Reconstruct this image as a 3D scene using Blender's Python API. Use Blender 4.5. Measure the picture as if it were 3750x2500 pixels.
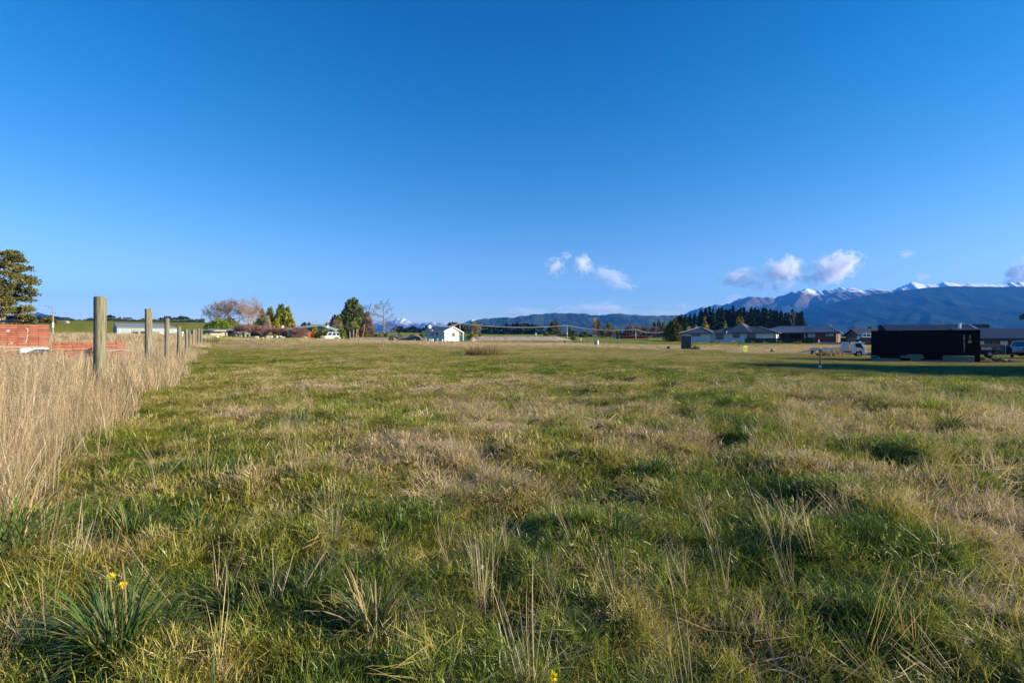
import bpy, bmesh, math, random
import numpy as np
from mathutils import Vector, Euler, Matrix

for _o in list(bpy.data.objects):
    bpy.data.objects.remove(_o)
S = bpy.context.scene
COL = S.collection
rng = random.Random(11)
nr = np.random.RandomState(5)

# ------------------------------------------------------------------ camera
F = 1771.0          # focal length in photo pixels (17 mm on a full frame)
HZ = 1242.0         # row of the horizon
EYE = 1.35           # camera height above the grass field
cam_d = bpy.data.cameras.new('camera')
cam_d.sensor_width = 36.0
cam_d.lens = F * 36.0 / 3750.0
cam_d.shift_y = -(1250.0 - HZ) / 3750.0
cam_d.clip_start = 0.05
cam_d.clip_end = 120000.0
cam = bpy.data.objects.new('camera', cam_d)
cam.location = (0, 0, EYE)
cam.rotation_euler = (math.radians(90), 0, 0)
COL.objects.link(cam)
S.camera = cam

# ------------------------------------------------------------------ light
SUN_EL, SUN_AZ = 18.0, 100.0          # degrees, azimuth clockwise from +Y
_e, _a = math.radians(SUN_EL), math.radians(SUN_AZ)
SUN = Vector((math.sin(_a) * math.cos(_e), math.cos(_a) * math.cos(_e), math.sin(_e)))
W = bpy.data.worlds.new('World')
S.world = W
W.use_nodes = True
nt = W.node_tree
nt.nodes.clear()
sky = nt.nodes.new('ShaderNodeTexSky')
sky.sky_type = 'NISHITA'
sky.sun_disc = False
sky.sun_elevation = _e
sky.sun_rotation = _a
sky.altitude = 200.0
sky.air_density = 1.0
sky.dust_density = 0.5
sky.ozone_density = 3.5
hsv = nt.nodes.new('ShaderNodeHueSaturation')
hsv.inputs['Saturation'].default_value = 1.0
hsv.inputs['Hue'].default_value = 0.5
bg = nt.nodes.new('ShaderNodeBackground')
bg.inputs['Strength'].default_value = 0.08
wo = nt.nodes.new('ShaderNodeOutputWorld')
# the clear polarised winter sky: richer and darker overhead, pale towards the horizon (all round)
tcw = nt.nodes.new('ShaderNodeTexCoord'); sxw = nt.nodes.new('ShaderNodeSeparateXYZ')
nt.links.new(tcw.outputs['Generated'], sxw.inputs[0])
rmp = nt.nodes.new('ShaderNodeValToRGB'); rmp.color_ramp.interpolation = 'B_SPLINE'
_el = rmp.color_ramp.elements
_el[0].position = 0.0; _el[0].color = (0.95, 0.95, 1.0, 1); _el[1].position = 1.0; _el[1].color = (0.02, 0.45, 0.90, 1)
for _p, _col in ((0.13, (0.74, 0.86, 1.0)), (0.28, (0.27, 0.74, 1.0)), (0.44, (0.07, 0.65, 1.0)), (0.57, (0.035, 0.54, 0.96))):
    _q = _el.new(_p); _q.color = (*_col, 1)
nt.links.new(sxw.outputs['Z'], rmp.inputs[0])
mulw = nt.nodes.new('ShaderNodeMixRGB'); mulw.blend_type = 'MULTIPLY'; mulw.inputs[0].default_value = 1.0
nt.links.new(sky.outputs[0], mulw.inputs[1]); nt.links.new(rmp.outputs[0], mulw.inputs[2]); nt.links.new(mulw.outputs[0], hsv.inputs['Color'])
nt.links.new(hsv.outputs[0], bg.inputs['Color'])
nt.links.new(bg.outputs[0], wo.inputs['Surface'])
sun_d = bpy.data.lights.new('sun', 'SUN')
sun_d.energy = 5.0
sun_d.angle = math.radians(0.5)
sun_d.color = (1.0, 0.86, 0.66)
sun_o = bpy.data.objects.new('sun', sun_d)
sun_o.rotation_euler = (-SUN).to_track_quat('-Z', 'Y').to_euler()
sun_o.location = (60, -20, 40)
COL.objects.link(sun_o)
S.view_settings.view_transform = 'Standard'
S.view_settings.look = 'None'
S.view_settings.gamma = 1.0
S.view_settings.use_curve_mapping = False
S.view_settings.exposure = 1.28
S.render.engine = 'CYCLES'
S.cycles.max_bounces = 10
S.cycles.diffuse_bounces = 3
S.cycles.glossy_bounces = 2
S.cycles.transmission_bounces = 3
S.cycles.transparent_max_bounces = 8
S.cycles.volume_bounces = 8
S.cycles.use_denoising = True
S.cycles.denoiser = 'OPENIMAGEDENOISE'
S.cycles.denoising_input_passes = 'RGB_ALBEDO_NORMAL'

# ------------------------------------------------------------------ numpy noise
def _hash(i, j, s):
    n = (i * 374761393 + j * 668265263 + s * 1442695041) & 0xffffffff
    n = ((n ^ (n >> 13)) * 1274126177) & 0xffffffff
    return ((n ^ (n >> 16)) & 0xffff) / 65535.0

def vn(x, y, s=0):
    x = np.asarray(x, float); y = np.asarray(y, float)
    i = np.floor(x).astype(np.int64); j = np.floor(y).astype(np.int64)
    u = x - i; v = y - j
    u = u * u * u * (u * (u * 6 - 15) + 10); v = v * v * v * (v * (v * 6 - 15) + 10)
    a = _hash(i, j, s); b = _hash(i + 1, j, s); c = _hash(i, j + 1, s); d = _hash(i + 1, j + 1, s)
    return (a * (1 - u) + b * u) * (1 - v) + (c * (1 - u) + d * u) * v

def fbm(x, y, s=0, o=4, g=0.5):
    t = 0; a = 1.0; n = 0
    for k in range(o):
        t = t + a * vn(np.asarray(x) * 2 ** k + 17.3 * k, np.asarray(y) * 2 ** k - 9.1 * k, s + k); n += a; a *= g
    return t / n

def sst(a, b, x):
    t = np.clip((x - a) / (b - a), 0, 1)
    return t * t * (3 - 2 * t)

# ------------------------------------------------------------------ terrain height
def PX(px, Y): return (px - 1875.0) / F * Y
def PZ(py, Y): return EYE + (HZ - py) / F * Y
_c = []
for x, y in [(-2, 2), (2, 2), (0, 4), (5, 4), (-5, 4), (-6.3, 7.4), (0, 10), (7, 8), (-9, 12), (0, 18), (-12, 17.7), (-15, 24), (-15, 15), (0, 30), (-20, 32), (0, 45), (-28, 42), (-36, 58), (0, 62)]:
    _c.append((x, y, 0.0))
for x, y in [(12, 12), (14.4, 30.3), (30, 29), (22, 18), (14, 45)]:
    _c.append((x, y, -0.013 * x))
for px, py, Y in [(3190, 1318, 42.6), (3590, 1327, 38.9), (3100, 1306, 73), (2517, 1279, 73), (3650, 1309, 46), (3650, 1300, 71),
                  (2843, 1256, 118), (2505, 1253, 131), (3067, 1256, 115), (3150, 1262, 106), (2729, 1290, 72), (3300, 1258, 120),
                  (1660, 1250, 115), (1350, 1248, 105), (1875, 1263, 80), (1150, 1240, 118), (1000, 1243, 100), (800, 1233, 112), (530, 1229, 120), (700, 1270, 45),
                  (400, 1183, 170), (80, 1184, 140), (700, 1184, 230), (194, 1233, 100), (250, 1233, 90), (1900, 1248, 130), (1900, 1227, 300), (1500, 1221, 300),
                  (2300, 1240, 180), (2700, 1228, 280), (3300, 1238, 300), (100, 1186, 500), (450, 1187, 500), (700, 1188, 500),
                  (1200, 1224, 400), (1600, 1224, 500), (2000, 1226, 500), (2400, 1234, 300)]:
    _c.append((PX(px, Y), Y, PZ(py, Y)))
for a in range(0, 360, 20):
    _c.append((2500 * math.sin(math.radians(a)), 2500 * math.cos(math.radians(a)), 2.0))
    _c.append((9000 * math.sin(math.radians(a)), 9000 * math.cos(math.radians(a)), 0.0))
for a in range(100, 270, 20):
    _c.append((60 * math.sin(math.radians(a)), 60 * math.cos(math.radians(a)), -0.4 * math.sin(math.radians(a))))
    _c.append((10 * math.sin(math.radians(a)), 10 * math.cos(math.radians(a)), 0))
_c = np.array(_c)
def _uv(x, y):
    r = np.sqrt(x * x + y * y)
    v = np.log(1 + r / 6.0)
    a = np.arctan2(x, y)
    k = np.minimum(1.0, r / 10.0) * 2.2
    return np.stack([k * np.sin(a), k * np.cos(a), 1.25 * v], -1)
_cu = _uv(_c[:, 0], _c[:, 1])
def gbase(x, y):
    x = np.atleast_1d(np.asarray(x, float)); y = np.atleast_1d(np.asarray(y, float))
    out = np.empty(len(x))
    for i in range(0, len(x), 20000):
        u = _uv(x[i:i + 20000], y[i:i + 20000])
        d2 = ((u[:, None, :] - _cu[None]) ** 2).sum(-1) + 4e-4
        w = d2 ** -1.75
        out[i:i + 20000] = (w * _c[:, 2]).sum(1) / w.sum(1)
    return out
def bumps(x, y):
    r = np.hypot(x, y)
    k = 1.0 / (1 + (r / 55.0) ** 2)
    # rough pasture: lumps, hollows and old mowing ridges
    q = x * 0.35 + y * 0.94
    p = x * 0.94 - y * 0.35
    right = sst(0.5, 4.0, x)
    b = 0.22 * (fbm(x * 0.7, y * 0.7, 3, 3) - 0.5) + 0.22 * (fbm(x * 2.3, y * 2.3, 7, 2) - 0.5) + 0.07 * (vn(x * 5.5, y * 5.5, 13) - 0.5) + 0.2 * (fbm(x * 0.22, y * 0.22, 9, 2) - 0.5)
    b = b + right * 0.30 * (vn(q * 0.25, p * 1.0, 21) - 0.5) * sst(40, 15, r)
    return b * k * sst(0.2, 2.0, r) * np.where(x > 13 + 0 * y, 0.55, 1.0)
def gza(x, y):
    x = np.atleast_1d(np.asarray(x, float)); y = np.atleast_1d(np.asarray(y, float))
    return gbase(x, y) + bumps(x, y)
def gz(x, y): return float(gza(x, y)[0])

# ------------------------------------------------------------------ mesh helpers
class MB:
    def __init__(s): s.v = []; s.f = []
    def add(s, vs, fs):
        n = len(s.v); s.v.extend([tuple(p) for p in vs]); s.f.extend([tuple(i + n for i in f) for f in fs]); return s
    def box(s, x0, x1, y0, y1, z0, z1):
        return s.add([(x0, y0, z0), (x1, y0, z0), (x1, y1, z0), (x0, y1, z0), (x0, y0, z1), (x1, y0, z1), (x1, y1, z1), (x0, y1, z1)],
                     [(0, 3, 2, 1), (4, 5, 6, 7), (0, 1, 5, 4), (1, 2, 6, 5), (2, 3, 7, 6), (3, 0, 4, 7)])
    def bar(s, p0, p1, w, h, up=(0, 0, 1)):
        p0 = Vector(p0); p1 = Vector(p1); d = (p1 - p0).normalized(); u = Vector(up)
        if abs(d.dot(u)) > 0.98: u = Vector((1, 0, 0))
        a = d.cross(u).normalized() * w / 2; b = a.cross(d).normalized() * h / 2
        q = [p0 - a - b, p0 + a - b, p0 + a + b, p0 - a + b, p1 - a - b, p1 + a - b, p1 + a + b, p1 - a + b]
        return s.add(q, [(0, 1, 2, 3), (7, 6, 5, 4), (4, 5, 1, 0), (5, 6, 2, 1), (6, 7, 3, 2), (7, 4, 0, 3)])
    def cyl(s, p0, p1, r0, r1=None, n=10, caps=True):
        r1 = r0 if r1 is None else r1
        p0 = Vector(p0); p1 = Vector(p1); d = (p1 - p0).normalized()
        u = Vector((0, 0, 1)) if abs(d.z) < 0.9 else Vector((1, 0, 0))
        a = d.cross(u).normalized(); b = d.cross(a).normalized()
        vs = []
        for p, r in ((p0, r0), (p1, r1)):
            for k in range(n):
                t = 2 * math.pi * k / n
                vs.append(p + a * r * math.cos(t) + b * r * math.sin(t))
        fs = [(k, (k + 1) % n, n + (k + 1) % n, n + k) for k in range(n)]
        if caps: fs += [tuple(reversed(range(n))), tuple(range(n, 2 * n))]
        return s.add(vs, fs)
    def tube(s, pts, r, n=6):
        for a, b in zip(pts[:-1], pts[1:]): s.cyl(a, b, r, r, n)
        return s
    def prism_y(s, prof, y0, y1):          # profile in (x, z), extruded along y
        n = len(prof)
        vs = [(x, y0, z) for x, z in prof] + [(x, y1, z) for x, z in prof]
        return s.add(vs, [tuple(range(n)), tuple(range(2 * n - 1, n - 1, -1))] + [(k, n + k, n + (k + 1) % n, (k + 1) % n) for k in range(n)])
    def prism_x(s, prof, x0, x1):          # profile in (y, z), extruded along x
        n = len(prof)
        vs = [(x0, y, z) for y, z in prof] + [(x1, y, z) for y, z in prof]
        return s.add(vs, [tuple(range(n)), tuple(range(2 * n - 1, n - 1, -1))] + [(k, n + k, n + (k + 1) % n, (k + 1) % n) for k in range(n)])
    def mesh(s, name):
        me = bpy.data.meshes.new(name); me.from_pydata(s.v, [], s.f); me.update()
        bm = bmesh.new(); bm.from_mesh(me); bmesh.ops.recalc_face_normals(bm, faces=bm.faces); bm.to_mesh(me); bm.free()
        return me
    def build(s, name, mat, parent=None, bevel=0, smooth=False, loc=None, rot=None):
        return obj(name, s.mesh(name), mat, parent, bevel, smooth, loc, rot)

def obj(name, me, mat, parent=None, bevel=0, smooth=False, loc=None, rot=None):
    o = bpy.data.objects.new(name, me); COL.objects.link(o)
    if mat is not None and len(me.materials) == 0: me.materials.append(mat)
    if parent is not None: o.parent = parent
    if loc is not None: o.location = loc
    if rot is not None: o.rotation_euler = rot
    if bevel:
        m = o.modifiers.new('bevel', 'BEVEL'); m.width = bevel; m.segments = 2; m.limit_method = 'ANGLE'; m.angle_limit = math.radians(40)
    if smooth:
        for p in me.polygons: p.use_smooth = True
    return o
def tag(o, label=None, cat=None, group=None, kind=None):
    if label: o['label'] = label
    if cat: o['category'] = cat
    if group: o['group'] = group
    if kind: o['kind'] = kind
    return o
def thing(name, label, cat, loc, rz=0.0, group=None, sc=1.0):
    o = bpy.data.objects.new(name, None); COL.objects.link(o)
    o.empty_display_size = 0.3
    o.location = loc; o.rotation_euler = (0, 0, rz); o.scale = (sc, sc, sc)
    return tag(o, label, cat, group)
def dup(root, loc, rz=0.0, sc=None, label=None, group=None, cat=None):
    r = root.copy(); COL.objects.link(r); r.location = loc; r.rotation_euler = (0, 0, rz)
    if sc is not None: r.scale = sc if hasattr(sc, '__len__') else (sc, sc, sc)
    if label: r['label'] = label
    if group: r['group'] = group
    if cat: r['category'] = cat
    for ch in list(root.children):
        c = ch.copy(); COL.objects.link(c); c.parent = r
        for g in list(ch.children):
            d = g.copy(); COL.objects.link(d); d.parent = c
    return r
def at(px, Y, dz=0.0):
    x = PX(px, Y); return (x, Y, gz(x, Y) + dz)
def atx(x, y, dz=0.0): return (x, y, gz(x, y) + dz)
def along(px, O, t):
    """Distance along the wall line O + s*t met by the sight line through photo column px."""
    r = (px - 1875.0) / F
    return (r * O[1] - O[0]) / (t[0] - r * t[1])

# ------------------------------------------------------------------ materials
_M = {}
def N(m, typ, **kw):
    n = m.node_tree.nodes.new(typ)
    for k, v in kw.items():
        if k in n.inputs: n.inputs[k].default_value = v
        else: setattr(n, k, v)
    return n
def L(m, a, b): m.node_tree.links.new(a, b)
def newmat(name):
    m = bpy.data.materials.new(name); m.use_nodes = True
    m.node_tree.nodes.clear()
    return m
def mat(name, col, rough=0.6, var=0.18, scale=4.0, metal=0.0, bump=0.0, spec=0.5, stretch=(1, 1, 1), tint=None, objrand=0.0):
    if name in _M: return _M[name]
    m = newmat(name)
    tc = N(m, 'ShaderNodeTexCoord'); mp = N(m, 'ShaderNodeMapping'); mp.inputs['Scale'].default_value = stretch
    L(m, tc.outputs['Object'], mp.inputs[0])
    no = N(m, 'ShaderNodeTexNoise'); no.inputs['Scale'].default_value = scale; no.inputs['Detail'].default_value = 6; no.inputs['Roughness'].default_value = 0.65
    L(m, mp.outputs[0], no.inputs['Vector'])
    rp = N(m, 'ShaderNodeValToRGB')
    e = rp.color_ramp.elements
    lo = [max(0, c * (1 - var * 1.6)) for c in col]; hi = [min(1, c * (1 + var)) for c in col]
    if tint: hi = list(tint)
    e[0].position = 0.3; e[0].color = (*lo, 1); e[1].position = 0.72; e[1].color = (*hi, 1)
    L(m, no.outputs['Fac'], rp.inputs[0])
    out = rp.outputs[0]
    if objrand:
        oi = N(m, 'ShaderNodeObjectInfo'); hs = N(m, 'ShaderNodeHueSaturation')
        mr = N(m, 'ShaderNodeMapRange'); mr.inputs['To Min'].default_value = 1 - objrand; mr.inputs['To Max'].default_value = 1 + objrand
        L(m, oi.outputs['Random'], mr.inputs[0]); L(m, mr.outputs[0], hs.inputs['Value']); L(m, out, hs.inputs['Color']); out = hs.outputs[0]
    b = N(m, 'ShaderNodeBsdfPrincipled'); b.inputs['Roughness'].default_value = rough; b.inputs['Metallic'].default_value = metal
    b.inputs['Specular IOR Level'].default_value = spec
    L(m, out, b.inputs['Base Color'])
    if bump:
        bp = N(m, 'ShaderNodeBump'); bp.inputs['Strength'].default_value = bump; bp.inputs['Distance'].default_value = 0.02
        L(m, no.outputs['Fac'], bp.inputs['Height']); L(m, bp.outputs[0], b.inputs['Normal'])
    o = N(m, 'ShaderNodeOutputMaterial'); L(m, b.outputs[0], o.inputs[0])
    _M[name] = m
    return m
def leafmat(name, c_dark, c_light, objrand=0.12, transl=0.25):
    """Foliage: colour of each leaf cluster from its own 'tone' attribute."""
    if name in _M: return _M[name]
    m = newmat(name)
    at_ = N(m, 'ShaderNodeAttribute'); at_.attribute_name = 'tone'
    rp = N(m, 'ShaderNodeValToRGB'); e = rp.color_ramp.elements
    e[0].color = (*c_dark, 1); e[1].color = (*c_light, 1); e[0].position = 0.1; e[1].position = 0.9
    L(m, at_.outputs['Fac'], rp.inputs[0])
    oi = N(m, 'ShaderNodeObjectInfo'); hs = N(m, 'ShaderNodeHueSaturation')
    mr = N(m, 'ShaderNodeMapRange'); mr.inputs['To Min'].default_value = 1 - objrand; mr.inputs['To Max'].default_value = 1 + objrand
    L(m, oi.outputs['Random'], mr.inputs[0]); L(m, mr.outputs[0], hs.inputs['Value']); L(m, rp.outputs[0], hs.inputs['Color'])
    d = N(m, 'ShaderNodeBsdfDiffuse'); t = N(m, 'ShaderNodeBsdfTranslucent'); x = N(m, 'ShaderNodeMixShader'); x.inputs[0].default_value = transl
    L(m, hs.outputs[0], d.inputs[0]); L(m, hs.outputs[0], t.inputs[0]); L(m, d.outputs[0], x.inputs[1]); L(m, t.outputs[0], x.inputs[2])
    o = N(m, 'ShaderNodeOutputMaterial'); L(m, x.outputs[0], o.inputs[0])
    _M[name] = m
    return m
def emit_free_glass(name, col=(0.015, 0.02, 0.024), rough=0.06):
    return mat(name, col, rough, 0.25, 1.5, spec=0.8)
# ================================================================== GROUND
def ground_color(x, y):
    """Base colour of turf, thatch and soil by place (no shading)."""
    n1 = fbm(x * 0.5, y * 0.5, 31, 4); n2 = fbm(x * 0.06, y * 0.06 * 1.8, 33, 4); n3 = fbm(x * 0.35, y * 1.2, 35, 3)
    green = np.array([0.10, 0.135, 0.022]); olive = np.array([0.19, 0.175, 0.038]); straw = np.array([0.36, 0.26, 0.135]); soil = np.array([0.075, 0.055, 0.032])
    def mix(a, b, t): return a * (1 - t[:, None]) + b * t[:, None]
    c = mix(np.tile(olive, (len(x), 1)), np.tile(straw, (len(x), 1)), 0.55 * sst(0.4, 0.65, n1))
    c = mix(c, np.tile(green, (len(x), 1)), 0.6 * sst(0.5, 0.7, n2))
    near = sst(14, 4, np.hypot(x, y))
    c = mix(c, np.tile(soil, (len(x), 1)), near * 0.35)
    yy = y / 1.22 + 10 * (n2 - 0.5)
    right = sst(0.25, 0.5, x / np.maximum(y, 1))
    mown = sst(24, 34, yy) * sst(62, 54, yy)
    c = mix(c, np.tile(np.array([0.25, 0.235, 0.045]), (len(x), 1)), 0.65 * mown * (0.5 + n3))
    dry = sst(50, 60, yy) * sst(86, 76, yy)
    c = mix(c, np.tile(np.array([0.40, 0.29, 0.16]), (len(x), 1)), 0.8 * dry * sst(0.25, 0.6, n3 + 0.1))
    gr = sst(78, 86, yy) * sst(135, 120, yy)
    c = mix(c, np.tile(np.array([0.12, 0.17, 0.032]), (len(x), 1)), 0.85 * gr * sst(0.3, 0.5, n3))
    far = sst(125, 150, y)
    c = mix(c, np.tile(np.array([0.17, 0.20, 0.05]), (len(x), 1)), far)
    c = mix(c, np.tile(np.array([0.24, 0.20, 0.07]), (len(x), 1)), far * 0.5 * sst(0.4, 0.7, n2))
    lefthill = sst(-0.55, -0.70, x / np.maximum(y, 1)) * sst(100, 115, y)
    c = mix(c, np.tile(np.array([0.16, 0.165, 0.032]), (len(x), 1)), lefthill * (0.5 + 0.5 * n1))
    tall = sst(0.0, 1.5, -(x + 1.6 + 0.6 * y)) * sst(110, 95, y)
    c = mix(c, np.tile(np.array([0.27, 0.20, 0.115]), (len(x), 1)), tall * 0.9)
    # trodden, shorter and browner turf on the building plots to the right
    plot = sst(0.42, 0.6, x / np.maximum(y, 1)) * sst(18, 22, y) * sst(62, 55, y)
    c = mix(c, np.tile(np.array([0.20, 0.15, 0.075]), (len(x), 1)), plot * 0.7 * sst(0.35, 0.65, fbm(x * 0.25, y * 0.8, 41, 4)))
    c = mix(c, np.tile(np.array([0.11, 0.12, 0.03]), (len(x), 1)), plot * 0.5 * sst(0.65, 0.4, n1))
    return c * (0.8 + 0.4 * fbm(x * 1.5, y * 1.5, 37, 2))[:, None]

def build_ground():
    ang = np.concatenate([np.radians(np.linspace(-56, 56, 300)), np.radians(np.linspace(56, 304, 62)[1:-1])])
    r = [0.25]
    while r[-1] < 170: r.append(r[-1] * 1.02 + 0.004)
    while r[-1] < 8800: r.append(r[-1] * 1.13)
    r[-1] = 8800.0
    r = np.array(r)
    A, R = np.meshgrid(ang, r)
    x = (np.sin(A) * R).ravel(); y = (np.cos(A) * R).ravel()
    z = gza(x, y)
    na, nrr = len(ang), len(r)
    i = np.arange(nrr - 1)[:, None] * na; j = np.arange(na)[None]; j2 = (j + 1) % na
    q = np.stack([i + j, i + j2, i + na + j2, i + na + j], -1).reshape(-1, 4)
    me = bpy.data.meshes.new('ground')
    verts = np.stack([x, y, z], -1)
    verts = np.vstack([verts, [[0, 0, gz(0, 0.1)]]])
    cen = len(verts) - 1
    faces = [tuple(t) for t in q.tolist()] + [(cen, int((k + 1) % na), k) for k in range(na)]
    me.from_pydata(verts.tolist(), [], faces)
    for p in me.polygons: p.use_smooth = True
    c = ground_color(verts[:, 0], verts[:, 1])
    ca = me.color_attributes.new('gcol', 'FLOAT_COLOR', 'POINT')
    ca.data.foreach_set('color', np.hstack([c, np.ones((len(c), 1))]).astype(np.float32).ravel())
    m = newmat('turf')
    at_ = N(m, 'ShaderNodeAttribute'); at_.attribute_name = 'gcol'
    ge = N(m, 'ShaderNodeNewGeometry')
    n1 = N(m, 'ShaderNodeTexNoise'); n1.inputs['Scale'].default_value = 7; n1.inputs['Detail'].default_value = 8; n1.inputs['Roughness'].default_value = 0.75
    n2 = N(m, 'ShaderNodeTexNoise'); n2.inputs['Scale'].default_value = 0.9; n2.inputs['Detail'].default_value = 9; n2.inputs['Roughness'].default_value = 0.7
    L(m, ge.outputs['Position'], n1.inputs['Vector']); L(m, ge.outputs['Position'], n2.inputs['Vector'])
    ad = N(m, 'ShaderNodeMath', operation='ADD'); L(m, n1.outputs[0], ad.inputs[0]); L(m, n2.outputs[0], ad.inputs[1])
    mr = N(m, 'ShaderNodeMapRange'); mr.inputs['From Min'].default_value = 0.7; mr.inputs['From Max'].default_value = 1.3; mr.inputs['To Min'].default_value = 0.55; mr.inputs['To Max'].default_value = 1.4
    L(m, ad.outputs[0], mr.inputs[0])
    vm = N(m, 'ShaderNodeVectorMath', operation='SCALE'); L(m, at_.outputs['Color'], vm.inputs[0]); L(m, mr.outputs[0], vm.inputs['Scale'])
    bp = N(m, 'ShaderNodeBump'); bp.inputs['Strength'].default_value = 0.9; bp.inputs['Distance'].default_value = 0.12; L(m, ad.outputs[0], bp.inputs['Height'])
    b = N(m, 'ShaderNodeBsdfDiffuse'); L(m, vm.outputs[0], b.inputs[0]); L(m, bp.outputs[0], b.inputs['Normal'])
    o = N(m, 'ShaderNodeOutputMaterial'); L(m, b.outputs[0], o.inputs[0])
    me.materials.append(m)
    g = bpy.data.objects.new('ground', me); COL.objects.link(g)
    tag(g, kind='structure')
build_ground()

# ================================================================== HILLS
def forest_hill_mat(name, c0, c1, snow=None, rock=None, scale=0.02):
    m = newmat(name)
    ge = N(m, 'ShaderNodeNewGeometry')
    n1 = N(m, 'ShaderNodeTexNoise'); n1.inputs['Scale'].default_value = scale; n1.inputs['Detail'].default_value = 7; n1.inputs['Roughness'].default_value = 0.75
    n2 = N(m, 'ShaderNodeTexNoise'); n2.inputs['Scale'].default_value = scale * 0.12; n2.inputs['Detail'].default_value = 5
    vsc = N(m, 'ShaderNodeVectorMath', operation='MULTIPLY'); vsc.inputs[1].default_value = (1.0, 0.12, 0.3); L(m, ge.outputs['Position'], vsc.inputs[0])
    for n in (n1, n2): L(m, vsc.outputs[0], n.inputs['Vector'])
    mx = N(m, 'ShaderNodeMath', operation='MULTIPLY_ADD'); mx.inputs[1].default_value = 0.6; L(m, n2.outputs[0], mx.inputs[0]); L(m, n1.outputs[0], mx.inputs[2])
    rp = N(m, 'ShaderNodeValToRGB'); e = rp.color_ramp.elements
    e[0].position = 0.66; e[0].color = (*c0, 1); e[1].position = 0.96; e[1].color = (*c1, 1)
    L(m, mx.outputs[0], rp.inputs[0])
    col = rp.outputs[0]
    sp = N(m, 'ShaderNodeSeparateXYZ'); L(m, ge.outputs['Position'], sp.inputs[0])
    def band(z0, z1, amp):
        n3 = N(m, 'ShaderNodeTexNoise'); n3.inputs['Scale'].default_value = 0.004; n3.inputs['Detail'].default_value = 8; n3.inputs['Roughness'].default_value = 0.7
        L(m, ge.outputs['Position'], n3.inputs['Vector'])
        a = N(m, 'ShaderNodeMath', operation='MULTIPLY_ADD'); a.inputs[1].default_value = amp; L(m, n3.outputs[0], a.inputs[0]); L(m, sp.outputs['Z'], a.inputs[2])
        r = N(m, 'ShaderNodeMapRange'); r.inputs['From Min'].default_value = z0 + amp * 0.5; r.inputs['From Max'].default_value = z1 + amp * 0.5
        L(m, a.outputs[0], r.inputs[0]); return r.outputs[0]
    if rock:
        x = N(m, 'ShaderNodeMixRGB'); x.inputs[2].default_value = (*rock[2], 1); L(m, band(rock[0], rock[1], 260), x.inputs[0]); L(m, col, x.inputs[1]); col = x.outputs[0]
    if snow:
        x = N(m, 'ShaderNodeMixRGB'); x.inputs[2].default_value = (0.82, 0.85, 0.9, 1); L(m, band(snow[0], snow[1], snow[2]), x.inputs[0]); L(m, col, x.inputs[1]); col = x.outputs[0]
    bp = N(m, 'ShaderNodeBump'); bp.inputs['Strength'].default_value = 1.0; bp.inputs['Distance'].default_value = 40; L(m, n1.outputs[0], bp.inputs['Height'])
    d = N(m, 'ShaderNodeBsdfDiffuse'); L(m, col, d.inputs[0]); L(m, bp.outputs[0], d.inputs['Normal'])
    o = N(m, 'ShaderNodeOutputMaterial'); L(m, d.outputs[0], o.inputs[0])
    return m

def hill(name, D, run, sky_pts, material, seed, rough=0.16, spur=1.0, back=0.8, nx=620, nt_=80, crest=0.0):
    """A range whose crest passes through the given skyline at distance D, falling towards the plain over 'run' metres."""
    px = np.array([p[0] for p in sky_pts], float); py = np.array([p[1] for p in sky_pts], float)
    X = np.linspace(PX(px[0], D), PX(px[-1], D), nx)
    zr = np.interp(X, PX(px, D), EYE + (HZ - py) / F * D)
    zr = zr + crest * (fbm(X / 60.0, X * 0, seed + 5, 3) - 0.5)
    taper = np.minimum(sst(0, 0.05, np.linspace(0, 1, nx)), sst(1, 0.95, np.linspace(0, 1, nx)))
    t = np.concatenate([np.linspace(0, 1, nt_), 1 + np.linspace(0, back, 12)[1:]])
    V = np.zeros((len(t), nx, 3))
    for k, tt in enumerate(t):
        if tt <= 1:
            wob = (1 - tt)
            prof = (0.45 * tt + 0.55 * tt ** 2.2)
            yy = D - run * (1 - tt)
            ridge = 1 - np.abs(2 * fbm(X / (run * 0.28) + 3.1 * wob * 0.5 + 0.4 * vn(X / (run * 0.2), np.full(nx, tt * 2.0), seed + 9), np.full(nx, tt * 1.3), seed, 4) - 1)
            z = zr * prof + spur * rough * zr.max() * (ridge - 0.62) * (4 * tt * (1 - tt)) ** 0.8
            z = z + rough * 0.42 * zr.max() * (fbm(X / (run * 0.05), np.full(nx, tt * 9), seed + 2, 5) - 0.5) * (1 - tt) ** 0.5 * min(1, tt * 5)
            z = np.minimum(z, zr * (0.25 + 0.75 * tt) + 2)
        else:
            yy = D + run * (tt - 1) * 0.7
            z = zr * (1 - (tt - 1) / back) ** 1.3
        V[k, :, 0] = X * (yy / D) ** 0.5; V[k, :, 1] = yy; V[k, :, 2] = z - 6
    nT = len(t)
    i = np.arange(nT - 1)[:, None] * nx; j = np.arange(nx - 1)[None]
    q = np.stack([i + j, i + j + 1, i + nx + j + 1, i + nx + j], -1).reshape(-1, 4)
    me = bpy.data.meshes.new(name); me.from_pydata(V.reshape(-1, 3).tolist(), [], q.tolist())
    for p in me.polygons: p.use_smooth = True
    me.materials.append(material)
    o = bpy.data.objects.new(name, me); COL.objects.link(o)
    return tag(o, kind='structure')

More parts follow.
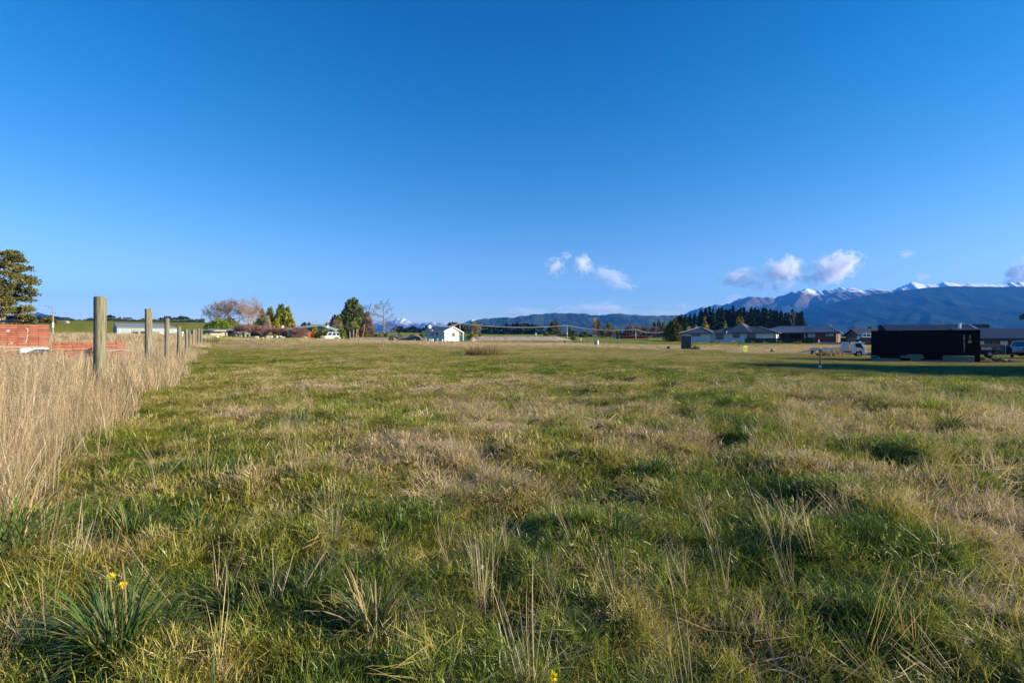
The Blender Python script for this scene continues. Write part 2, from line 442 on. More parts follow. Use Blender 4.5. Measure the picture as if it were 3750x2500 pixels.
bush_m = forest_hill_mat('beech_forest', (0.002, 0.007, 0.006), (0.075, 0.095, 0.04), scale=0.045)
bush_far_m = forest_hill_mat('beech_forest_far', (0.002, 0.008, 0.010), (0.034, 0.055, 0.034), rock=(500, 640, (0.13, 0.09, 0.07)), scale=0.038)
alp_m = forest_hill_mat('alpine_slope', (0.012, 0.026, 0.022), (0.05, 0.06, 0.045), snow=(540, 610, 330), rock=(330, 460, (0.13, 0.10, 0.08)), scale=0.020)
snow_m = forest_hill_mat('snow_peaks', (0.05, 0.06, 0.07), (0.13, 0.13, 0.13), snow=(215, 330, 200), scale=0.012)
wood_hill_m = forest_hill_mat('wooded_ridge', (0.02, 0.028, 0.016), (0.06, 0.065, 0.035), scale=0.06)
hill('forest_hills', 4000, 1900, [(1380, 1226), (1500, 1212), (1600, 1199), (1640, 1193), (1672, 1190), (1712, 1181), (1742, 1170), (1780, 1164), (1820, 1159), (1885, 1158), (1905, 1153), (1950, 1150), (2000, 1146), (2060, 1144), (2095, 1143),
      (2150, 1147), (2195, 1153), (2225, 1148), (2272, 1144), (2330, 1151), (2400, 1153), (2450, 1153), (2480, 1150), (2520, 1156), (2600, 1172), (2700, 1195), (2800, 1215)], bush_m, 3, rough=0.26, crest=16)
hill('snowy_mountains', 6000, 2400, [(2300, 1215), (2400, 1185), (2497, 1152), (2564, 1126), (2610, 1117), (2632, 1112), (2652, 1116), (2680, 1107), (2710, 1092), (2746, 1082), (2780, 1089), (2805, 1088), (2835, 1091), (2870, 1077), (2900, 1067), (2925, 1063),
      (2951, 1055), (2975, 1061), (3038, 1061), (3060, 1057), (3078, 1051), (3100, 1053), (3128, 1054), (3153, 1061), (3180, 1057), (3230, 1058), (3265, 1059), (3310, 1046), (3343, 1029), (3379, 1041), (3414, 1041), (3465, 1029), (3505, 1037), (3575, 1037), (3662, 1039), (3725, 1032), (3800, 1026), (3950, 1020), (4200, 1050), (4500, 1150)], alp_m, 11, rough=0.34, crest=40, nx=560, nt_=90)
hill('bush_clad_hill', 4500, 2300, [(2560, 1230), (2700, 1214), (2780, 1192), (2830, 1174), (2880, 1158), (2925, 1142), (2960, 1131), (3000, 1118), (3050, 1107), (3120, 1090), (3180, 1079), (3225, 1074), (3290, 1063), (3350, 1055), (3420, 1049), (3473, 1045), (3552, 1046), (3670, 1048), (3750, 1046), (3900, 1050), (4100, 1065), (4400, 1120)], bush_far_m, 23, rough=0.2, crest=8, nx=480, nt_=80)
hill('far_snow_range', 7600, 2400, [(1150, 1215), (1250, 1198), (1330, 1182), (1370, 1177), (1400, 1173), (1440, 1169), (1460, 1166), (1478, 1162), (1495, 1171), (1512, 1181), (1530, 1178), (1545, 1181), (1560, 1177), (1572, 1180), (1590, 1176), (1602, 1182), (1613, 1176), (1625, 1176), (1640, 1184), (1660, 1187), (1700, 1182), (1727, 1165), (1748, 1174), (1790, 1190), (1900, 1205), (2000, 1220)], snow_m, 31, rough=0.3, crest=25, nx=300)
hill('purple_ridge', 5500, 2000, [(-300, 1170), (-100, 1160), (60, 1158), (110, 1150), (140, 1141), (166, 1149), (230, 1160), (320, 1178), (420, 1200)], snow_m if False else bush_far_m, 37, rough=0.15, nx=160, nt_=30)
hill('wooded_hill', 1600, 500, [(-300, 1165), (-100, 1155), (60, 1152), (115, 1149), (150, 1151), (180, 1149), (200, 1152), (250, 1154), (264, 1161), (278, 1172), (330, 1182), (420, 1195)], wood_hill_m, 41, rough=0.12, nx=200, nt_=30, crest=7)

# ================================================================== HAZE (air between the field and the mountains)
hb = MB().box(-11000, 11000, -9000, 9300, -8, 860).build('haze', None)
hm = newmat('haze_air')
pv = N(hm, 'ShaderNodeVolumePrincipled'); pv.inputs['Color'].default_value = (0.045, 0.30, 1.0, 1); pv.inputs['Density'].default_value = 7.5e-5; pv.inputs['Anisotropy'].default_value = 0.0
ho = N(hm, 'ShaderNodeOutputMaterial'); L(hm, pv.outputs[0], ho.inputs['Volume'])
hb.data.materials.append(hm)
tag(hb, kind='stuff')
# ================================================================== PLANT SHAPES
def quads_mesh(name, P_, A_, B_, tone, mats_, trunk=None):
    """Leaf clusters: quads centred on P_ spanned by A_, B_; optional trunk MB appended with the second material."""
    n = len(P_)
    v = np.stack([P_ - A_ * 0.9, P_ - B_ * 0.55 + A_ * 0.1, P_ + A_, P_ + B_ * 0.55 - A_ * 0.05], 1).reshape(-1, 3)
    faces = (np.arange(n * 4).reshape(n, 4)).tolist()
    verts = v.tolist()
    nf = n
    if trunk is not None:
        o = len(verts); verts += [list(p) for p in trunk.v]; faces += [[i + o for i in f] for f in trunk.f]
    me = bpy.data.meshes.new(name); me.from_pydata(verts, [], faces)
    ta = me.attributes.new('tone', 'FLOAT', 'FACE')
    t = np.zeros(len(me.polygons), np.float32); t[:nf] = tone; ta.data.foreach_set('value', t)
    for m in mats_: me.materials.append(m)
    if trunk is not None:
        mi = np.zeros(len(me.polygons), np.int32); mi[nf:] = 1; me.polygons.foreach_set('material_index', mi)
    me.update()
    return me
def rvec(n, r): 
    v = r.normal(size=(n, 3)); return v / np.linalg.norm(v, axis=1)[:, None]

def conifer_crown(h, rad, n, seed, leaf=0.5, z0=0.08, droop=0.25, power=0.8, ragged=0.25, lean=0.0):
    r = np.random.RandomState(seed)
    nb = max(14, n // 22)
    P_ = []; A_ = []; tone = []
    per = max(4, n // nb)
    for b in range(nb):
        z = h * (z0 + (1 - z0) * r.rand() ** 1.15)
        az = r.rand() * 6.2832
        f = (1 - (z / h)) ** power
        ln = rad * (f * (1 - ragged + 2 * ragged * r.rand()) + 0.035)
        d = np.array([math.cos(az), math.sin(az), 0.0])
        t = r.rand(per) ** 0.6
        p = d[None] * (t * ln)[:, None]
        p[:, 2] = z + ln * (0.16 * t - droop * t * t) + r.normal(size=per) * leaf * 0.35
        side = np.array([-d[1], d[0], 0]); p += side[None] * (r.normal(size=per) * ln * 0.13 * (0.4 + t))[:, None]
        p[:, 0] += lean * p[:, 2]
        a = d[None] * 1.0 + side[None] * (r.normal(size=per) * 0.6)[:, None] + np.array([0, 0, 1])[None] * (r.normal(size=per) * 0.35 - 0.1)[:, None]
        P_.append(p); A_.append(a); tone.append(np.clip(0.25 + 0.5 * t + r.normal(size=per) * 0.2 + (r.rand() - 0.5) * 0.35, 0, 1))
    # leader
    k = 10
    p = np.zeros((k, 3)); p[:, 2] = h * np.linspace(0.86, 1.0, k); p += r.normal(size=(k, 3)) * 0.02 * rad; p[:, 0] += lean * p[:, 2]
    P_.append(p); A_.append(np.tile([0.1, 0, 1.0], (k, 1)) + r.normal(size=(k, 3)) * 0.3); tone.append(np.full(k, 0.5))
    P_ = np.vstack(P_); A_ = np.vstack(A_); tone = np.concatenate(tone)
    A_ /= np.linalg.norm(A_, axis=1)[:, None]
    q = rvec(len(P_), r); B_ = np.cross(A_, q); B_ /= np.linalg.norm(B_, axis=1)[:, None] + 1e-6
    s = leaf * (0.55 + 0.8 * r.rand(len(P_)))
    return P_, A_ * s[:, None], B_ * (s * 0.75)[:, None], tone

def blob_crown(blobs, n, seed, leaf=0.3, shell=0.55):
    """Foliage through a set of ellipsoids (cx,cy,cz,rx,ry,rz)."""
    r = np.random.RandomState(seed)
    vol = np.array([b[3] * b[4] * b[5] for b in blobs]) ** 0.7; vol /= vol.sum()
    P_ = []; tone = []; A_ = []
    for b, w in zip(blobs, vol):
        k = max(8, int(n * w))
        d = rvec(k, r); rr = (shell + (1 - shell) * r.rand(k)) * (0.82 + 0.36 * fbm(d[:, 0] * 2.5 + d[:, 2] * 1.7 + seed, d[:, 1] * 2.5 - d[:, 2], seed, 3))
        p = np.array(b[:3])[None] + d * rr[:, None] * np.array(b[3:6])[None]
        P_.append(p); A_.append(d + r.normal(size=(k, 3)) * 0.7)
        cl = fbm(p[:, 0] * 1.3 + seed, p[:, 1] * 1.3 + p[:, 2] * 1.9, seed + 4, 2)
        tone.append(np.clip(0.15 + 0.7 * cl + r.normal(size=k) * 0.16 + 0.1, 0, 1))
    P_ = np.vstack(P_); A_ = np.vstack(A_); tone = np.concatenate(tone)
    keep = P_[:, 2] > 0.02
    P_, A_, tone = P_[keep], A_[keep], tone[keep]
    A_ /= np.linalg.norm(A_, axis=1)[:, None]
    q = rvec(len(P_), r); B_ = np.cross(A_, q); B_ /= np.linalg.norm(B_, axis=1)[:, None] + 1e-6
    s = leaf * (0.55 + 0.9 * r.rand(len(P_)))
    return P_, A_ * s[:, None], B_ * (s * 0.9)[:, None], tone

def grow(mb_big, mb_twig, p, d, ln, r, depth, R, spread=0.55, kids=3, shrink=0.68, up=0.12, twig=0.012, wob=0.12, thin=0.62):
    n = 3
    q = Vector(p); dd = Vector(d)
    for k in range(n):
        r2 = r * (1 - (1 - thin) * (k + 1) / n)
        dd = (dd + Vector((R.uniform(-wob, wob), R.uniform(-wob, wob), R.uniform(-wob, wob) + up * 0.3))).normalized()
        q2 = q + dd * (ln / n)
        (mb_big if r > twig * 2.5 else mb_twig).cyl(q, q2, max(r * (1 - (1 - thin) * k / n), twig * 0.6), max(r2, twig * 0.5), 5 if r > 0.06 else 3, caps=False)
        if depth > 0 and k > 0:
            for c in range(1 if k < n - 1 else kids - 1):
                a = R.uniform(0, 6.283); e = spread * R.uniform(0.6, 1.3)
                s = dd.orthogonal().normalized(); s.rotate(Matrix.Rotation(a, 3, dd))
                nd = (dd * math.cos(e) + s * math.sin(e) + Vector((0, 0, up))).normalized()
                grow(mb_big, mb_twig, q2, nd, ln * shrink * R.uniform(0.75, 1.15), r2 * 0.72, depth - 1, R, spread, kids, shrink, up, twig, wob, thin)
        q = q2; r_ = r2
def bare_tree(h, seed, trunk_r, depth=5, lean=(0, 0), stems=1, **kw):
    R = random.Random(seed)
    big, tw = MB(), MB()
    for s in range(stems):
        d = Vector((lean[0] + (R.uniform(-0.4, 0.4) if stems > 1 else 0), lean[1] + (R.uniform(-0.4, 0.4) if stems > 1 else 0), 1)).normalized()
        grow(big, tw, (R.uniform(-0.3, 0.3) * (stems > 1), R.uniform(-0.3, 0.3) * (stems > 1), -0.1), d, h * 0.36, trunk_r, depth, R, **kw)
    return big, tw

bark_m = mat('bark', (0.10, 0.075, 0.055), 0.9, 0.35, 6, stretch=(1, 1, 0.3))
pale_bark_m = mat('pale_bark', (0.36, 0.31, 0.25), 0.9, 0.3, 5, stretch=(1, 1, 0.3))
grey_twig_m = mat('grey_twigs', (0.22, 0.19, 0.165), 0.9, 0.25, 3)
brown_twig_m = mat('brown_twigs', (0.15, 0.10, 0.075), 0.9, 0.25, 3)
red_twig_m = mat('reddish_twigs', (0.155, 0.065, 0.05), 0.9, 0.25, 3)
tan_twig_m = mat('tan_twigs', (0.32, 0.22, 0.14), 0.9, 0.25, 3)
orange_bark_m = mat('orange_bark', (0.48, 0.21, 0.06), 0.8, 0.25, 6)
pine_m = leafmat('dark_conifer_needles', (0.010, 0.022, 0.010), (0.045, 0.068, 0.022), 0.25, 0.1)
pine_blue_m = leafmat('blue_green_needles', (0.021, 0.042, 0.030), (0.075, 0.112, 0.068), 0.2, 0.1)
gold_m = leafmat('golden_conifer_needles', (0.150, 0.128, 0.018), (0.540, 0.405, 0.053), 0.1, 0.2)
olive_m = leafmat('olive_foliage', (0.075, 0.083, 0.021), (0.255, 0.255, 0.060), 0.15, 0.2)
totara_m = leafmat('totara_foliage', (0.042, 0.051, 0.015), (0.180, 0.165, 0.045), 0.1, 0.15)
bright_m = leafmat('bright_green_foliage', (0.05, 0.08, 0.01), (0.22, 0.29, 0.03), 0.1, 0.25)
yellow_m = leafmat('yellow_foliage', (0.14, 0.13, 0.014), (0.42, 0.37, 0.05), 0.1, 0.25)
shrub_m = leafmat('shrub_foliage', (0.045, 0.068, 0.018), (0.180, 0.210, 0.053), 0.2, 0.2)
palm_m = leafmat('cabbage_tree_leaves', (0.105, 0.135, 0.030), (0.450, 0.495, 0.120), 0.1, 0.25)
russet_m = leafmat('russet_hedge_foliage', (0.105, 0.030, 0.018), (0.330, 0.090, 0.045), 0.1, 0.2)

def add_tree(name, label, cat, loc, crown_me, trunk_mb, trunk_mat, group=None, rz=0.0, sc=1.0, trunk_me=None):
    t = thing(name, label, cat, loc, rz, group, sc)
    if trunk_me is not None: obj('trunk', trunk_me, None, t)
    elif trunk_mb is not None: trunk_mb.build('trunk', trunk_mat, t)
    if crown_me is not None: obj('crown', crown_me, None, t)
    return t
def conifer_tree(h, rad, n, seed, m, trunk_r=0.18, **kw):
    me = quads_mesh('crown', *conifer_crown(h, rad, n, seed, **kw), [m])
    return me, MB().cyl((0, 0, -0.3), (0, 0, h * 0.9), trunk_r, 0.03, 6)

# ------------------------------------------------------------------ pine plantation behind the white house
PROT = []
for k in range(5):
    me, tk = conifer_tree(16.0, 3.1, 2800, 100 + k, pine_m, 0.2, leaf=0.5, z0=0.04, droop=0.3, power=0.75, ragged=0.3)
    tm = tk.mesh('trunk'); tm.materials.append(bark_m); PROT.append((me, tm))
R_ = random.Random(3)
tops = [(2512, 1158), (2528, 1150), (2545, 1146), (2566, 1134), (2584, 1128), (2598, 1123), (2612, 1130), (2632, 1126), (2644, 1124), (2658, 1132), (2670, 1133), (2684, 1121), (2700, 1138), (2712, 1126), (2724, 1124), (2736, 1140), (2752, 1126), (2764, 1127),
        (2780, 1134), (2794, 1128), (2804, 1127), (2820, 1131), (2836, 1136), (2846, 1137), (2858, 1144), (2874, 1147), (2888, 1145), (2902, 1143), (2914, 1142), (2928, 1145), (2938, 1146)]
for i, (px, py) in enumerate(tops):
    Y = 225 + R_.uniform(-7, 7) + (8 if i % 2 else 0)
    loc = at(px, Y)
    h = PZ(py, Y) - loc[2]
    me, tm = PROT[i % 5]
    t = add_tree('plantation_pine', 'tall dark plantation conifer ' + ('at its left end by the olive conifer' if px < 2560 else 'behind the left wing of the white house' if px < 2640 else 'behind the peak of the white house roof' if px < 2740 else 'behind the right part of the white house' if px < 2850 else 'at its right end behind the brick house'), 'conifer', loc, me, None, None, 'plantation of dark conifers', R_.uniform(0, 6), 1, tm)
    t.scale = (h / 16.0 * R_.uniform(0.85, 1.05) * (0.8 if px > 2890 else 1),) * 2 + (h / 16.0,)
for i in range(26):      # the rows behind and below, seen between the front trees
    px = 2506 + i * 17 + R_.uniform(-6, 6); Y = 244 + R_.uniform(-4, 10); loc = at(px, Y); h = R_.uniform(11.5, 13.5) * (0.8 if px < 2560 else 1)
    me, tm = PROT[(i * 3 + 1) % 5]
    t = add_tree('plantation_pine', 'shorter dark conifer in the back rows of the plantation, seen between the front trees', 'conifer', loc, me, None, None, 'plantation of dark conifers', R_.uniform(0, 6), 1, tm)
    t.scale = (h / 16.0 * 1.1,) * 2 + (h / 16.0,)
for k, (px, py, Y, w, lab) in enumerate([(2582, 1162, 205, 2.3, 'largest golden conifer, left of the white house roof peak'), (2655, 1178, 200, 1.3, 'small golden green conifer low between dark plantation trees'),
                                    (2703, 1162, 205, 1.4, 'slim golden conifer just left of its twin above the roof peak'), (2717, 1164, 205, 1.5, 'slim golden conifer just right of its twin above the roof peak')]):
    loc = at(px, Y); h = PZ(py, Y) - loc[2]
    me, tk = conifer_tree(h, w, 700, 140 + k, gold_m, 0.12, leaf=0.5, droop=0.1, ragged=0.2)
    add_tree('golden_conifer', lab, 'conifer', loc, me, tk, bark_m, 'golden conifers in front of the plantation')
b, t_ = bare_tree(12.5, 61, 0.16, 4, spread=0.35, up=0.25, twig=0.03)
tt = thing('bare_tree', 'dead grey bare tree rising at the right end of the dark plantation', 'tree', at(2900, 218))
b.build('trunk', grey_twig_m, tt); t_.build('crown', grey_twig_m, tt)

# ------------------------------------------------------------------ wood across the middle
CP = []
for k in range(4):
    P_, A_, B_, tn = conifer_crown(10, 2.6, 420, 200 + k, leaf=0.95, z0=0.03, droop=0.15, power=0.6, ragged=0.35)
    CP.append(quads_mesh('wood_pine', P_, A_, B_, tn, [pine_m, bark_m], MB().cyl((0, 0, -0.3), (0, 0, 8), 0.16, 0.04, 5)))
CB = []
for k in range(4):
    R2 = np.random.RandomState(230 + k)
    bl = [(R2.uniform(-1, 1), R2.uniform(-1, 1), R2.uniform(3, 7), R2.uniform(1.6, 2.4), R2.uniform(1.6, 2.4), R2.uniform(1.8, 3.0)) for _ in range(6)]
    P_, A_, B_, tn = blob_crown(bl, 420, 240 + k, leaf=0.85)
    CB.append(quads_mesh('round_tree', P_, A_, B_, tn, [pine_blue_m, bark_m], MB().cyl((0, 0, -0.3), (0, 0, 5), 0.2, 0.1, 5)))
def seg_rise(q):
    return 'left of the nearest fence post' if q < 350 else 'over the left half of the iron shed' if q < 520 else 'over the right half of the iron shed' if q < 650 else 'right of the iron shed'
def seg_wood(q):
    return 'over the left end of the gravel bank' if q < 1830 else 'over the middle of the gravel bank' if q < 1920 else 'towards the tall rounded evergreen'
def row(x0, x1, step, Y, ytop, name, label, group, protos, jit=6, wide=1.0, matswap=None):
    px = x0
    i = 0
    while px <= x1:
        yy = Y + R_.uniform(-12, 12); q = px + R_.uniform(-step, step) * 0.3
        loc = at(q, yy); h = max(2.5, PZ(ytop(q) + R_.uniform(-jit, jit), yy) - loc[2])
        me = protos[R_.randrange(len(protos))]
        o = obj(name, me, None); o.location = loc; o.rotation_euler = (0, 0, R_.uniform(0, 6.28))
        s = h / 10.0; w = s * wide * R_.uniform(0.85, 1.2); o.scale = (w, w, s)
        tag(o, label(q) if callable(label) else label, 'tree', group)
        px += step; i += 1
row(1722, 1992, 6.5, 480, lambda q: 1189 + 5 * math.sin(q / 31), 'wood_pine', lambda q: 'dark green pine in the long wood ' + seg_wood(q), 'pines of the long wood', CP, 5, 1.45)
row(1440, 1560, 5, 520, lambda q: 1199 + 3 * math.sin(q / 9), 'wood_pine', 'dark pine in the wood to the left of the white cabin', 'pines of the wood left of the cabin', CP, 3, 2.0)
row(1560, 1600, 9, 420, lambda q: 1193, 'wood_pine', 'dark pine rising over the left end of the cabin roof', 'pines over the cabin roof', CP, 4, 1.0)
row(1652, 1712, 11, 330, lambda q: 1174 + 0.12 * abs(q - 1668), 'round_tree', 'tall rounded dark evergreen rising behind the white cabin gable', 'evergreens behind the cabin gable', CB, 3, 1.1)
row(2003, 2040, 12, 450, lambda q: 1200, 'wood_pine', 'dark pine beside the tall rounded evergreen right of the wood', 'pines by the rounded evergreen', CP, 4, 1.0)
# treeline on the left rise
row(112, 748, 6.2, 480, lambda q: 1166 + 6 * math.sin(q / 37.0) + 4 * math.sin(q / 11.0), 'treeline_pine', lambda q: 'dark pine of the distant treeline ' + seg_rise(q), 'pines of the treeline on the rise', CP, 4, 1.9)
row(118, 740, 7, 440, lambda q: 1170 + 4 * math.sin(q / 23.0), 'treeline_tree', lambda q: 'rounded tree of the distant treeline ' + seg_rise(q), 'rounded trees of the treeline on the rise', CB, 3, 1.9)
row(1105, 1135, 9, 420, lambda q: 1181, 'distant_pine', 'tiny dark pine showing over the green roof ridge', 'pines over the green roof', CP, 3, 0.8)

def thin_quads(q, k=0.16, l=1.5):
    return q[0], q[1] * l, q[2] * k, q[3]
def crown_tree(name, label, px, Y, ytop, halfpx, blobs_fn, n, seed, m, leaf, trunk_r=0.2, tm=bark_m, cat='tree', group=None, thin=0):
    loc = at(px, Y); h = PZ(ytop, Y) - loc[2]; w = halfpx / F * Y * 1.22
    bl = [(b[0] * w, b[1] * w, b[2] * h, b[3] * w, b[4] * w, b[5] * h) for b in blobs_fn]
    q = blob_crown(bl, n * (4 if thin else 1), seed, leaf, 0.25 if thin else 0.55)
    me = quads_mesh('crown', *(thin_quads(q, thin) if thin else q), [m])
    return add_tree(name, label, cat, loc, me, MB().cyl((0, 0, -0.2), (0, 0, h * 0.6), trunk_r, trunk_r * 0.4, 7), tm, group)
ROUND = [(0, 0, .5, .75, .75, .38), (-.35, .2, .42, .5, .5, .3), (.4, -.1, .45, .5, .5, .3), (.05, .1, .75, .42, .42, .25), (0, -.3, .3, .6, .5, .25)]
TALL = [(0, 0, .45, .75, .7, .32), (-.4, 0, .38, .5, .5, .3), (.42, .1, .33, .52, .5, .28), (0, 0, .70, .52, .5, .22), (-.12, 0, .84, .3, .3, .14), (.1, 0, .9, .2, .2, .11), (0, -.2, .18, .95, .8, .2), (.3, -.1, .6, .36, .4, .2), (-.34, .1, .58, .34, .4, .18)]
DOME = [(0, 0, .3, .95, .8, .55), (-.4, 0, .35, .5, .5, .5), (.4, 0, .4, .5, .5, .5), (0, 0, .6, .5, .5, .4)]
crown_tree('evergreen_tree', 'large rounded olive evergreen standing at the right end of the long wood', 2030, 330, 1174, 24, TALL, 1500, 301, totara_m, 0.75)
crown_tree('willow_tree', 'brown leafless willow standing out against the dark wood', 1735, 360, 1176, 26, ROUND, 900, 302, leafmat('brown_willow_twigs', (0.135, 0.105, 0.060), (0.330, 0.255, 0.150), 0.1, 0.2), 0.7, thin=0.25)
crown_tree('conifer_tree', 'broad olive green conifer left of the grey cabinet', 2468, 150, 1168, 36, TALL, 2600, 303, leafmat('olive_conifer', (0.038, 0.045, 0.012), (0.195, 0.173, 0.033), 0.05, 0.12), 0.42)
crown_tree('conifer_tree', 'dark green conifer behind the broad olive one near the plantation', 2494, 190, 1152, 30, TALL, 1700, 304, pine_m, 0.6)
crown_tree('conifer_tree', 'pale green conifer above the bare shrubs right of the poplars', 2228, 260, 1176, 11, TALL, 600, 305, shrub_m, 0.6)
for k, (px, yt, w, lab) in enumerate([(2000, 1214, 7, 'small dark bush at the left of the clipped field hedge'), (2087, 1199, 8, 'dark pointed conifer just right of the middle power pole'), (2100, 1209, 8, 'low dark shrub right of the pointed conifer'), (2140, 1211, 15, 'round dark shrub standing over the clipped field hedge'),
                              (2262, 1205, 13, 'olive green tree above the blue sign'), (2283, 1219, 12, 'rounded olive shrub right of the blue sign')]):
    crown_tree('field_shrub', lab, px, 230, yt, w, DOME if k != 1 else TALL, 500, 310 + k, olive_m if k > 3 else shrub_m, 0.5, 0.1)
twig_tan = leafmat('poplar_twigs', (0.28, 0.22, 0.15), (0.56, 0.45, 0.33), 0.1, 0.2); twig_brown = leafmat('belt_twigs', (0.06, 0.044, 0.034), (0.22, 0.165, 0.13), 0.3, 0.2); twig_grey = leafmat('belt_grey_twigs', (0.09, 0.075, 0.065), (0.26, 0.22, 0.19), 0.2, 0.2); twig_red = leafmat('fruit_tree_twigs', (0.14, 0.075, 0.062), (0.36, 0.215, 0.175), 0.15, 0.2)
COLUMN = [(0, 0, .18, .7, .7, .2), (0, 0, .4, 1, 1, .25), (0, 0, .62, .85, .85, .25), (0, 0, .82, .5, .5, .18)]
for k, (px, yt, hw, m_) in enumerate([(2179, 1163, 8, twig_tan), (2193, 1168, 6, twig_grey)]):
    crown_tree('poplar_tree', ['bare upright poplar with pale tan twigs, left of the pair', 'bare upright poplar with greyer twigs, right of the pair'][k], px, 240, yt, hw, COLUMN, 420, 320 + k, m_, 0.6, 0.25, grey_twig_m, 'tree', 'pair of bare poplars', 0.2)
BT = []
for k in range(4):
    b, tw = bare_tree(10, 340 + k, 0.17, 5, spread=0.5, up=0.18, kids=3, twig=0.03, stems=2)
    bm_, tm_ = b.mesh('trunk'), tw.mesh('crown'); bm_.materials.append(grey_twig_m); tm_.materials.append(brown_twig_m); BT.append((bm_, tm_))
def bare_copy(px, Y, ytop, lab, k, group=None, wide=1.0, cm=None):
    loc = at(px, Y); h = PZ(ytop, Y) - loc[2]
    t = thing('bare_tree', lab, 'tree', loc, R_.uniform(0, 6), group)
    o1 = obj('trunk', BT[k % 4][0], None, t); o2 = obj('crown', BT[k % 4][1], None, t)
    t.scale = (h / 10.5 * wide, h / 10.5 * wide, h / 10.5)
    if cm:
        for o in (o2,):
            o.material_slots[0].link = 'OBJECT'; o.material_slots[0].material = cm
    return t
BELT = []
for k in range(4):
    R2 = np.random.RandomState(880 + k)
    bl = [(0, 0, 3.0, 2.6, 2.6, 2.6)] + [(R2.uniform(-1.6, 1.6), R2.uniform(-1.6, 1.6), R2.uniform(3.5, 7.5), R2.uniform(1.3, 2.2), R2.uniform(1.3, 2.2), R2.uniform(1.3, 2.4)) for _ in range(6)]
    q = blob_crown(bl, 1500, 890 + k, 0.75, 0.2)
    BELT.append(quads_mesh('crown', *thin_quads(q, 0.2), [[twig_brown, twig_grey, twig_brown, twig_grey][k]]))
for k, px in enumerate([2206, 2216, 2226, 2236, 2246, 2256, 2300, 2310, 2320, 2331, 2342, 2352, 2363, 2374, 2385, 2396, 2407, 2418, 2429, 2440]):
    Yq = 215 + (k % 3) * 14; yt = (1197 if px < 2300 else 1188) + R_.uniform(-4, 8) + (3 if px > 2380 else 0); loc = at(px, Yq); h = PZ(yt, Yq) - loc[2]
    t = thing('bare_tree', 'leafless brown tree in the bare belt, ' + ('just right of the poplars' if px < 2260 else 'behind the russet hedge' if px < 2372 else 'left of the olive conifer'), 'tree', loc, R_.uniform(0, 6), 'belt of bare trees')
    obj('trunk', BT[k % 4][0], None, t); obj('crown', BELT[(k * 7 + k // 3) % 4], None, t); t.scale = (h / 9.4 * 0.85,) * 2 + (h / 9.4,)
for k, (px, yt) in enumerate([(2396, 1178), (2413, 1172), (2430, 1176)]):
    crown_tree('belt_conifer', ['conifer rising over the bare belt, first of its group of three from the poplars', 'tallest conifer of the group of three rising over the bare belt', 'conifer rising over the bare belt, closest of its group to the olive conifer'][k], px, 262, yt, 9, TALL, 500, 350 + k, shrub_m if k != 1 else pine_blue_m, 0.6)
for k, (px, yt, lab) in enumerate([(2517, 1188, 'pale bare shrub left of the white house roof'), (2552, 1189, 'pale bare sapling above the left roof slope of the white house'), (2978, 1178, 'spreading pale bare tree above the brick house roof'), (3040, 1182, 'pale bare birch above the right hip of the brick house'),
                              (3128, 1172, 'tall pale bare birch above the dark gabled house'), (3440, 1176, 'tan bare treetop over the long blue roof')]):
    bare_copy(px, 170, yt, lab, k, None, 0.9 if px < 3000 else 0.7, tan_twig_m if px > 3400 else mat('pale_twigs', (0.34, 0.29, 0.25), 0.9, 0.2, 3))
crown_tree('conifer_tree', 'small dark pointed conifer behind the dark gabled roof', 3187, 140, 1192, 11, TALL, 700, 357, olive_m, 0.4)

# ------------------------------------------------------------------ the group round the green roofed house
Yh = 118
loc = at(560, 150)
# giant conifer at the left edge
Yg = 100; loc = at(-10, Yg); h = PZ(912, Yg) - loc[2]
R3 = np.random.RandomState(9)
bl = []
for k in range(165):
    z = R3.uniform(0.12, 0.99); az = R3.uniform(0, 6.28)
    mx = 5.5 * (0.70 + 0.30 * math.sin(min(1, z / 0.55) * 1.57)) * (1 if z < 0.62 else math.sqrt(max(0.02, 1 - ((z - 0.62) / 0.4) ** 2)))
    rr = mx * R3.uniform(0.35, 1.0) ** 0.6
    bl.append((rr * math.cos(az), rr * math.sin(az), z * h, R3.uniform(0.9, 1.7), R3.uniform(0.9, 1.7), R3.uniform(0.5, 1.05)))
me = quads_mesh('crown', *blob_crown(bl, 26000, 360, 0.27, 0.2), [totara_m])
tk = MB().cyl((0, 0, -1), (0, 0, h * 0.5), 0.62, 0.42, 9).cyl((0, 0, h * 0.5), (0.6, 0, h * 0.93), 0.42, 0.1, 8).cyl((0.1, 0, h * 0.55), (2.2, 0.4, h * 0.8), 0.25, 0.06, 6).cyl((1.8, -0.6, -1), (1.7, -0.4, h * 0.3), 0.5, 0.2, 8)
R4 = random.Random(2)
for k in range(26):
    b_ = bl[k * 3]; tk.cyl((0.1, 0, max(1.0, b_[2] - 1.0)), (b_[0] * 0.9, b_[1] * 0.9, b_[2]), 0.11, 0.04, 5, caps=False)
add_tree('giant_conifer', 'huge old spreading conifer with tiered olive foliage at the left edge', 'tree', loc, me, tk, pale_bark_m)
crown_tree('dark_tree', 'dark green tree at the right foot of the huge old conifer', 112, 130, 1150, 13, ROUND, 900, 361, pine_blue_m, 0.5)
crown_tree('dark_tree', 'dark rounded tree on the rise just left of the lamp pole', 176, 150, 1158, 22, DOME, 900, 362, leafmat('dark_brown_green', (0.030, 0.033, 0.012), (0.135, 0.112, 0.038), 0.05, 0.1), 0.5)

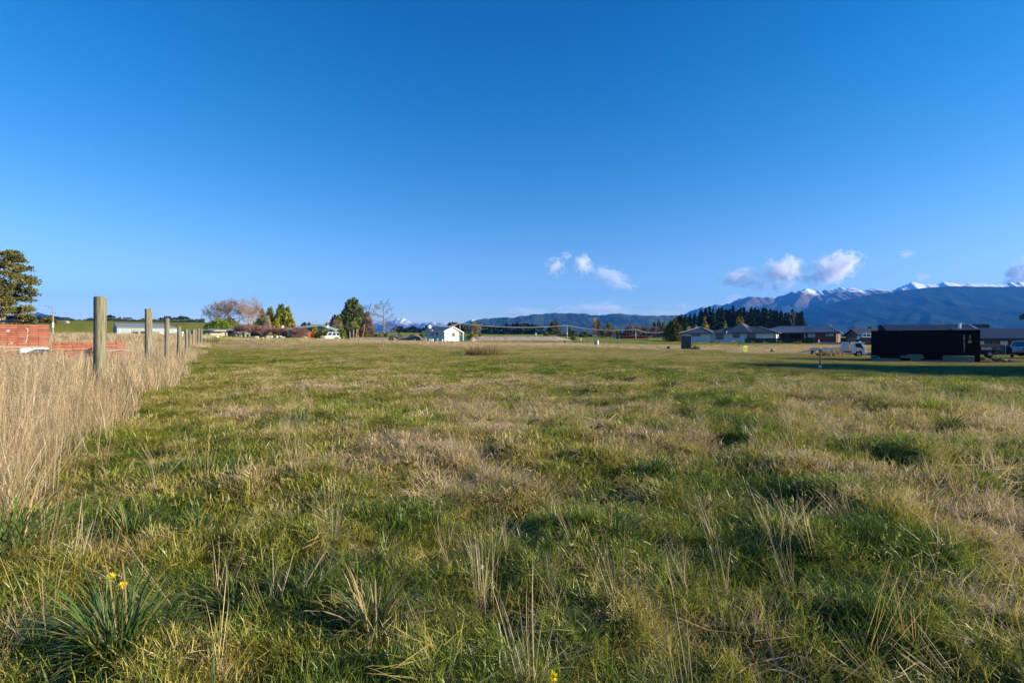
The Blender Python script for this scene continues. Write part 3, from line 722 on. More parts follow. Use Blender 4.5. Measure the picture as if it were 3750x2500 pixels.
b, tw = bare_tree(8.0, 371, 0.13, 6, spread=0.5, up=0.15, twig=0.022, kids=3)
t = thing('bare_tree', 'slender pale grey bare tree left of the large bare trees', 'tree', at(778, 128)); t.scale = (0.95,) * 3
b.build('trunk', grey_twig_m, t); tw.build('crown', grey_twig_m, t)
for k, (px, Y, yt, lab, cm, tm2, sp, dp) in enumerate([(832, 126, 1096, 'large bare tree with dense brown twigs, left of the big leafless trio', brown_twig_m, pale_bark_m, 0.6, 6), (868, 132, 1090, 'large bare grey tree in the middle of the big leafless trio', grey_twig_m, grey_twig_m, 0.5, 6), (906, 122, 1094, 'large bare tree with pale bark, right of the big leafless trio', tan_twig_m, pale_bark_m, 0.55, 6)]):
    loc = at(px, Y); h = PZ(yt, Y) - loc[2]
    b, tw = bare_tree(h * 1.02, 375 + k, 0.24, dp, spread=sp + 0.12, up=0.10, kids=3, shrink=0.72, twig=0.030, stems=2 if k == 1 else 3)
    t = thing('bare_tree', lab, 'tree', loc, k * 1.3, 'big leafless trio'); b.build('trunk', tm2, t); tw.build('crown', cm, t)
for k, (px, Y, yt, hw, lab, m_, sh, n, lf) in enumerate([
    (800, 116, 1164, 46, 'bright green rounded shrub behind the low cream shed', bright_m, DOME, 2600, 0.28),
    (838, 120, 1158, 34, 'olive green rounded shrub right of the bright green one', olive_m, DOME, 1600, 0.3),
    (958, 136, 1128, 22, 'narrow dark conifer directly right of the big bare trees', shrub_m, TALL, 1100, 0.4),
    (990, 132, 1121, 24, 'olive conifer second from the big bare trees', olive_m, TALL, 1300, 0.4),
    (1030, 128, 1110, 28, 'tallest golden green conifer left of the green roof', leafmat('golden_green_conifer', (0.045, 0.068, 0.009), (0.285, 0.285, 0.033), 0.05, 0.15), TALL, 2200, 0.38),
    (1054, 130, 1122, 24, 'golden green conifer right beside the tallest one', leafmat('golden_green_conifer', (0.000, 0.000, 0.000), (0.000, 0.000, 0.000)), TALL, 1400, 0.38),
    (1012, 118, 1160, 16, 'yellow green rounded shrub below the golden conifers', yellow_m, ROUND, 700, 0.28),
    (980, 120, 1156, 12, 'pale dry twiggy shrub left of the yellow green shrub', leafmat('pale_shrub', (0.195, 0.165, 0.090), (0.510, 0.435, 0.255), 0.1, 0.2), TALL, 500, 0.3),
    (935, 120, 1175, 16, 'dark low shrub under the right big bare tree', shrub_m, DOME, 500, 0.3),
    (1152, 108, 1194, 15, 'bright yellow shrub standing over the red container', yellow_m, DOME, 900, 0.22),
    (1188, 108, 1202, 20, 'yellow green clipped hedge along the top of the red container', leafmat('yellow_green_hedge', (0.090, 0.105, 0.015), (0.390, 0.405, 0.045), 0.05, 0.2), DOME, 900, 0.22),
    (1250, 103, 1200, 18, 'bright green climbing shrub right of the white car', bright_m, DOME, 1700, 0.22),
    (1195, 150, 1177, 12, 'small olive tree above the right part of the green roof', olive_m, ROUND, 500, 0.4),
    (1222, 140, 1150, 18, 'grey green wispy tree left of the tall dark evergreen', pine_blue_m, ROUND, 700, 0.4),
    (1236, 132, 1148, 17, 'olive tree tucked against the tall dark evergreen', olive_m, ROUND, 800, 0.36),
    (1292, 138, 1090, 52, 'tallest dark dense evergreen left of the bare spreading tree', leafmat('dense_evergreen', (0.033, 0.051, 0.015), (0.180, 0.210, 0.057), 0.05, 0.12), TALL, 5200, 0.42),
    (1230, 124, 1170, 22, 'purple grey bare shrub left of the cabbage tree', leafmat('purple_grey_twigs', (0.105, 0.075, 0.068), (0.330, 0.240, 0.210), 0.1, 0.2), ROUND, 900, 0.3),
    (1272, 112, 1190, 24, 'dark tangled shrub behind the cabbage tree', leafmat('dark_tangle', (0.018, 0.018, 0.015), (0.112, 0.090, 0.068), 0.05, 0.1), ROUND, 1000, 0.3),
    (1345, 116, 1140, 22, 'brown leafless shrubby tree with dense twigs behind the paling fence', leafmat('brown_dense_twigs', (0.11, 0.075, 0.06), (0.30, 0.21, 0.165), 0.05, 0.2), TALL, 1500, 0.34),
    (1340, 108, 1214, 12, 'round olive bush behind the middle of the paling fence', olive_m, DOME, 500, 0.2),
    (1290, 108, 1218, 14, 'dark bush behind the left end of the paling fence', shrub_m, DOME, 400, 0.2),
    (1380, 108, 1219, 16, 'low yellow green bush behind the paling fence', yellow_m if False else olive_m, DOME, 500, 0.2),
    (1412, 108, 1217, 10, 'rounded bush behind the right end of the paling fence', shrub_m, DOME, 350, 0.2),
    (1440, 118, 1224, 16, 'low green shrub right of the paling fence', shrub_m, DOME, 350, 0.22),
    (1462, 124, 1218, 11, 'rounded green shrub left of the dirt mound', olive_m, DOME, 300, 0.25),
    (1510, 150, 1222, 14, 'flat dark shrub behind the dirt mound', shrub_m, DOME, 300, 0.3),
    (1545, 126, 1214, 11, 'dark bush at the left wall of the white cabin', shrub_m, DOME, 400, 0.25),
    (1729, 140, 1214, 9, 'yellow flowering bush right of the white cabin', yellow_m, ROUND, 500, 0.25),
    (1716, 142, 1224, 9, 'low dark bush beside the yellow flowering bush', shrub_m, DOME, 260, 0.25),
    (1759, 150, 1213, 6, 'small spiky dark shrub on the gravel bank', shrub_m, TALL, 260, 0.25),
    (2099, 138, 1228, 9, 'round green bush at the right end of the gravel bank', olive_m, DOME, 350, 0.22),
    ]):
    th = 0.22 if ('bare' in lab or 'leafless' in lab or 'dry twiggy' in lab or 'tangled' in lab) and 'bare spreading' not in lab and 'bare trees' not in lab else 0
    crown_tree('garden_tree' if yt < 1185 else 'garden_shrub', lab, px, Y, yt, hw, sh, int(n * 1.4), 400 + k, m_, lf * (0.85 if not th else 1.1), 0.12, cat='tree' if yt < 1185 else 'shrub', thin=th)
# cabbage tree with three stems
t = thing('cabbage_tree', 'cabbage tree with spiky heads on three pale stems', 'tree', at(1294, 106))
for dx, hh, s in ((-0.9, 3.0, 1.0), (0.0, 3.6, 1.15), (0.8, 2.9, 0.95)):
    MB().cyl((dx * 0.7, 0, -0.1), (dx, 0, hh), 0.11, 0.08, 7).build('stem', pale_bark_m, t)
    r = np.random.RandomState(int(hh * 10)); n = 260
    d = rvec(n, r); d[:, 2] = d[:, 2] * 0.8 + 0.1; ln = 0.75 * s * (0.7 + 0.3 * r.rand(n))
    c0 = np.array([dx, 0, hh])[None] + d * (ln * 0.55)[:, None]
    q = np.cross(d, rvec(n, r)); q /= np.linalg.norm(q, axis=1)[:, None]
    obj('leaf_head', quads_mesh('leaf_head', c0, d * (ln * 0.5)[:, None], q * 0.07, np.clip(r.rand(n), 0, 1), [palm_m]), None, t)
# orange stemmed tree
t = thing('orange_stem_tree', 'leafless tree with two bright orange stems and brown twigs', 'tree', at(1322, 107))
MB().cyl((-0.5, 0, -0.1), (-0.8, 0, 3.6), 0.12, 0.07, 7).build('stem', orange_bark_m, t); MB().cyl((0.2, 0, -0.1), (0.9, 0, 3.9), 0.12, 0.07, 7).build('stem', orange_bark_m, t)
b, tw = MB(), MB(); R5 = random.Random(5)
grow(b, tw, (-0.8, 0, 3.5), (-0.1, 0, 1), 1.7, 0.06, 4, R5, spread=0.5, twig=0.03, kids=4); grow(b, tw, (0.9, 0, 3.8), (0.2, 0, 1), 1.9, 0.06, 4, R5, spread=0.5, twig=0.022, kids=3)
b.add(tw.v, tw.f); b.build('crown', brown_twig_m, t)
# wide bare tree with tiered horizontal branches
loc = at(1405, 108); h = PZ(1104, 108) - loc[2]
t = thing('bare_tree', 'bare spreading tree with long level branches right of the tall evergreen', 'tree', loc)
b, tw = MB(), MB(); R5 = random.Random(8)
b.cyl((0, 0, -0.1), (0, 0, h * 0.5), 0.2, 0.12, 8); b.cyl((0, 0, h * 0.5), (0.1, 0, h * 0.97), 0.12, 0.02, 6)
for k in range(34):
    z = h * (0.16 + 0.78 * k / 34); a = R5.uniform(0, 6.28); ln = (2.7 * (1 - (z / h - 0.16) * 0.85)) * R5.uniform(0.75, 1.1)
    d = Vector((math.cos(a), math.sin(a), 0.05 + 0.75 * (z / h) ** 2 - (0.18 if z < h * 0.35 else 0)))
    grow(b, tw, (0, 0, z), d.normalized(), ln, 0.05, 3, R5, spread=0.45, twig=0.019, kids=4, up=0.03, shrink=0.55)
b.build('trunk', grey_twig_m, t); tw.build('crown', grey_twig_m, t)
# pleached orchard: low trees with flat reddish tops
labs = ['low fruit tree with reddish twigs nearest the cream shed', 'low fruit tree with reddish twigs behind the blue and white box', 'low fruit tree with a forked dark trunk in the middle of the reddish row', 'low fruit tree with reddish twigs left of the satellite dish', 'rounded reddish bare bush at the left end of the red container']
for k, (px, Y, yt, hw) in enumerate([(890, 104, 1189, 26), (930, 102, 1191, 26), (972, 100, 1193, 28), (1022, 99, 1198, 26), (1096, 98, 1196, 34)]):
    loc = at(px, Y); h = PZ(yt, Y) - loc[2]; w = hw / F * Y
    t = thing('fruit_tree', labs[k], 'tree', loc, k, 'row of low reddish fruit trees' if k < 4 else None)
    b, tw = MB(), MB(); R5 = random.Random(60 + k)
    b.cyl((0, 0, -0.1), (0.05, 0, h * 0.35), 0.13, 0.1, 6)
    for q in range(7):
        a = q * 0.9 + R5.uniform(-0.3, 0.3); d = Vector((math.cos(a), math.sin(a) * 0.8, 0.75 if k < 4 else 0.9)).normalized()
        grow(b, tw, (0.05, 0, h * 0.33), d, w * 0.5, 0.07, 2, R5, spread=0.6, twig=0.03, kids=3, up=0.16, shrink=0.62)
    b.build('trunk', bark_m, t); tw.build('branches', brown_twig_m, t)
    dome = [(0, 0, h * .76, w * 1.1, w * .9, h * .2), (-w * .75, 0, h * .72, w * .7, w * .6, h * .2), (w * .75, .2, h * .7, w * .7, w * .6, h * .22), (w * .2, -.4, h * .86, w * .7, w * .5, h * .12), (-w * .9, .2, h * .6, w * .4, w * .5, h * .14)] if k < 4 else [(0, 0, h * .55, w, w * .8, h * .46), (w * .3, 0, h * .6, w * .6, w * .6, h * .4)]
    obj('crown', quads_mesh('crown', *thin_quads(blob_crown(dome, 2300, 980 + k, 0.36, 0.1), 0.10), [twig_red]), None, t); continue
    me = tw.mesh('crown'); co = np.array(tw.v); co[:, 2] = np.minimum(co[:, 2], h + 0.12 * np.sin(co[:, 0] * 9)); me.vertices.foreach_set('co', co.ravel()); me.update()
    obj('crown', me, red_twig_m, t)
# clipped field hedge far right of the bank, russet hedge
for (a_, b_, Y, zt, m_, lab) in [(2040, 2076, 235, 1224, shrub_m, 'clipped green hedge left of the field gate'), (2080, 2146, 240, 1225, shrub_m, 'clipped dark green hedge along the field edge'), (2148, 2168, 242, 1225, olive_m, 'short pale green hedge left of the poplars')]:
    x0, x1 = PX(a_, Y), PX(b_, Y); xm = (x0 + x1) / 2; z = gz(xm, Y); hh = PZ(zt, Y) - z
    r = np.random.RandomState(int(a_)); n = 500
    P_ = np.stack([r.uniform(x0 - xm, x1 - xm, n), r.uniform(-0.8, 0.8, n), r.uniform(0.05, hh, n)], -1)
    A_ = rvec(n, r); q = np.cross(A_, rvec(n, r)); q /= np.linalg.norm(q, axis=1)[:, None]
    o = obj('field_hedge', quads_mesh('field_hedge', P_, A_ * 0.4, q * 0.4, r.rand(n), [m_]), None); o.location = (xm, Y, z); tag(o, lab, 'hedge', 'clipped hedges of the far field')
x0, x1 = PX(2270, 205), PX(2372, 205); xm = (x0 + x1) / 2; z = gz(xm, 205); r = np.random.RandomState(77); n = 700
P_ = np.stack([r.uniform(x0 - xm, x1 - xm, n), r.uniform(-0.7, 0.7, n), r.uniform(0.05, PZ(1230, 205) - z, n)], -1); A_ = rvec(n, r); q = np.cross(A_, rvec(n, r)); q /= np.linalg.norm(q, axis=1)[:, None]
o = obj('russet_hedge', quads_mesh('russet_hedge', P_, A_ * 0.4, q * 0.4, r.rand(n), [russet_m]), None); o.location = (xm, 205, z); tag(o, 'long russet red hedge at the foot of the bare trees', 'hedge')
# ================================================================== GRASS
gm = newmat('grass_blades')
a1 = N(gm, 'ShaderNodeAttribute'); a1.attribute_type = 'INSTANCER'; a1.attribute_name = 'dry'
a2 = N(gm, 'ShaderNodeAttribute'); a2.attribute_type = 'INSTANCER'; a2.attribute_name = 'tone'
a3 = N(gm, 'ShaderNodeAttribute'); a3.attribute_name = 'bcol'
sx = N(gm, 'ShaderNodeSeparateXYZ'); L(gm, a3.outputs['Vector'], sx.inputs[0])
m1 = N(gm, 'ShaderNodeMath', operation='MULTIPLY_ADD'); m1.inputs[1].default_value = 0.44; L(gm, sx.outputs['X'], m1.inputs[0]); L(gm, a1.outputs['Fac'], m1.inputs[2])
m2 = N(gm, 'ShaderNodeMath', operation='SUBTRACT'); m2.inputs[1].default_value = 0.22; L(gm, m1.outputs[0], m2.inputs[0])
rp = N(gm, 'ShaderNodeValToRGB'); e = rp.color_ramp.elements
e[0].position = 0.0; e[0].color = (0.045, 0.10, 0.014, 1); e[1].position = 1.0; e[1].color = (0.56, 0.44, 0.28, 1)
for p_, c_ in [(0.22, (0.165, 0.225, 0.018)), (0.44, (0.30, 0.30, 0.030)), (0.62, (0.42, 0.335, 0.085)), (0.8, (0.52, 0.39, 0.21))]:
    q = e.new(p_); q.color = (*c_, 1)
L(gm, m2.outputs[0], rp.inputs[0])
vm = N(gm, 'ShaderNodeVectorMath', operation='SCALE'); L(gm, rp.outputs[0], vm.inputs[0]); L(gm, a2.outputs['Fac'], vm.inputs['Scale'])
d_ = N(gm, 'ShaderNodeBsdfDiffuse'); t_2 = N(gm, 'ShaderNodeBsdfTranslucent'); g_ = N(gm, 'ShaderNodeBsdfGlossy'); g_.inputs['Roughness'].default_value = 0.45
g_.inputs['Color'].default_value = (1, 1, 1, 1)
x1_ = N(gm, 'ShaderNodeMixShader'); x1_.inputs[0].default_value = 0.38; x2_ = N(gm, 'ShaderNodeMixShader'); x2_.inputs[0].default_value = 0.035
L(gm, vm.outputs[0], d_.inputs[0]); L(gm, vm.outputs[0], t_2.inputs[0]); L(gm, d_.outputs[0], x1_.inputs[1]); L(gm, t_2.outputs[0], x1_.inputs[2])
L(gm, x1_.outputs[0], x2_.inputs[1]); L(gm, g_.outputs[0], x2_.inputs[2])
o_ = N(gm, 'ShaderNodeOutputMaterial'); L(gm, x2_.outputs[0], o_.inputs[0])
GRASS = gm
# the same leaf for single plants (no scatter): colour from the blade attribute alone
gm2 = newmat('grass_leaves')
a3 = N(gm2, 'ShaderNodeAttribute'); a3.attribute_name = 'bcol'
sx = N(gm2, 'ShaderNodeSeparateXYZ'); L(gm2, a3.outputs['Vector'], sx.inputs[0])
rp2 = N(gm2, 'ShaderNodeValToRGB'); e = rp2.color_ramp.elements
e[0].position = 0.0; e[0].color = (0.032, 0.085, 0.026, 1); e[1].position = 1.0; e[1].color = (0.46, 0.34, 0.2, 1)
for p_, c_ in [(0.3, (0.07, 0.14, 0.03)), (0.55, (0.12, 0.165, 0.03)), (0.75, (0.30, 0.22, 0.08))]:
    q = e.new(p_); q.color = (*c_, 1)
L(gm2, sx.outputs['X'], rp2.inputs[0])
d_ = N(gm2, 'ShaderNodeBsdfPrincipled'); d_.inputs['Roughness'].default_value = 0.5; d_.inputs['Specular IOR Level'].default_value = 0.35
t_2 = N(gm2, 'ShaderNodeBsdfTranslucent'); x1_ = N(gm2, 'ShaderNodeMixShader'); x1_.inputs[0].default_value = 0.25
L(gm2, rp2.outputs[0], d_.inputs[0]); L(gm2, rp2.outputs[0], t_2.inputs[0]); L(gm2, d_.outputs[0], x1_.inputs[1]); L(gm2, t_2.outputs[0], x1_.inputs[2])
o_ = N(gm2, 'ShaderNodeOutputMaterial'); L(gm2, x1_.outputs[0], o_.inputs[0])

def blades(n, rad, h0, h1, w, seed, splay=0.5, bend=0.6, seg=3, heads=0.0, lie=0.0, rnd=(0, 1), out=None, rowbias=None):
    """n bent, tapering blades rooted within radius rad. Returns verts, faces, per-vertex attribute (dryness, height, 0)."""
    r = np.random.RandomState(seed)
    V, Fc, A = ([], [], []) if out is None else out
    for k in range(n):
        az = r.rand() * 6.2832; q = rad * math.sqrt(r.rand())
        b0 = np.array([q * math.cos(az), q * math.sin(az), -0.02])
        h = h0 + (h1 - h0) * r.rand() ** 1.3
        da = az + r.normal() * 0.9
        th = abs(r.normal()) * splay * 0.6 + splay * 0.25 * (q / max(rad, 1e-3)) + lie
        bd = bend * (0.3 + 0.9 * r.rand())
        ww = w * (0.7 + 0.6 * r.rand()); tw = r.rand() * 6.28
        dry = rnd[0] + (rnd[1] - rnd[0]) * r.rand()
        o = len(V); p = b0.copy(); s = h / seg
        for i in range(seg + 1):
            t = i / seg
            an = min(th + bd * t * t, 2.4)
            sd = np.array([-math.sin(da + 0.6 * math.sin(tw)), math.cos(da + 0.6 * math.sin(tw)), 0.12 * math.cos(tw)])
            wd = ww * (1.0 - 0.25 * t if i < seg else 0.0)
            if i < seg:
                V.append(p - sd * wd / 2); V.append(p + sd * wd / 2); A += [(dry, t, 0)] * 2
            else:
                V.append(p.copy()); A.append((min(1, dry + 0.25 * r.rand()), 1, 0))
            p = p + s * np.array([math.sin(an) * math.cos(da), math.sin(an) * math.sin(da), math.cos(an)])
        for i in range(seg - 1):
            Fc.append((o + 2 * i, o + 2 * i + 1, o + 2 * i + 3, o + 2 * i + 2))
        Fc.append((o + 2 * seg - 2, o + 2 * seg - 1, o + 2 * seg))
        if heads and r.rand() < heads:
            tip = V[o + 2 * seg]; dirn = tip - (V[o + 2 * seg - 1] + V[o + 2 * seg - 2]) / 2; dirn /= np.linalg.norm(dirn) + 1e-9
            for hh in range(7):
                c0 = tip - dirn * (0.15 * hh / 7 * h) + r.normal(size=3) * 0.004
                sd = r.normal(size=3); sd -= dirn * sd.dot(dirn); sd /= np.linalg.norm(sd)
                ln = h * 0.020 * (0.6 + 0.8 * r.rand()) * (0.6 + 0.5 * hh / 7); o2 = len(V)
                V += [c0, c0 + sd * ln * 0.5 + dirn * ln * 0.6 + np.array([0.003, 0, 0]), c0 + sd * ln + dirn * ln * 1.1]
                V.append(c0 + sd * ln * 0.5 + dirn * ln * 0.25); A += [(dry, 1, 0)] * 4; Fc.append((o2, o2 + 1, o2 + 2, o2 + 3))
    return V, Fc, A
def blade_mesh(name, vfa, m):
    V, Fc, A = vfa
    me = bpy.data.meshes.new(name); me.from_pydata([tuple(v) for v in V], [], Fc)
    at2 = me.attributes.new('bcol', 'FLOAT_VECTOR', 'POINT'); at2.data.foreach_set('vector', np.array(A, np.float32).ravel())
    me.materials.append(m)
    return me
def proto_collection(name, meshes):
    c = bpy.data.collections.new(name)
    for i, me in enumerate(meshes):
        c.objects.link(bpy.data.objects.new('%s_%02d' % (name, i), me))
    return c
def scatter(name, coll, P_, rot, scl, idx, dry, tone, label):
    me = bpy.data.meshes.new(name); me.from_pydata(P_.tolist(), [], [])
    for nm, ty, key, arr in [('rot', 'FLOAT_VECTOR', 'vector', rot), ('scl', 'FLOAT_VECTOR', 'vector', scl), ('idx', 'INT', 'value', idx.astype(np.int32)), ('dry', 'FLOAT', 'value', dry), ('tone', 'FLOAT', 'value', tone)]:
        at2 = me.attributes.new(nm, ty, 'POINT'); at2.data.foreach_set(key, (arr.astype(np.float32) if ty != 'INT' else arr.astype(np.int32)).ravel())
    me.materials.append(GRASS)
    o = bpy.data.objects.new(name, me); COL.objects.link(o)
    ng = bpy.data.node_groups.new(name, 'GeometryNodeTree')
    ng.interface.new_socket('Geometry', in_out='INPUT', socket_type='NodeSocketGeometry'); ng.interface.new_socket('Geometry', in_out='OUTPUT', socket_type='NodeSocketGeometry')
    gi = ng.nodes.new('NodeGroupInput'); go = ng.nodes.new('NodeGroupOutput')
    ci = ng.nodes.new('GeometryNodeCollectionInfo'); ci.inputs['Collection'].default_value = coll; ci.inputs['Separate Children'].default_value = True; ci.inputs['Reset Children'].default_value = True
    ip = ng.nodes.new('GeometryNodeInstanceOnPoints'); ip.inputs['Pick Instance'].default_value = True
    def na(nm, ty):
        n = ng.nodes.new('GeometryNodeInputNamedAttribute'); n.data_type = ty; n.inputs[0].default_value = nm
        return [s for s in n.outputs if s.enabled and s.name == 'Attribute'][0]
    ng.links.new(gi.outputs[0], ip.inputs['Points']); ng.links.new(ci.outputs[0], ip.inputs['Instance'])
    ng.links.new(na('idx', 'INT'), ip.inputs['Instance Index']); ng.links.new(na('rot', 'FLOAT_VECTOR'), ip.inputs['Rotation']); ng.links.new(na('scl', 'FLOAT_VECTOR'), ip.inputs['Scale'])
    ng.links.new(ip.outputs[0], go.inputs[0])
    md = o.modifiers.new('scatter', 'NODES'); md.node_group = ng
    return tag(o, label, None, None, 'stuff')

TUFT = proto_collection('grass_tuft',
    [blade_mesh('tuft', blades(64, 0.085, 0.025, 0.095, 0.0025, 500 + k, 1.2, 1.2), GRASS) for k in range(5)] +           # 0-4 near
    [blade_mesh('tuft', blades(60, 0.15, 0.03, 0.10, 0.0045, 510 + k, 1.2, 1.1), GRASS) for k in range(4)] +              # 5-8 middle
    [blade_mesh('tuft', blades(70, 0.34, 0.03, 0.10, 0.010, 520 + k, 1.1, 1.0), GRASS) for k in range(4)] +               # 9-12 far
    [blade_mesh('tuft', blades(64, 0.85, 0.035, 0.15, 0.022, 530 + k, 1.0, 0.9), GRASS) for k in range(4)] +               # 13-16 very far
    [blade_mesh('tuft', blades(50, 0.13, 0.06, 0.17, 0.0024, 540 + k, 0.5, 0.4, lie=1.2), GRASS) for k in range(3)] +     # 17-19 matted thatch
    [blade_mesh('tuft', blades(44, 0.06, 0.08, 0.22, 0.0050, 550 + k, 1.2, 1.2, seg=4), GRASS) for k in range(4)] +       # 20-23 coarse green tufts
    [blade_mesh('tuft', blades(60, 0.14, 0.08, 0.22, 0.0085, 560 + k, 1.2, 1.1, seg=3), GRASS) for k in range(4)])        # 24-27 coarse tufts farther off
def wedge(y0, y1, dens, seed, lim=1.14, extra=0.5):
    r = np.random.RandomState(seed)
    w0 = lim * y0 + extra; w1 = lim * y1 + extra
    n = int((w0 + w1) * (y1 - y0) * dens)
    u = r.rand(n)
    # uniform over the trapezoid
    A = (w1 - w0); t = (-w0 + np.sqrt(w0 * w0 + u * A * (w0 + w1))) / A if abs(A) > 1e-6 else u
    y = y0 + t * (y1 - y0); x = r.uniform(-1, 1, n) * (lim * y + extra)
    return x, y, r
def left_belt(x, y): return sst(-0.15, 0.5, -(x + 1.55 + 0.6 * y) + 1.3 * (fbm(x * 0.7, y * 0.7, 77, 3) - 0.5)) * (y > 1.2)
def plot_mask(x, y): return sst(0.44, 0.55, x / np.maximum(y, 1) - 0.02 * (fbm(x * .2, y * .2, 81, 2) - .5)) * sst(19.0, 22.0, y) * sst(66, 56, y)
def dryness(x, y):
    q = x * 0.5 + y * 0.86; p = x * 0.86 - y * 0.5
    r_ = np.hypot(x, y)
    K = 1.35; yz = y / 1.22
    d = 0.34 + 0.62 * (fbm(x * 0.55, y * 0.55, 61, 4) - 0.5) + 0.42 * (fbm(p * 0.22, q * 0.10, 63, 3) - 0.5) + 0.95 * (fbm(x * 1.7, y * 1.7, 65, 3) - 0.5)
    d = d + 0.16 * sst(3.5, 9, r_) * sst(0.75, 0.2, np.abs(x / y + 0.05)) 
    # dry drifts seen in the field
    for cx, cy, rx, ry, a in [(-0.7, 4.0, 0.9, 1.1, .4), (-1.0, 9.0, 1.6, 3.0, .25), (-3.4, 9.5, 0.9, 0.8, .5), (5.2, 5.2, 1.5, 0.8, .28), (8.5, 12, 2.8, 1.6, .42), (0.2, 6.5, 1.4, 1.2, .22), (-1.5, 2.9, 0.5, 0.5, .35), (3.2, 2.6, 1.0, 0.9, .3), (1.0, 12, 2, 2, .2), (-3.5, 6.2, .8, .9, .3)]:
        d = d + a * np.exp(-((x - cx * K) / rx / K) ** 2 - ((y - cy * K) / ry / K) ** 2)
    for cx, cy, rx, ry, a in [(0.7, 2.0, 1.0, 0.5, .3), (5.5, 9.0, 2.5, 1.2, .22), (9, 7.2, 1.6, 1.0, .25), (3.0, 7.5, 1.2, 0.7, .2), (-1.2, 5.3, 1.0, 0.8, .25), (-2.6, 6.0, .6, 1.6, .2)]:
        d = d - a * np.exp(-((x - cx * K) / rx / K) ** 2 - ((y - cy * K) / ry / K) ** 2)
    d = d + 0.08 * sst(24, 32, yz) * sst(60, 50, yz) + 0.40 * sst(50, 60, yz) * sst(86, 76, yz) - 0.14 * sst(82, 90, yz)
    return d
def place(x, y, r, lo, hi, s0, s1, keep, leanmul=1.0, drybias=0.0, zscale=None):
    k = r.rand(len(x)) < keep; x, y = x[k], y[k]; n = len(x)
    z = gza(x, y)
    rz = r.rand(n) * 6.2832
    right = sst(0.0, 5.0, x)
    lx = (-0.12 - 0.5 * right + 0.4 * r.normal(size=n)) * leanmul; ly = (0.10 * right + 0.4 * r.normal(size=n)) * leanmul
    c, s = np.cos(-rz), np.sin(-rz); ax = lx * c - ly * s; ay = lx * s + ly * c
    rot = np.stack([-ay, ax, rz], -1)
    hgt = 0.35 + 0.85 * fbm(x * 0.9, y * 0.9, 91, 3) 
    hgt = hgt * (1 - 0.75 * plot_mask(x, y)) * (1 - 0.45 * sst(20, 34, y) * sst(74, 64, y))
    sc = (s0 + (s1 - s0) * r.rand(n))
    scl = np.stack([sc, sc, sc * hgt * (1 if zscale is None else zscale)], -1)
    idx = r.randint(lo, hi + 1, n)
    dry = np.clip(dryness(x, y) + drybias + 0.10 * r.normal(size=n), 0.02, 1.0)
    tone = np.clip(1.0 + 0.16 * r.normal(size=n) - 0.12 * plot_mask(x, y), 0.6, 1.4)
    return np.stack([x, y, z], -1), rot, scl, idx, dry, tone
def cat_(l): return [np.concatenate([q[i] for q in l]) for i in range(6)]
parts_ = []
def lb(x, y): return 1 - 0.85 * left_belt(x, y)
x, y, r = wedge(0.6, 3.5, 420, 1); parts_.append(place(x, y, r, 0, 4, 0.8, 1.35, lb(x, y)))
x, y, r = wedge(0.6, 4.0, 60, 2); parts_.append(place(x, y, r, 17, 19, 0.8, 1.4, 0.9 * lb(x, y) * sst(0.3, 0.55, fbm(x * 1.2, y * 1.2, 67, 3)), drybias=0.4))
x, y, r = wedge(0.8, 8, 9, 3); parts_.append(place(x, y, r, 20, 23, 0.7, 1.25, lb(x, y) * sst(0.45, 0.6, fbm(x * 0.9, y * 0.9, 69, 3)), drybias=-0.2))
x, y, r = wedge(7, 32, 2.2, 9); parts_.append(place(x, y, r, 24, 27, 0.8, 1.5, leanmul=0.5, keep=lb(x, y) * (1 - plot_mask(x, y)) * sst(0.45, 0.6, fbm(x * 0.6, y * 0.6, 69, 3)), drybias=-0.14))
x, y, r = wedge(3.2, 11, 190, 4); parts_.append(place(x, y, r, 5, 8, 0.75, 1.35, lb(x, y), leanmul=0.6))
x, y, r = wedge(3.8, 12, 22, 5); parts_.append(place(x, y, r, 17, 19, 1.0, 1.8, lb(x, y) * sst(0.35, 0.6, fbm(x * 1.0, y * 1.0, 67, 3)), drybias=0.35))
x, y, r = wedge(10, 32, 42, 6); parts_.append(place(x, y, r, 9, 12, 0.75, 1.3, lb(x, y), leanmul=0.2))
x, y, r = wedge(30, 76, 8, 7); parts_.append(place(x, y, r, 13, 16, 0.7, 1.2, lb(x, y) * 0.9, leanmul=0.06))
x, y, r = wedge(68, 130, 2.4, 8); k_ = (0.4 + 0.6 * fbm(x * .1, y * .25, 71, 3)) * sst(-0.62, -0.5, x / y); parts_.append(place(x, y, r, 13, 16, 1.1, 1.8, k_, leanmul=0.05))
scatter('pasture_grass', TUFT, *cat_(parts_), 'rough green and straw coloured pasture grass covering the field')

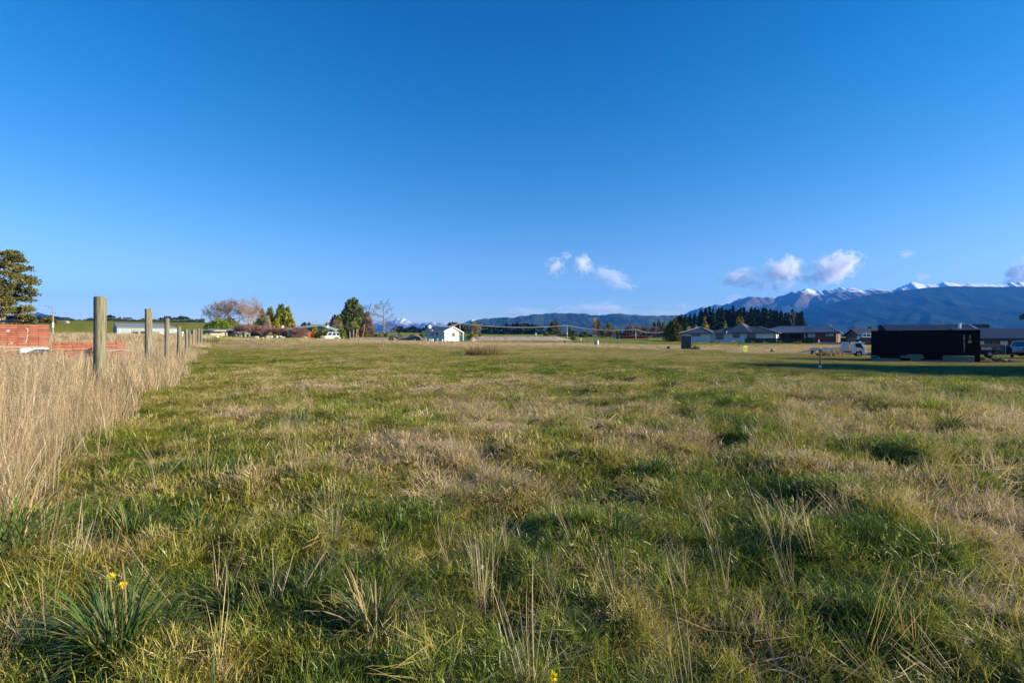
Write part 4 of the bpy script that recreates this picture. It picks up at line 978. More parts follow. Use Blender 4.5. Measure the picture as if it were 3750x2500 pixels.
# tall dry grass belt along the fence on the left
STALK = proto_collection('dry_stalk',
    [blade_mesh('stalk', blades(9, 0.06, 0.05, 0.25, 0.004, 610 + k, 1.0, 0.9, rnd=(0.3, 1), out=blades(14, 0.08, 0.75, 1.28, 0.0032, 600 + k, 0.20, 0.16, seg=4, heads=0.4, rnd=(0.35, 1))), GRASS) for k in range(5)] +
    [blade_mesh('stalk', blades(30, 0.34, 0.55, 1.18, 0.010, 620 + k, 0.22, 0.25, seg=3, heads=0.3, rnd=(0.3, 1)), GRASS) for k in range(4)] +
    [blade_mesh('stalk', blades(28, 0.9, 0.45, 1.1, 0.035, 630 + k, 0.25, 0.3, seg=2, rnd=(0.3, 1)), GRASS) for k in range(3)])
def tall(y0, y1, dens, seed, lo, hi, s0, s1, xl=-1.2):
    x, y, r = wedge(y0, y1, dens, seed, 1.2, 0.6)
    k = left_belt(x, y) * (x > xl * y - 2) * (r.rand(len(x)) < 0.55 + 0.45 * sst(0.3, 0.5, fbm(x * 1.1, y * 1.1, 73, 3)))
    # the stacked bricks stand clear of the grass behind them
    k = k * (1 - ((x > -24.5) & (x < -14.6) & (y > 17.4) & (y < 24.5) & (np.abs((x + 19.0) * 0.70 - (y - 20.0) * 0.71) < 6)))
    a = list(place(x, y, r, lo, hi, s0, s1, k, leanmul=0.5 if hi < 9 else 0.06))
    n = len(a[0]); sc = a[2][:, 0]
    edge = sst(0.0, 1.2, -(a[0][:, 0] + 1.6 + 0.6 * a[0][:, 1]))
    a[2][:, 2] = sc * (0.62 + 0.38 * edge) * (0.72 + 0.5 * fbm(a[0][:, 0] * 0.6, a[0][:, 1] * 0.6, 75, 3)) * (0.9 + 0.2 * r.rand(n))
    a[4] = np.clip(0.84 + 0.13 * r.normal(size=n), 0.5, 1.0); a[5] = np.clip(0.80 + 0.19 * r.normal(size=n), 0.5, 1.2)
    return a
tp = [tall(1.7, 8.0, 80, 21, 0, 4, 0.8, 1.05), tall(7.5, 20, 15, 22, 5, 8, 0.8, 1.05), tall(19, 42, 4.0, 23, 5, 8, 0.75, 1.05), tall(40, 100, 1.0, 24, 9, 11, 0.6, 0.85)]
scatter('tall_dry_grass', STALK, *cat_(tp), 'tall bleached dry grass along the fence posts on the left')
# medium dry seed stalks standing in the field
x, y, r = wedge(1.5, 14, 9, 31)
k = sst(0.52, 0.66, fbm(x * 0.45, y * 0.45, 61, 4)) * (1 - left_belt(x, y)) * (1 - plot_mask(x, y)) * 0.7
for cx, cy, rx, ry, w_ in [(-3.2, 4.3, .75, .55, 1), (-2.2, 4.6, .8, .5, .7), (-5.6, 11.5, 1.6, .8, .8), (-4.6, 9.6, 1.0, .5, .5), (-1.5, 4.0, .5, .4, .5), (-2.3, 3.2, .5, .35, .6), (0.2, 8.0, 1.0, .6, .5)]:
    k = np.maximum(k, w_ * np.exp(-((x - cx) / rx) ** 2 - ((y - cy) / ry) ** 2) * 1.3)
a = list(place(x, y, r, 0, 4, 0.35, 0.62, k, leanmul=0.8)); a[4] = np.clip(0.78 + 0.12 * r.normal(size=len(a[0])), 0.45, 1); a[2][:, 2] = a[2][:, 0] * (0.5 + 0.35 * r.rand(len(a[0])))
x, y, r = wedge(68, 98, 1.0, 32); k = sst(0.4, 0.6, fbm(x * 0.12, y * 0.3, 79, 3)) * sst(-0.6, -0.4, x / y)
a2_ = list(place(x, y, r, 9, 11, 0.30, 0.52, k, leanmul=0.08)); a2_[4] = np.clip(0.8 + 0.1 * r.normal(size=len(a2_[0])), 0.5, 1); a2_[2][:, 2] *= 0.8
# rough weeds in front of the green roofed house and under the white house
x, y, r = wedge(78, 106, 1.1, 33); k = sst(-0.66, -0.6, x / y) * sst(-0.25, -0.33, x / y) * 0.9
a3_ = list(place(x, y, r, 9, 11, 0.4, 0.65, k, leanmul=0.08)); a3_[4] = np.clip(0.5 + 0.22 * r.normal(size=len(a3_[0])), 0.2, 1)
scatter('field_seed_stalks', STALK, *cat_([a, a2_, a3_]), 'dry brown seed stalks and weeds scattered through the pasture')

# single coarse tussocks
def tussock(label, px, py, size, seed, dry=(0.0, 0.55), n=120, w=0.009, lean=0, group='coarse green tussocks in the field'):
    Y = EYE * F / (py - HZ); x = PX(px, Y); loc = atx(x, Y)
    vfa = blades(int(n * 1.3), 0.12, 0.45, 1.0, w * 0.8 / size, seed, 1.5, 1.5, seg=5, rnd=dry)
    o = obj('grass_tussock', blade_mesh('grass_tussock', vfa, gm2), None)
    size *= 1.3; o.location = loc; o.scale = (size,) * 3; o.rotation_euler = (0, lean, seed)
    return tag(o, label, 'tussock', group)
tussock('largest blue green tussock with curling leaf tips below the two dandelions', 430, 2400, 0.38, 701, (0.05, 0.75), 330, 0.0062)
tussock('broad green tussock leaning right below the tall dry grass', 480, 1990, 0.32, 702, (0.15, 0.8), 170, 0.0065)
tussock('upright bright green tussock right of the dandelions', 850, 2190, 0.27, 703, (0.15, 0.8), 150, 0.006)
tussock('sprawling dry green tussock low in the middle foreground', 1370, 2330, 0.32, 704, (0.15, 0.95), 190, 0.006)
tussock('long leaved green tussock at the left edge under the dry stalks', 40, 2110, 0.42, 705, (0.15, 0.85), 180, 0.007)
tussock('dark green arching tussock right of the field centre', 2400, 1745, 0.30, 706, (0.0, 0.5), 120)
tussock('pale edged green tussock in the lower middle of the field', 2260, 2000, 0.26, 707, (0.1, 0.8), 110)
tussock('fresh green windswept tussock on the right side of the field', 3480, 1600, 0.27, 708, (0.2, 0.7), 260, 0.007, -0.55)
tussock('small green tussock at the edge of the dry stalks', 720, 1960, 0.22, 709, (0.1, 0.7), 90)
tussock('fresh green tussock in the left middle of the field', 1100, 1560, 0.3, 710, (0.1, 0.6), 110)
tussock('green tussock standing alone in front of the dry drift', 1000, 1330, 0.4, 711, (0.1, 0.6), 90, 0.02)
# brown tussock mounds
for k, (px, Y, s, n, lab, dr) in enumerate([(1772, 39, 1.5, 700, 'big brown dead tussock clump alone in the mid field', (0.66, 0.9)), (1668, 42, 0.8, 220, 'smaller dry olive tussock left of the big brown clump', (0.35, 0.9)), (1716, 41, 0.6, 150, 'low dry tussock between the big brown clump and the olive one', (0.5, 1.0))]):
    vfa = blades(int(n * 2.6), 0.95 if k == 0 else 0.55, 0.42, 0.78, 0.012, 720 + k, 0.9, 1.0, seg=4, rnd=dr)
    o = obj('dead_tussock', blade_mesh('dead_tussock', vfa, gm2), None); o.location = at(px, Y, -0.03); o.scale = (s, s * 0.8, s * 0.95)
    tag(o, lab, 'tussock')
# dandelions
dand_m = mat('dandelion_yellow', (0.85, 0.68, 0.012), 0.6, 0.12, 40); stem_m = mat('flower_stem', (0.16, 0.2, 0.05), 0.6, 0.2, 10)
def flower(label, px, py, hgt, size, seed, tilt):
    Y = (EYE - hgt) * F / (py - HZ); x = PX(px, Y); z0 = gz(x, Y)
    t = thing('dandelion', label, 'flower', (x, Y, z0), 0, 'yellow dandelions in the grass')
    zz = EYE - hgt if False else PZ(py, Y) - z0
    MB().tube([(0, 0, -0.03), (0.01, 0, zz * 0.5), (0, 0.004, zz)], 0.0022, 5).build('stem', stem_m, t)
    r = np.random.RandomState(seed); n = 110
    az = r.rand(n) * 6.2832; el = r.uniform(-0.1, 1.25, n) ; d = np.stack([np.cos(az) * np.cos(el), np.sin(az) * np.cos(el), np.sin(el)], -1); ln = size * 0.5 * (0.75 + 0.35 * r.rand(n)) * (0.55 + 0.45 * np.cos(el))
    q = np.cross(d, rvec(n, r)); q /= np.linalg.norm(q, axis=1)[:, None]
    o = obj('flower_head', quads_mesh('flower_head', d * (ln * 0.5)[:, None], d * (ln * 0.5)[:, None], q * size * 0.07, r.rand(n), [dand_m]), None, t, loc=(0, 0.004, zz)); o.rotation_euler = tilt
flower('yellow dandelion on the left of the two by the big tussock', 402, 2112, 0.26, 0.048, 1, (0.1, 0.15, 0))
flower('yellow dandelion on the right of the two by the big tussock', 447, 2144, 0.24, 0.044, 2, (0.3, 0.35, 0))
flower('single yellow dandelion at the bottom edge of the field', 2025, 2478, 0.17, 0.04, 3, (0.9, 0.1, 0))
sd = mat('seed_fluff', (0.75, 0.74, 0.7), 0.8, 0.1, 30)
r = np.random.RandomState(4); Y = (EYE - 0.16) * F / (2075 - HZ); x = PX(1766, Y)
t = thing('seed_head', 'small white dandelion seed head in the lower field', 'flower', (x, Y, gz(x, Y)))
zz = PZ(2075, Y) - gz(x, Y)
MB().tube([(0, 0, -0.03), (0, 0, zz)], 0.0018, 5).build('stem', stem_m, t)
d = rvec(80, r); q = np.cross(d, rvec(80, r)); q /= np.linalg.norm(q, axis=1)[:, None]
obj('fluff', quads_mesh('fluff', d * 0.006, d * 0.006, q * 0.0025, r.rand(80), [sd]), None, t, loc=(0, 0, zz))
# ================================================================== BUILDINGS
white_brick_m = mat('white_brick', (0.66, 0.65, 0.62), 0.8, 0.05, 14)
white_paint_m = mat('white_paint', (0.80, 0.80, 0.78), 0.55, 0.04, 6)
cabin_white_m = mat('cabin_weatherboard', (0.58, 0.60, 0.61), 0.6, 0.05, 5)
tile_m = mat('charcoal_roof_tile', (0.058, 0.062, 0.072), 0.55, 0.22, 3)
steel_roof_m = mat('charcoal_steel_roof', (0.055, 0.065, 0.085), 0.35, 0.12, 1.2, metal=0.2)
blue_roof_m = mat('dark_blue_steel_roof', (0.03, 0.04, 0.062), 0.35, 0.12, 1.2, metal=0.2)
rib_m = mat('roof_rib_steel', (0.17, 0.20, 0.25), 0.4, 0.1, 3, metal=0.2)
cabin_roof_m = mat('grey_steel_roof', (0.10, 0.115, 0.125), 0.45, 0.1, 2)
green_roof_m = mat('faded_green_roof', (0.24, 0.35, 0.26), 0.6, 0.12, 1.5)
green_wall_m = mat('pale_green_wall', (0.42, 0.50, 0.42), 0.7, 0.1, 3)
dark_frame_m = mat('dark_window_frame', (0.03, 0.035, 0.04), 0.4, 0.1, 4)
glass_m = emit_free_glass('window_glass')
curtain_m = mat('pale_curtain', (0.50, 0.50, 0.46), 0.7, 0.14, 12, stretch=(6, 1, 0.3))
red_brick_m = mat('red_brick', (0.20, 0.065, 0.04), 0.85, 0.25, 9)
black_clad_m = mat('black_cladding', (0.022, 0.024, 0.028), 0.55, 0.2, 3)
brown_board_m = mat('brown_vertical_board', (0.115, 0.085, 0.06), 0.75, 0.3, 3, stretch=(8, 8, 0.4))
tan_soffit_m = mat('tan_soffit', (0.36, 0.29, 0.20), 0.7, 0.08, 4)
fence_black_m = mat('black_fence', (0.022, 0.02, 0.02), 0.8, 0.3, 4, stretch=(6, 6, 0.5))
fence_brown_m = mat('dark_brown_fence', (0.05, 0.032, 0.026), 0.8, 0.3, 4, stretch=(6, 6, 0.5))
iron_m = mat('corrugated_iron', (0.30, 0.36, 0.37), 0.5, 0.16, 1.6, metal=0.15, stretch=(3, 3, 0.35))
iron_roof_m = mat('galvanised_roof', (0.25, 0.27, 0.29), 0.45, 0.16, 1.3, metal=0.25)
iron_dark_m = mat('weathered_shaded_iron', (0.20, 0.25, 0.28), 0.6, 0.2, 1.5, metal=0.1)
cream_m = mat('cream_paint', (0.62, 0.57, 0.42), 0.7, 0.1, 3)
timber_grey_m = mat('weathered_timber', (0.27, 0.24, 0.20), 0.9, 0.3, 3, stretch=(1, 1, 6), bump=0.2)
concrete_m = mat('pale_concrete', (0.42, 0.41, 0.40), 0.85, 0.12, 3)
black_void_m = mat('interior_shade_black', (0.012, 0.011, 0.010), 0.9, 0.2, 3)  # near black, paints the shade inside open bays and openings
white_plastic_m = mat('white_plastic', (0.72, 0.72, 0.72), 0.4, 0.06, 5)
green_plastic_m = mat('green_plastic', (0.02, 0.16, 0.10), 0.5, 0.15, 4)
steel_m = mat('grey_steel', (0.35, 0.36, 0.37), 0.4, 0.12, 4, metal=0.4)

def window(parent, x, y, z, w, h, fm, gmats, cols=(1.0,), ang=0.0, name='window'):
    """Window in a wall that faces local -y (before ang): frame bars proud of the wall, one pane per light."""
    t = 0.07
    mb = MB().box(0, w, -0.05, 0.03, 0, t).box(0, w, -0.05, 0.03, h - t, h).box(0, t, -0.05, 0.03, t, h - t).box(w - t, w, -0.05, 0.03, t, h - t)
    tot = sum(cols); xs = [0]
    for c in cols: xs.append(xs[-1] + c / tot * w)
    for q in xs[1:-1]: mb.box(q - t / 2, q + t / 2, -0.045, 0.03, t, h - t)
    o = mb.build(name, fm, parent, loc=(x, y, z), rot=(0, 0, ang))
    gl = gmats if isinstance(gmats, (list, tuple)) else [gmats] * len(cols)
    for k in range(len(cols)):
        MB().box(xs[k] + (t if k == 0 else t / 2) , xs[k + 1] - (t if k == len(cols) - 1 else t / 2), -0.02, 0.02, t, h - t).build('pane', gl[k], o)
    return o
def hip(x0, x1, y0, y1, z, ridge, th=0.2):
    """Hip roof solid. ridge = ((xa, ya), (xb, yb), zr)."""
    (xa, ya), (xb, yb), zr = ridge
    mb = MB()
    vs = [(x0, y0, z), (x1, y0, z), (x1, y1, z), (x0, y1, z), (x0, y0, z - th), (x1, y0, z - th), (x1, y1, z - th), (x0, y1, z - th), (xa, ya, zr), (xb, yb, zr)]
    if abs(xb - xa) >= abs(yb - ya): fs = [(0, 1, 9, 8), (1, 2, 9), (2, 3, 8, 9), (3, 0, 8)]
    else: fs = [(0, 1, 8), (1, 2, 9, 8), (2, 3, 9), (3, 0, 8, 9)]
    fs += [(4, 7, 6, 5), (0, 4, 5, 1), (1, 5, 6, 2), (2, 6, 7, 3), (3, 7, 4, 0)]
    return mb.add(vs, fs)
def gable_roof(x0, x1, y0, y1, ze, zr, th=0.16, ov=0.0):
    """Gable roof, ridge along x, as one folded slab."""
    ym = (y0 + y1) / 2
    return MB().prism_x([(y0, ze), (ym, zr), (y1, ze), (y1, ze - th), (ym, zr - th), (y0, ze - th)], x0, x1)
def frame_of(px, Y, a_deg, dz=0.0):
    a = math.radians(a_deg); O = (PX(px, Y), Y); t = (math.cos(a), -math.sin(a)); return O, t, -a

# ------------------------------------------------------------------ white brick house with charcoal hip roofs
O, tx, rz = frame_of(2843, 118, 36)
Lw = 22.5; base = (O[0] - Lw * tx[0], O[1] - Lw * tx[1])
z0 = PZ(1254.5, 118)
T = thing('white_house', 'long white brick house with charcoal hip roofs in front of the dark plantation', 'house', (base[0], base[1], z0), rz)
LX = lambda px: along(px, base, tx)
wing = LX(2607)
MB().box(0, wing, -0.9, 8.4, -0.8, 2.4).box(wing + 0.002, Lw, 0, 8.8, -0.8, 2.4).build('wall', white_brick_m, T)
rf = hip(-0.6, wing + 0.6, -1.5, 9.0, 2.5, ((wing / 2, 3.75), (wing / 2, 3.9), 4.25)).build('roof', tile_m, T)
hip(wing - 1.2, Lw + 0.6, -0.6, 9.4, 2.48, ((wing + 3, 4.4), (Lw - 4.4, 4.4), 4.05)).build('roof', tile_m, T)
c0, c1 = LX(2650), LX(2752)
hip(c0, c1, -0.56, 13.5, 2.52, (((c0 + c1) / 2, 5.0), ((c0 + c1) / 2, 9.5), 5.05)).build('roof', tile_m, T)
courses = MB()
for q in range(1, 11):               # tile courses on the front slope, each a shallow lip
    f = q / 11.0; yy = -0.6 + 5.0 * f; zz = 2.48 + (4.05 - 2.48) * f
    courses.box(c1 + 0.1 - (c1 - c0) * 0.0, Lw + 0.6 - 5.0 * f, yy - 0.02, yy + 0.03, zz - 0.01, zz + 0.025)
o = courses.build('tile_course', tile_m, T); tag(o, kind='stuff')
rdg = MB().bar((Lw + 0.6, -0.6, 2.52), (Lw - 4.4, 4.4, 4.1), 0.22, 0.08).bar((Lw - 4.4, 4.4, 4.08), (c1 - 1, 4.4, 4.08), 0.22, 0.08).bar((wing + 0.6, -1.5, 2.54), (wing / 2, 3.75, 4.28), 0.2, 0.08).bar((-0.6, -1.5, 2.54), (wing / 2, 3.75, 4.28), 0.2, 0.08)
rdg.build('ridge_cap', steel_m, T)
MB().box(-0.62, wing + 0.62, -1.62, -1.5, 2.30, 2.46).box(wing + 0.625, Lw + 0.62, -0.72, -0.6, 2.28, 2.44).box(Lw + 0.6, Lw + 0.72, -0.72, 9.4, 2.28, 2.44).build('gutter', dark_frame_m, T)
for a_, b_, zt, hh, cols, yy in [(2534, 2569, 2.22, 0.6, (1.5, 1), -0.9), (2622, 2650, 2.22, 1.45, (1.6, 1), 0), (2684, 2709, 2.22, 1.0, (1, 1.3), 0), (2735, 2767, 2.22, 1.5, (1, 1.8), 0)]:
    xa, xb = LX(a_), LX(b_); window(T, xa, yy, zt - hh, xb - xa, hh, dark_frame_m, glass_m, cols)
window(T, Lw, 1.6, 1.2, 0.9, 1.0, dark_frame_m, glass_m, (1,), math.pi / 2); window(T, Lw, 5.2, 1.5, 1.6, 0.6, dark_frame_m, glass_m, (1,), math.pi / 2)
MB().cyl((LX(2663), -0.75, 2.3), (LX(2663), -0.75, 3.0), 0.09, 0.09, 8).build('flue', white_paint_m, T)
MB().box(Lw - 0.5, Lw - 0.38, -0.06, -0.002, -0.5, 2.3).build('downpipe', dark_frame_m, T)

# ------------------------------------------------------------------ red brick house
O, tx, rz = frame_of(3067, 115, 38)
Lb = 17.5; base = (O[0] - Lb * tx[0], O[1] - Lb * tx[1]); z0 = PZ(1254, 115)
T = thing('brick_house', 'red brick house under a ribbed charcoal roof right of the white house', 'house', (base[0], base[1], z0), rz)
LX = lambda px: along(px, base, tx)
split = LX(2945)
MB().box(split, Lb, 0, 9, -0.8, 2.4).build('wall', red_brick_m, T)
MB().box(0, split - 0.002, 1.8, 9, -0.8, 2.4).build('wall', black_clad_m, T)
MB().box(LX(2886), LX(2932), 1.74, 1.80, 0.0, 2.1).build('porch_shade_sheet', black_void_m, T)  # near-black sheet paints in the shade of the recessed porch
r1 = ((4.5, 4.5), (Lb - 7, 4.5), 4.15)
hip(-0.6, Lb - 1.0, -0.55, 9.6, 2.46, r1).build('roof', steel_roof_m, T)
xm = LX(3018)
hip(split - 0.4, Lb + 0.6, -0.6, 9.65, 2.49, ((xm - 0.6, 4.5), (xm + 0.4, 4.5), 4.2)).build('roof', steel_roof_m, T)
ribs = MB()
x = -0.2
while x < Lb + 0.4:
    if x < split - 0.4: zt, ye = 2.46 + 1.69 * min(1, (x + 0.6) / 5.1), -0.55 + 5.05 * min(1, (x + 0.6) / 5.1); z_0 = 2.46; y_0 = -0.55
    else:
        f = min(1, (x - split + 0.4) / (xm - 0.6 - split + 0.4), (Lb + 0.6 - x) / (Lb + 0.6 - xm - 0.4)); f = max(f, 0.02)
        if x < Lb - 6: f = max(f, 0.0)
        zt, ye, z_0, y_0 = 2.49 + 1.71 * f, -0.6 + 5.1 * f, 2.49, -0.6
    ribs.bar((x, y_0, z_0 + 0.02), (x, ye, zt + 0.02), 0.12, 0.06); x += 0.40
o = ribs.build('roof_rib', rib_m, T); tag(o, kind='stuff')
MB().bar((xm + 0.4, 4.5, 4.23), (Lb + 0.6, -0.6, 2.52), 0.2, 0.08).bar((3.9, 4.5, 4.18), (Lb - 7, 4.5, 4.18), 0.2, 0.08).build('ridge_cap', rib_m, T)
MB().box(-0.6, Lb + 0.62, -0.74, -0.605, 2.26, 2.45).build('gutter', dark_frame_m, T)
for a_, b_, zt, hh, cols, gm_ in [(2958, 2987, 2.2, 1.05, (1.2, 1), [curtain_m, curtain_m]), (3022, 3054, 2.2, 0.7, (1, 1.7), [curtain_m, curtain_m])]:
    xa, xb = LX(a_), LX(b_); window(T, xa, 0, zt - hh, xb - xa, hh, dark_frame_m, gm_, cols)
for px in (2947.5, 3063):
    x = LX(px); MB().cyl((x, -0.10, -0.5), (x, -0.10, 1.9), 0.07, 0.07, 8).cyl((x, -0.1, 1.9), (x - 0.15, -0.55, 2.28), 0.07, 0.07, 8).build('downpipe', white_paint_m, T)
MB().box(Lb + 0.01, Lb + 0.06, 1.0, 1.12, -0.5, 2.3).box(Lb + 0.01, Lb + 0.06, 3.2, 3.3, -0.5, 2.3).build('corner_trim', white_brick_m, T)
# concrete apron in front
zc = gz(PX(3035, 108), 108)
# low black boundary fence in front of the porch, in panels
O, tx, rz = frame_of(2975, 108, 22)
Lf = 13.5; base = (O[0] - Lf * tx[0], O[1] - Lf * tx[1]); zb = PZ(1254, 108)
T = thing('black_fence', 'low black paling fence across the dark porch of the brick house', 'fence', (base[0], base[1], zb), rz)
pan = MB()
for q in range(22): pan.box(q * 0.1, q * 0.1 + 0.092, -0.012 - 0.006 * (q % 2), 0.012, -0.3, 0.98)
pm = pan.mesh('panel'); pm.materials.append(fence_black_m)
for q in range(6): o = obj('panel', pm, None, T, loc=(q * 2.25, 0, 0))
for q in range(7): MB().box(-0.05, 0.05, 0.02, 0.12, -0.3, 1.05).build('post', fence_black_m, T, loc=(q * 2.25 - 0.03, 0, 0))
apron = MB().box(0, 13, -0.9, 1.6, -0.4, 0.0).build('concrete_apron', concrete_m, None, loc=(PX(2990, 109.5), 109.5, PZ(1253.3, 109)), rot=(0, 0, math.radians(-20))); tag(apron, kind='structure')

# ------------------------------------------------------------------ dark gabled house with brown boards
x0, y0 = PX(3097, 112), 112.0
T = thing('gabled_house', 'dark roofed house with brown vertical board gable behind the dark fence', 'house', (x0, y0, PZ(1257, 112)), math.radians(-88))
W_ = 4.6
MB().prism_y([(0, -1), (W_, -1), (W_, 1.75), (W_ / 2, 3.05), (0, 1.75)], 0, 9).build('wall', brown_board_m, T)
gr = MB()
ov = 0.5
for sgn in (0, 1):
    xe = -ov if sgn == 0 else W_ + ov; ze = 1.75 - ov * 0.565
    vs = [(xe, -ov, ze + 0.05), (W_ / 2, -ov, 3.13), (W_ / 2, 9.5, 3.13), (xe, 9.5, ze + 0.05)]
    gr.add(vs + [(x, y, z + 0.16) for x, y, z in vs], [(0, 1, 2, 3), (7, 6, 5, 4), (0, 4, 5, 1), (1, 5, 6, 2), (2, 6, 7, 3), (3, 7, 4, 0)])
gr.build('roof', mat('dark_roof_sheet', (0.035, 0.037, 0.042), 0.5, 0.12, 2), T)
bt = MB()
for q in range(9): bt.box(q * 0.48 + 0.1, q * 0.48 + 0.14, -0.03, 0.0, -1, 1.9)
tag(bt.build('batten', brown_board_m, T), kind='stuff')

# dark brown fence, its pale gate and neighbours
T = thing('brown_fence', 'dark brown fence running from the brick house to the black container', 'fence', (PX(3078, 104), 104, PZ(1258, 104)), math.radians(-12))
pan = MB()
for q in range(20): pan.box(q * 0.1, q * 0.1 + 0.09, -0.012 - 0.006 * (q % 2), 0.012, -0.3, 1.25)
pm = pan.mesh('panel'); pm.materials.append(fence_brown_m)
for q in range(5): obj('panel', pm, None, T, loc=(q * 2.02, 0, 0))
T = thing('picket_gate', 'grey slatted gate leaning before the dark brown fence', 'gate', (PX(3104, 100), 100, PZ(1262, 100)), math.radians(-25))
for q in range(8): MB().box(0.02 + q * 0.19, 0.09 + q * 0.19, -0.02, 0.02, 0.0, 1.45).build('slat', timber_grey_m, T)
MB().box(0, 1.45, 0.02, 0.06, 0.25, 0.33).build('rail', timber_grey_m, T); MB().box(0, 1.45, 0.02, 0.06, 1.1, 1.18).build('rail', timber_grey_m, T)
T = thing('black_fence', 'tall black vertical board fence between truck cab and container', 'fence', (PX(3148, 96), 96, PZ(1270, 96)), math.radians(-8))
pan = MB()
for q in range(24): pan.box(q * 0.1, q * 0.1 + 0.09, -0.012 - 0.008 * (q % 2), 0.012, -0.3, 1.9)
pm = pan.mesh('panel'); pm.materials.append(black_clad_m)
for q in range(3): obj('panel', pm, None, T, loc=(q * 2.42, 0, 0))

# ------------------------------------------------------------------ black house with dark blue steel roofs, behind the container
T = thing('black_house', 'long black clad house with dark blue steel roofs behind the container', 'house', (PX(3560, 71), 71, PZ(1301, 71)), math.radians(-11))
Lk = 17.0
MB().box(0, Lk, 0, 8, -0.4, 2.45).build('wall', black_clad_m, T)
zr = 4.05
gable_roof(-0.4, Lk, -0.5, 8.5, 2.5, zr, 0.12).build('roof', blue_roof_m, T)
rb = MB(); x = -0.3
while x < Lk: rb.bar((x, -0.5, 2.53), (x, 4.0, zr + 0.03), 0.05, 0.05); x += 0.28
tag(rb.build('roof_rib', rib_m, T), kind='stuff')
MB().box(-0.4, Lk, -0.62, -0.505, 2.36, 2.5).build('gutter', black_clad_m, T)
bL = (PX(3560, 71), 71.0); tL = (math.cos(math.radians(11)), -math.sin(math.radians(11)))
LX = lambda px: along(px, bL, tL)
for a_, b_, m_ in [(3572, 3606, curtain_m), (3608, 3629, glass_m), (3630, 3658, glass_m), (3660, 3692, curtain_m), (3697, 3722, glass_m), (3724, 3760, curtain_m)]:
    xa, xb = LX(a_), LX(b_); window(T, xa, 0, 1.45, xb - xa, 0.72, dark_frame_m, m_)
bt = MB(); x = 0.05
while x < Lk: bt.box(x, x + 0.05, -0.03, 0.0, -0.4, 1.4); x += 0.3
tag(bt.build('batten', black_clad_m, T), kind='stuff')
nL = (math.sin(math.radians(11)), math.cos(math.radians(11)))
LXd = lambda px, d: along(px, (bL[0] + nL[0] * d, bL[1] + nL[1] * d), tL)
u0, u1 = LXd(3217, 8.6), LXd(3612, 6.2)
MB().box(u0, LXd(3624, 8.6), 8.6, 8.9, 0, 4.75).build('wall', black_clad_m, T)
ul = LXd(3242, 7.5)
rr = MB().add([(ul, 6.2, 3.3), (u1, 6.2, 3.3), (u1 - 0.8, 8.55, 4.68), (ul, 8.55, 4.68), (ul, 6.2, 3.18), (u1, 6.2, 3.18), (u1 - 0.8, 8.55, 4.56), (ul, 8.55, 4.56)], [(0, 1, 2, 3), (7, 6, 5, 4), (0, 4, 5, 1), (1, 5, 6, 2), (2, 6, 7, 3), (3, 7, 4, 0)])
rr.build('roof', blue_roof_m, T)
rb = MB(); x = ul + 0.1
while x < u1 - 0.4: rb.bar((x, 6.2, 3.33), (x, 8.5, 4.69), 0.05, 0.05); x += 0.42
tag(rb.build('roof_rib', rib_m, T), kind='stuff')
MB().bar((u1, 6.2, 3.36), (u1 - 0.8, 8.5, 4.73), 0.1, 0.06).build('barge_cap', mat('pale_flashing', (0.5, 0.52, 0.54), 0.4, 0.1, 4), T)
xf = LX(3597)
MB().cyl((xf, 4.6, 3.7), (xf, 4.6, 4.75), 0.18, 0.18, 12).cyl((xf, 4.6, 4.75), (xf, 4.6, 4.85), 0.24, 0.24, 12).build('flue', mat('flue_steel', (0.6, 0.6, 0.6), 0.3, 0.1, 4, metal=0.7), T)

# ------------------------------------------------------------------ house just outside the frame on the right: its eave corner shows, its shadow crosses the lawn
T = thing('gable_end_house', 'house at the right edge with only its dark roof eave and tan soffit showing', 'house', (32.6, 31.0, -0.5), math.radians(-11.5))
ze, zr2 = 3.15, 6.5
MB().prism_x([(-11.3, -1), (-11.3, 3.05), (-6.0, 6.1), (-0.7, 3.15), (-0.7, -1)], 0.7, 18).build('wall', brown_board_m, T)
gable_roof(0, 18.6, -12.0, 0, ze + 0.12, zr2 + 0.12, 0.12).build('roof', mat('dark_roof_sheet', (0,0,0)), T)
gable_roof(0.03, 18.5, -11.97, -0.03, ze - 0.003, zr2 - 0.003, 0.05).build('soffit', tan_soffit_m, T)
MB().bar((-0.02, 0.02, ze + 0.03), (-0.02, -6.0, zr2 + 0.03), 0.05, 0.26).bar((-0.02, -12.02, ze + 0.03), (-0.02, -6.0, zr2 + 0.03), 0.05, 0.26).build('barge_board', black_clad_m, T)
# ------------------------------------------------------------------ small white cabin
a = math.radians(42)
x0, y0 = PX(1628, 112), 112.0            # the near corner, at the foot of the white corner downpipe
zb = PZ(1249.5, 112)
T = thing('cabin', 'small white weatherboard cabin with grey gable roof in the middle of the field', 'house', (x0, y0, zb), 0)
tL = Vector((-math.cos(a), math.sin(a)))  # along the shaded long wall, going left and away
tG = Vector((math.sin(a), math.cos(a)))   # along the sunlit gable, going right and away
def LC(px, t): return along(px, (x0, y0), t)
Ls = LC(1556, tL); Lg = LC(1681, tG)
T.rotation_euler = (0, 0, math.atan2(-tL.y, -tL.x))     # local +x runs from the far left corner towards the near corner; origin at near corner
hw = 2.42; hr = 3.35
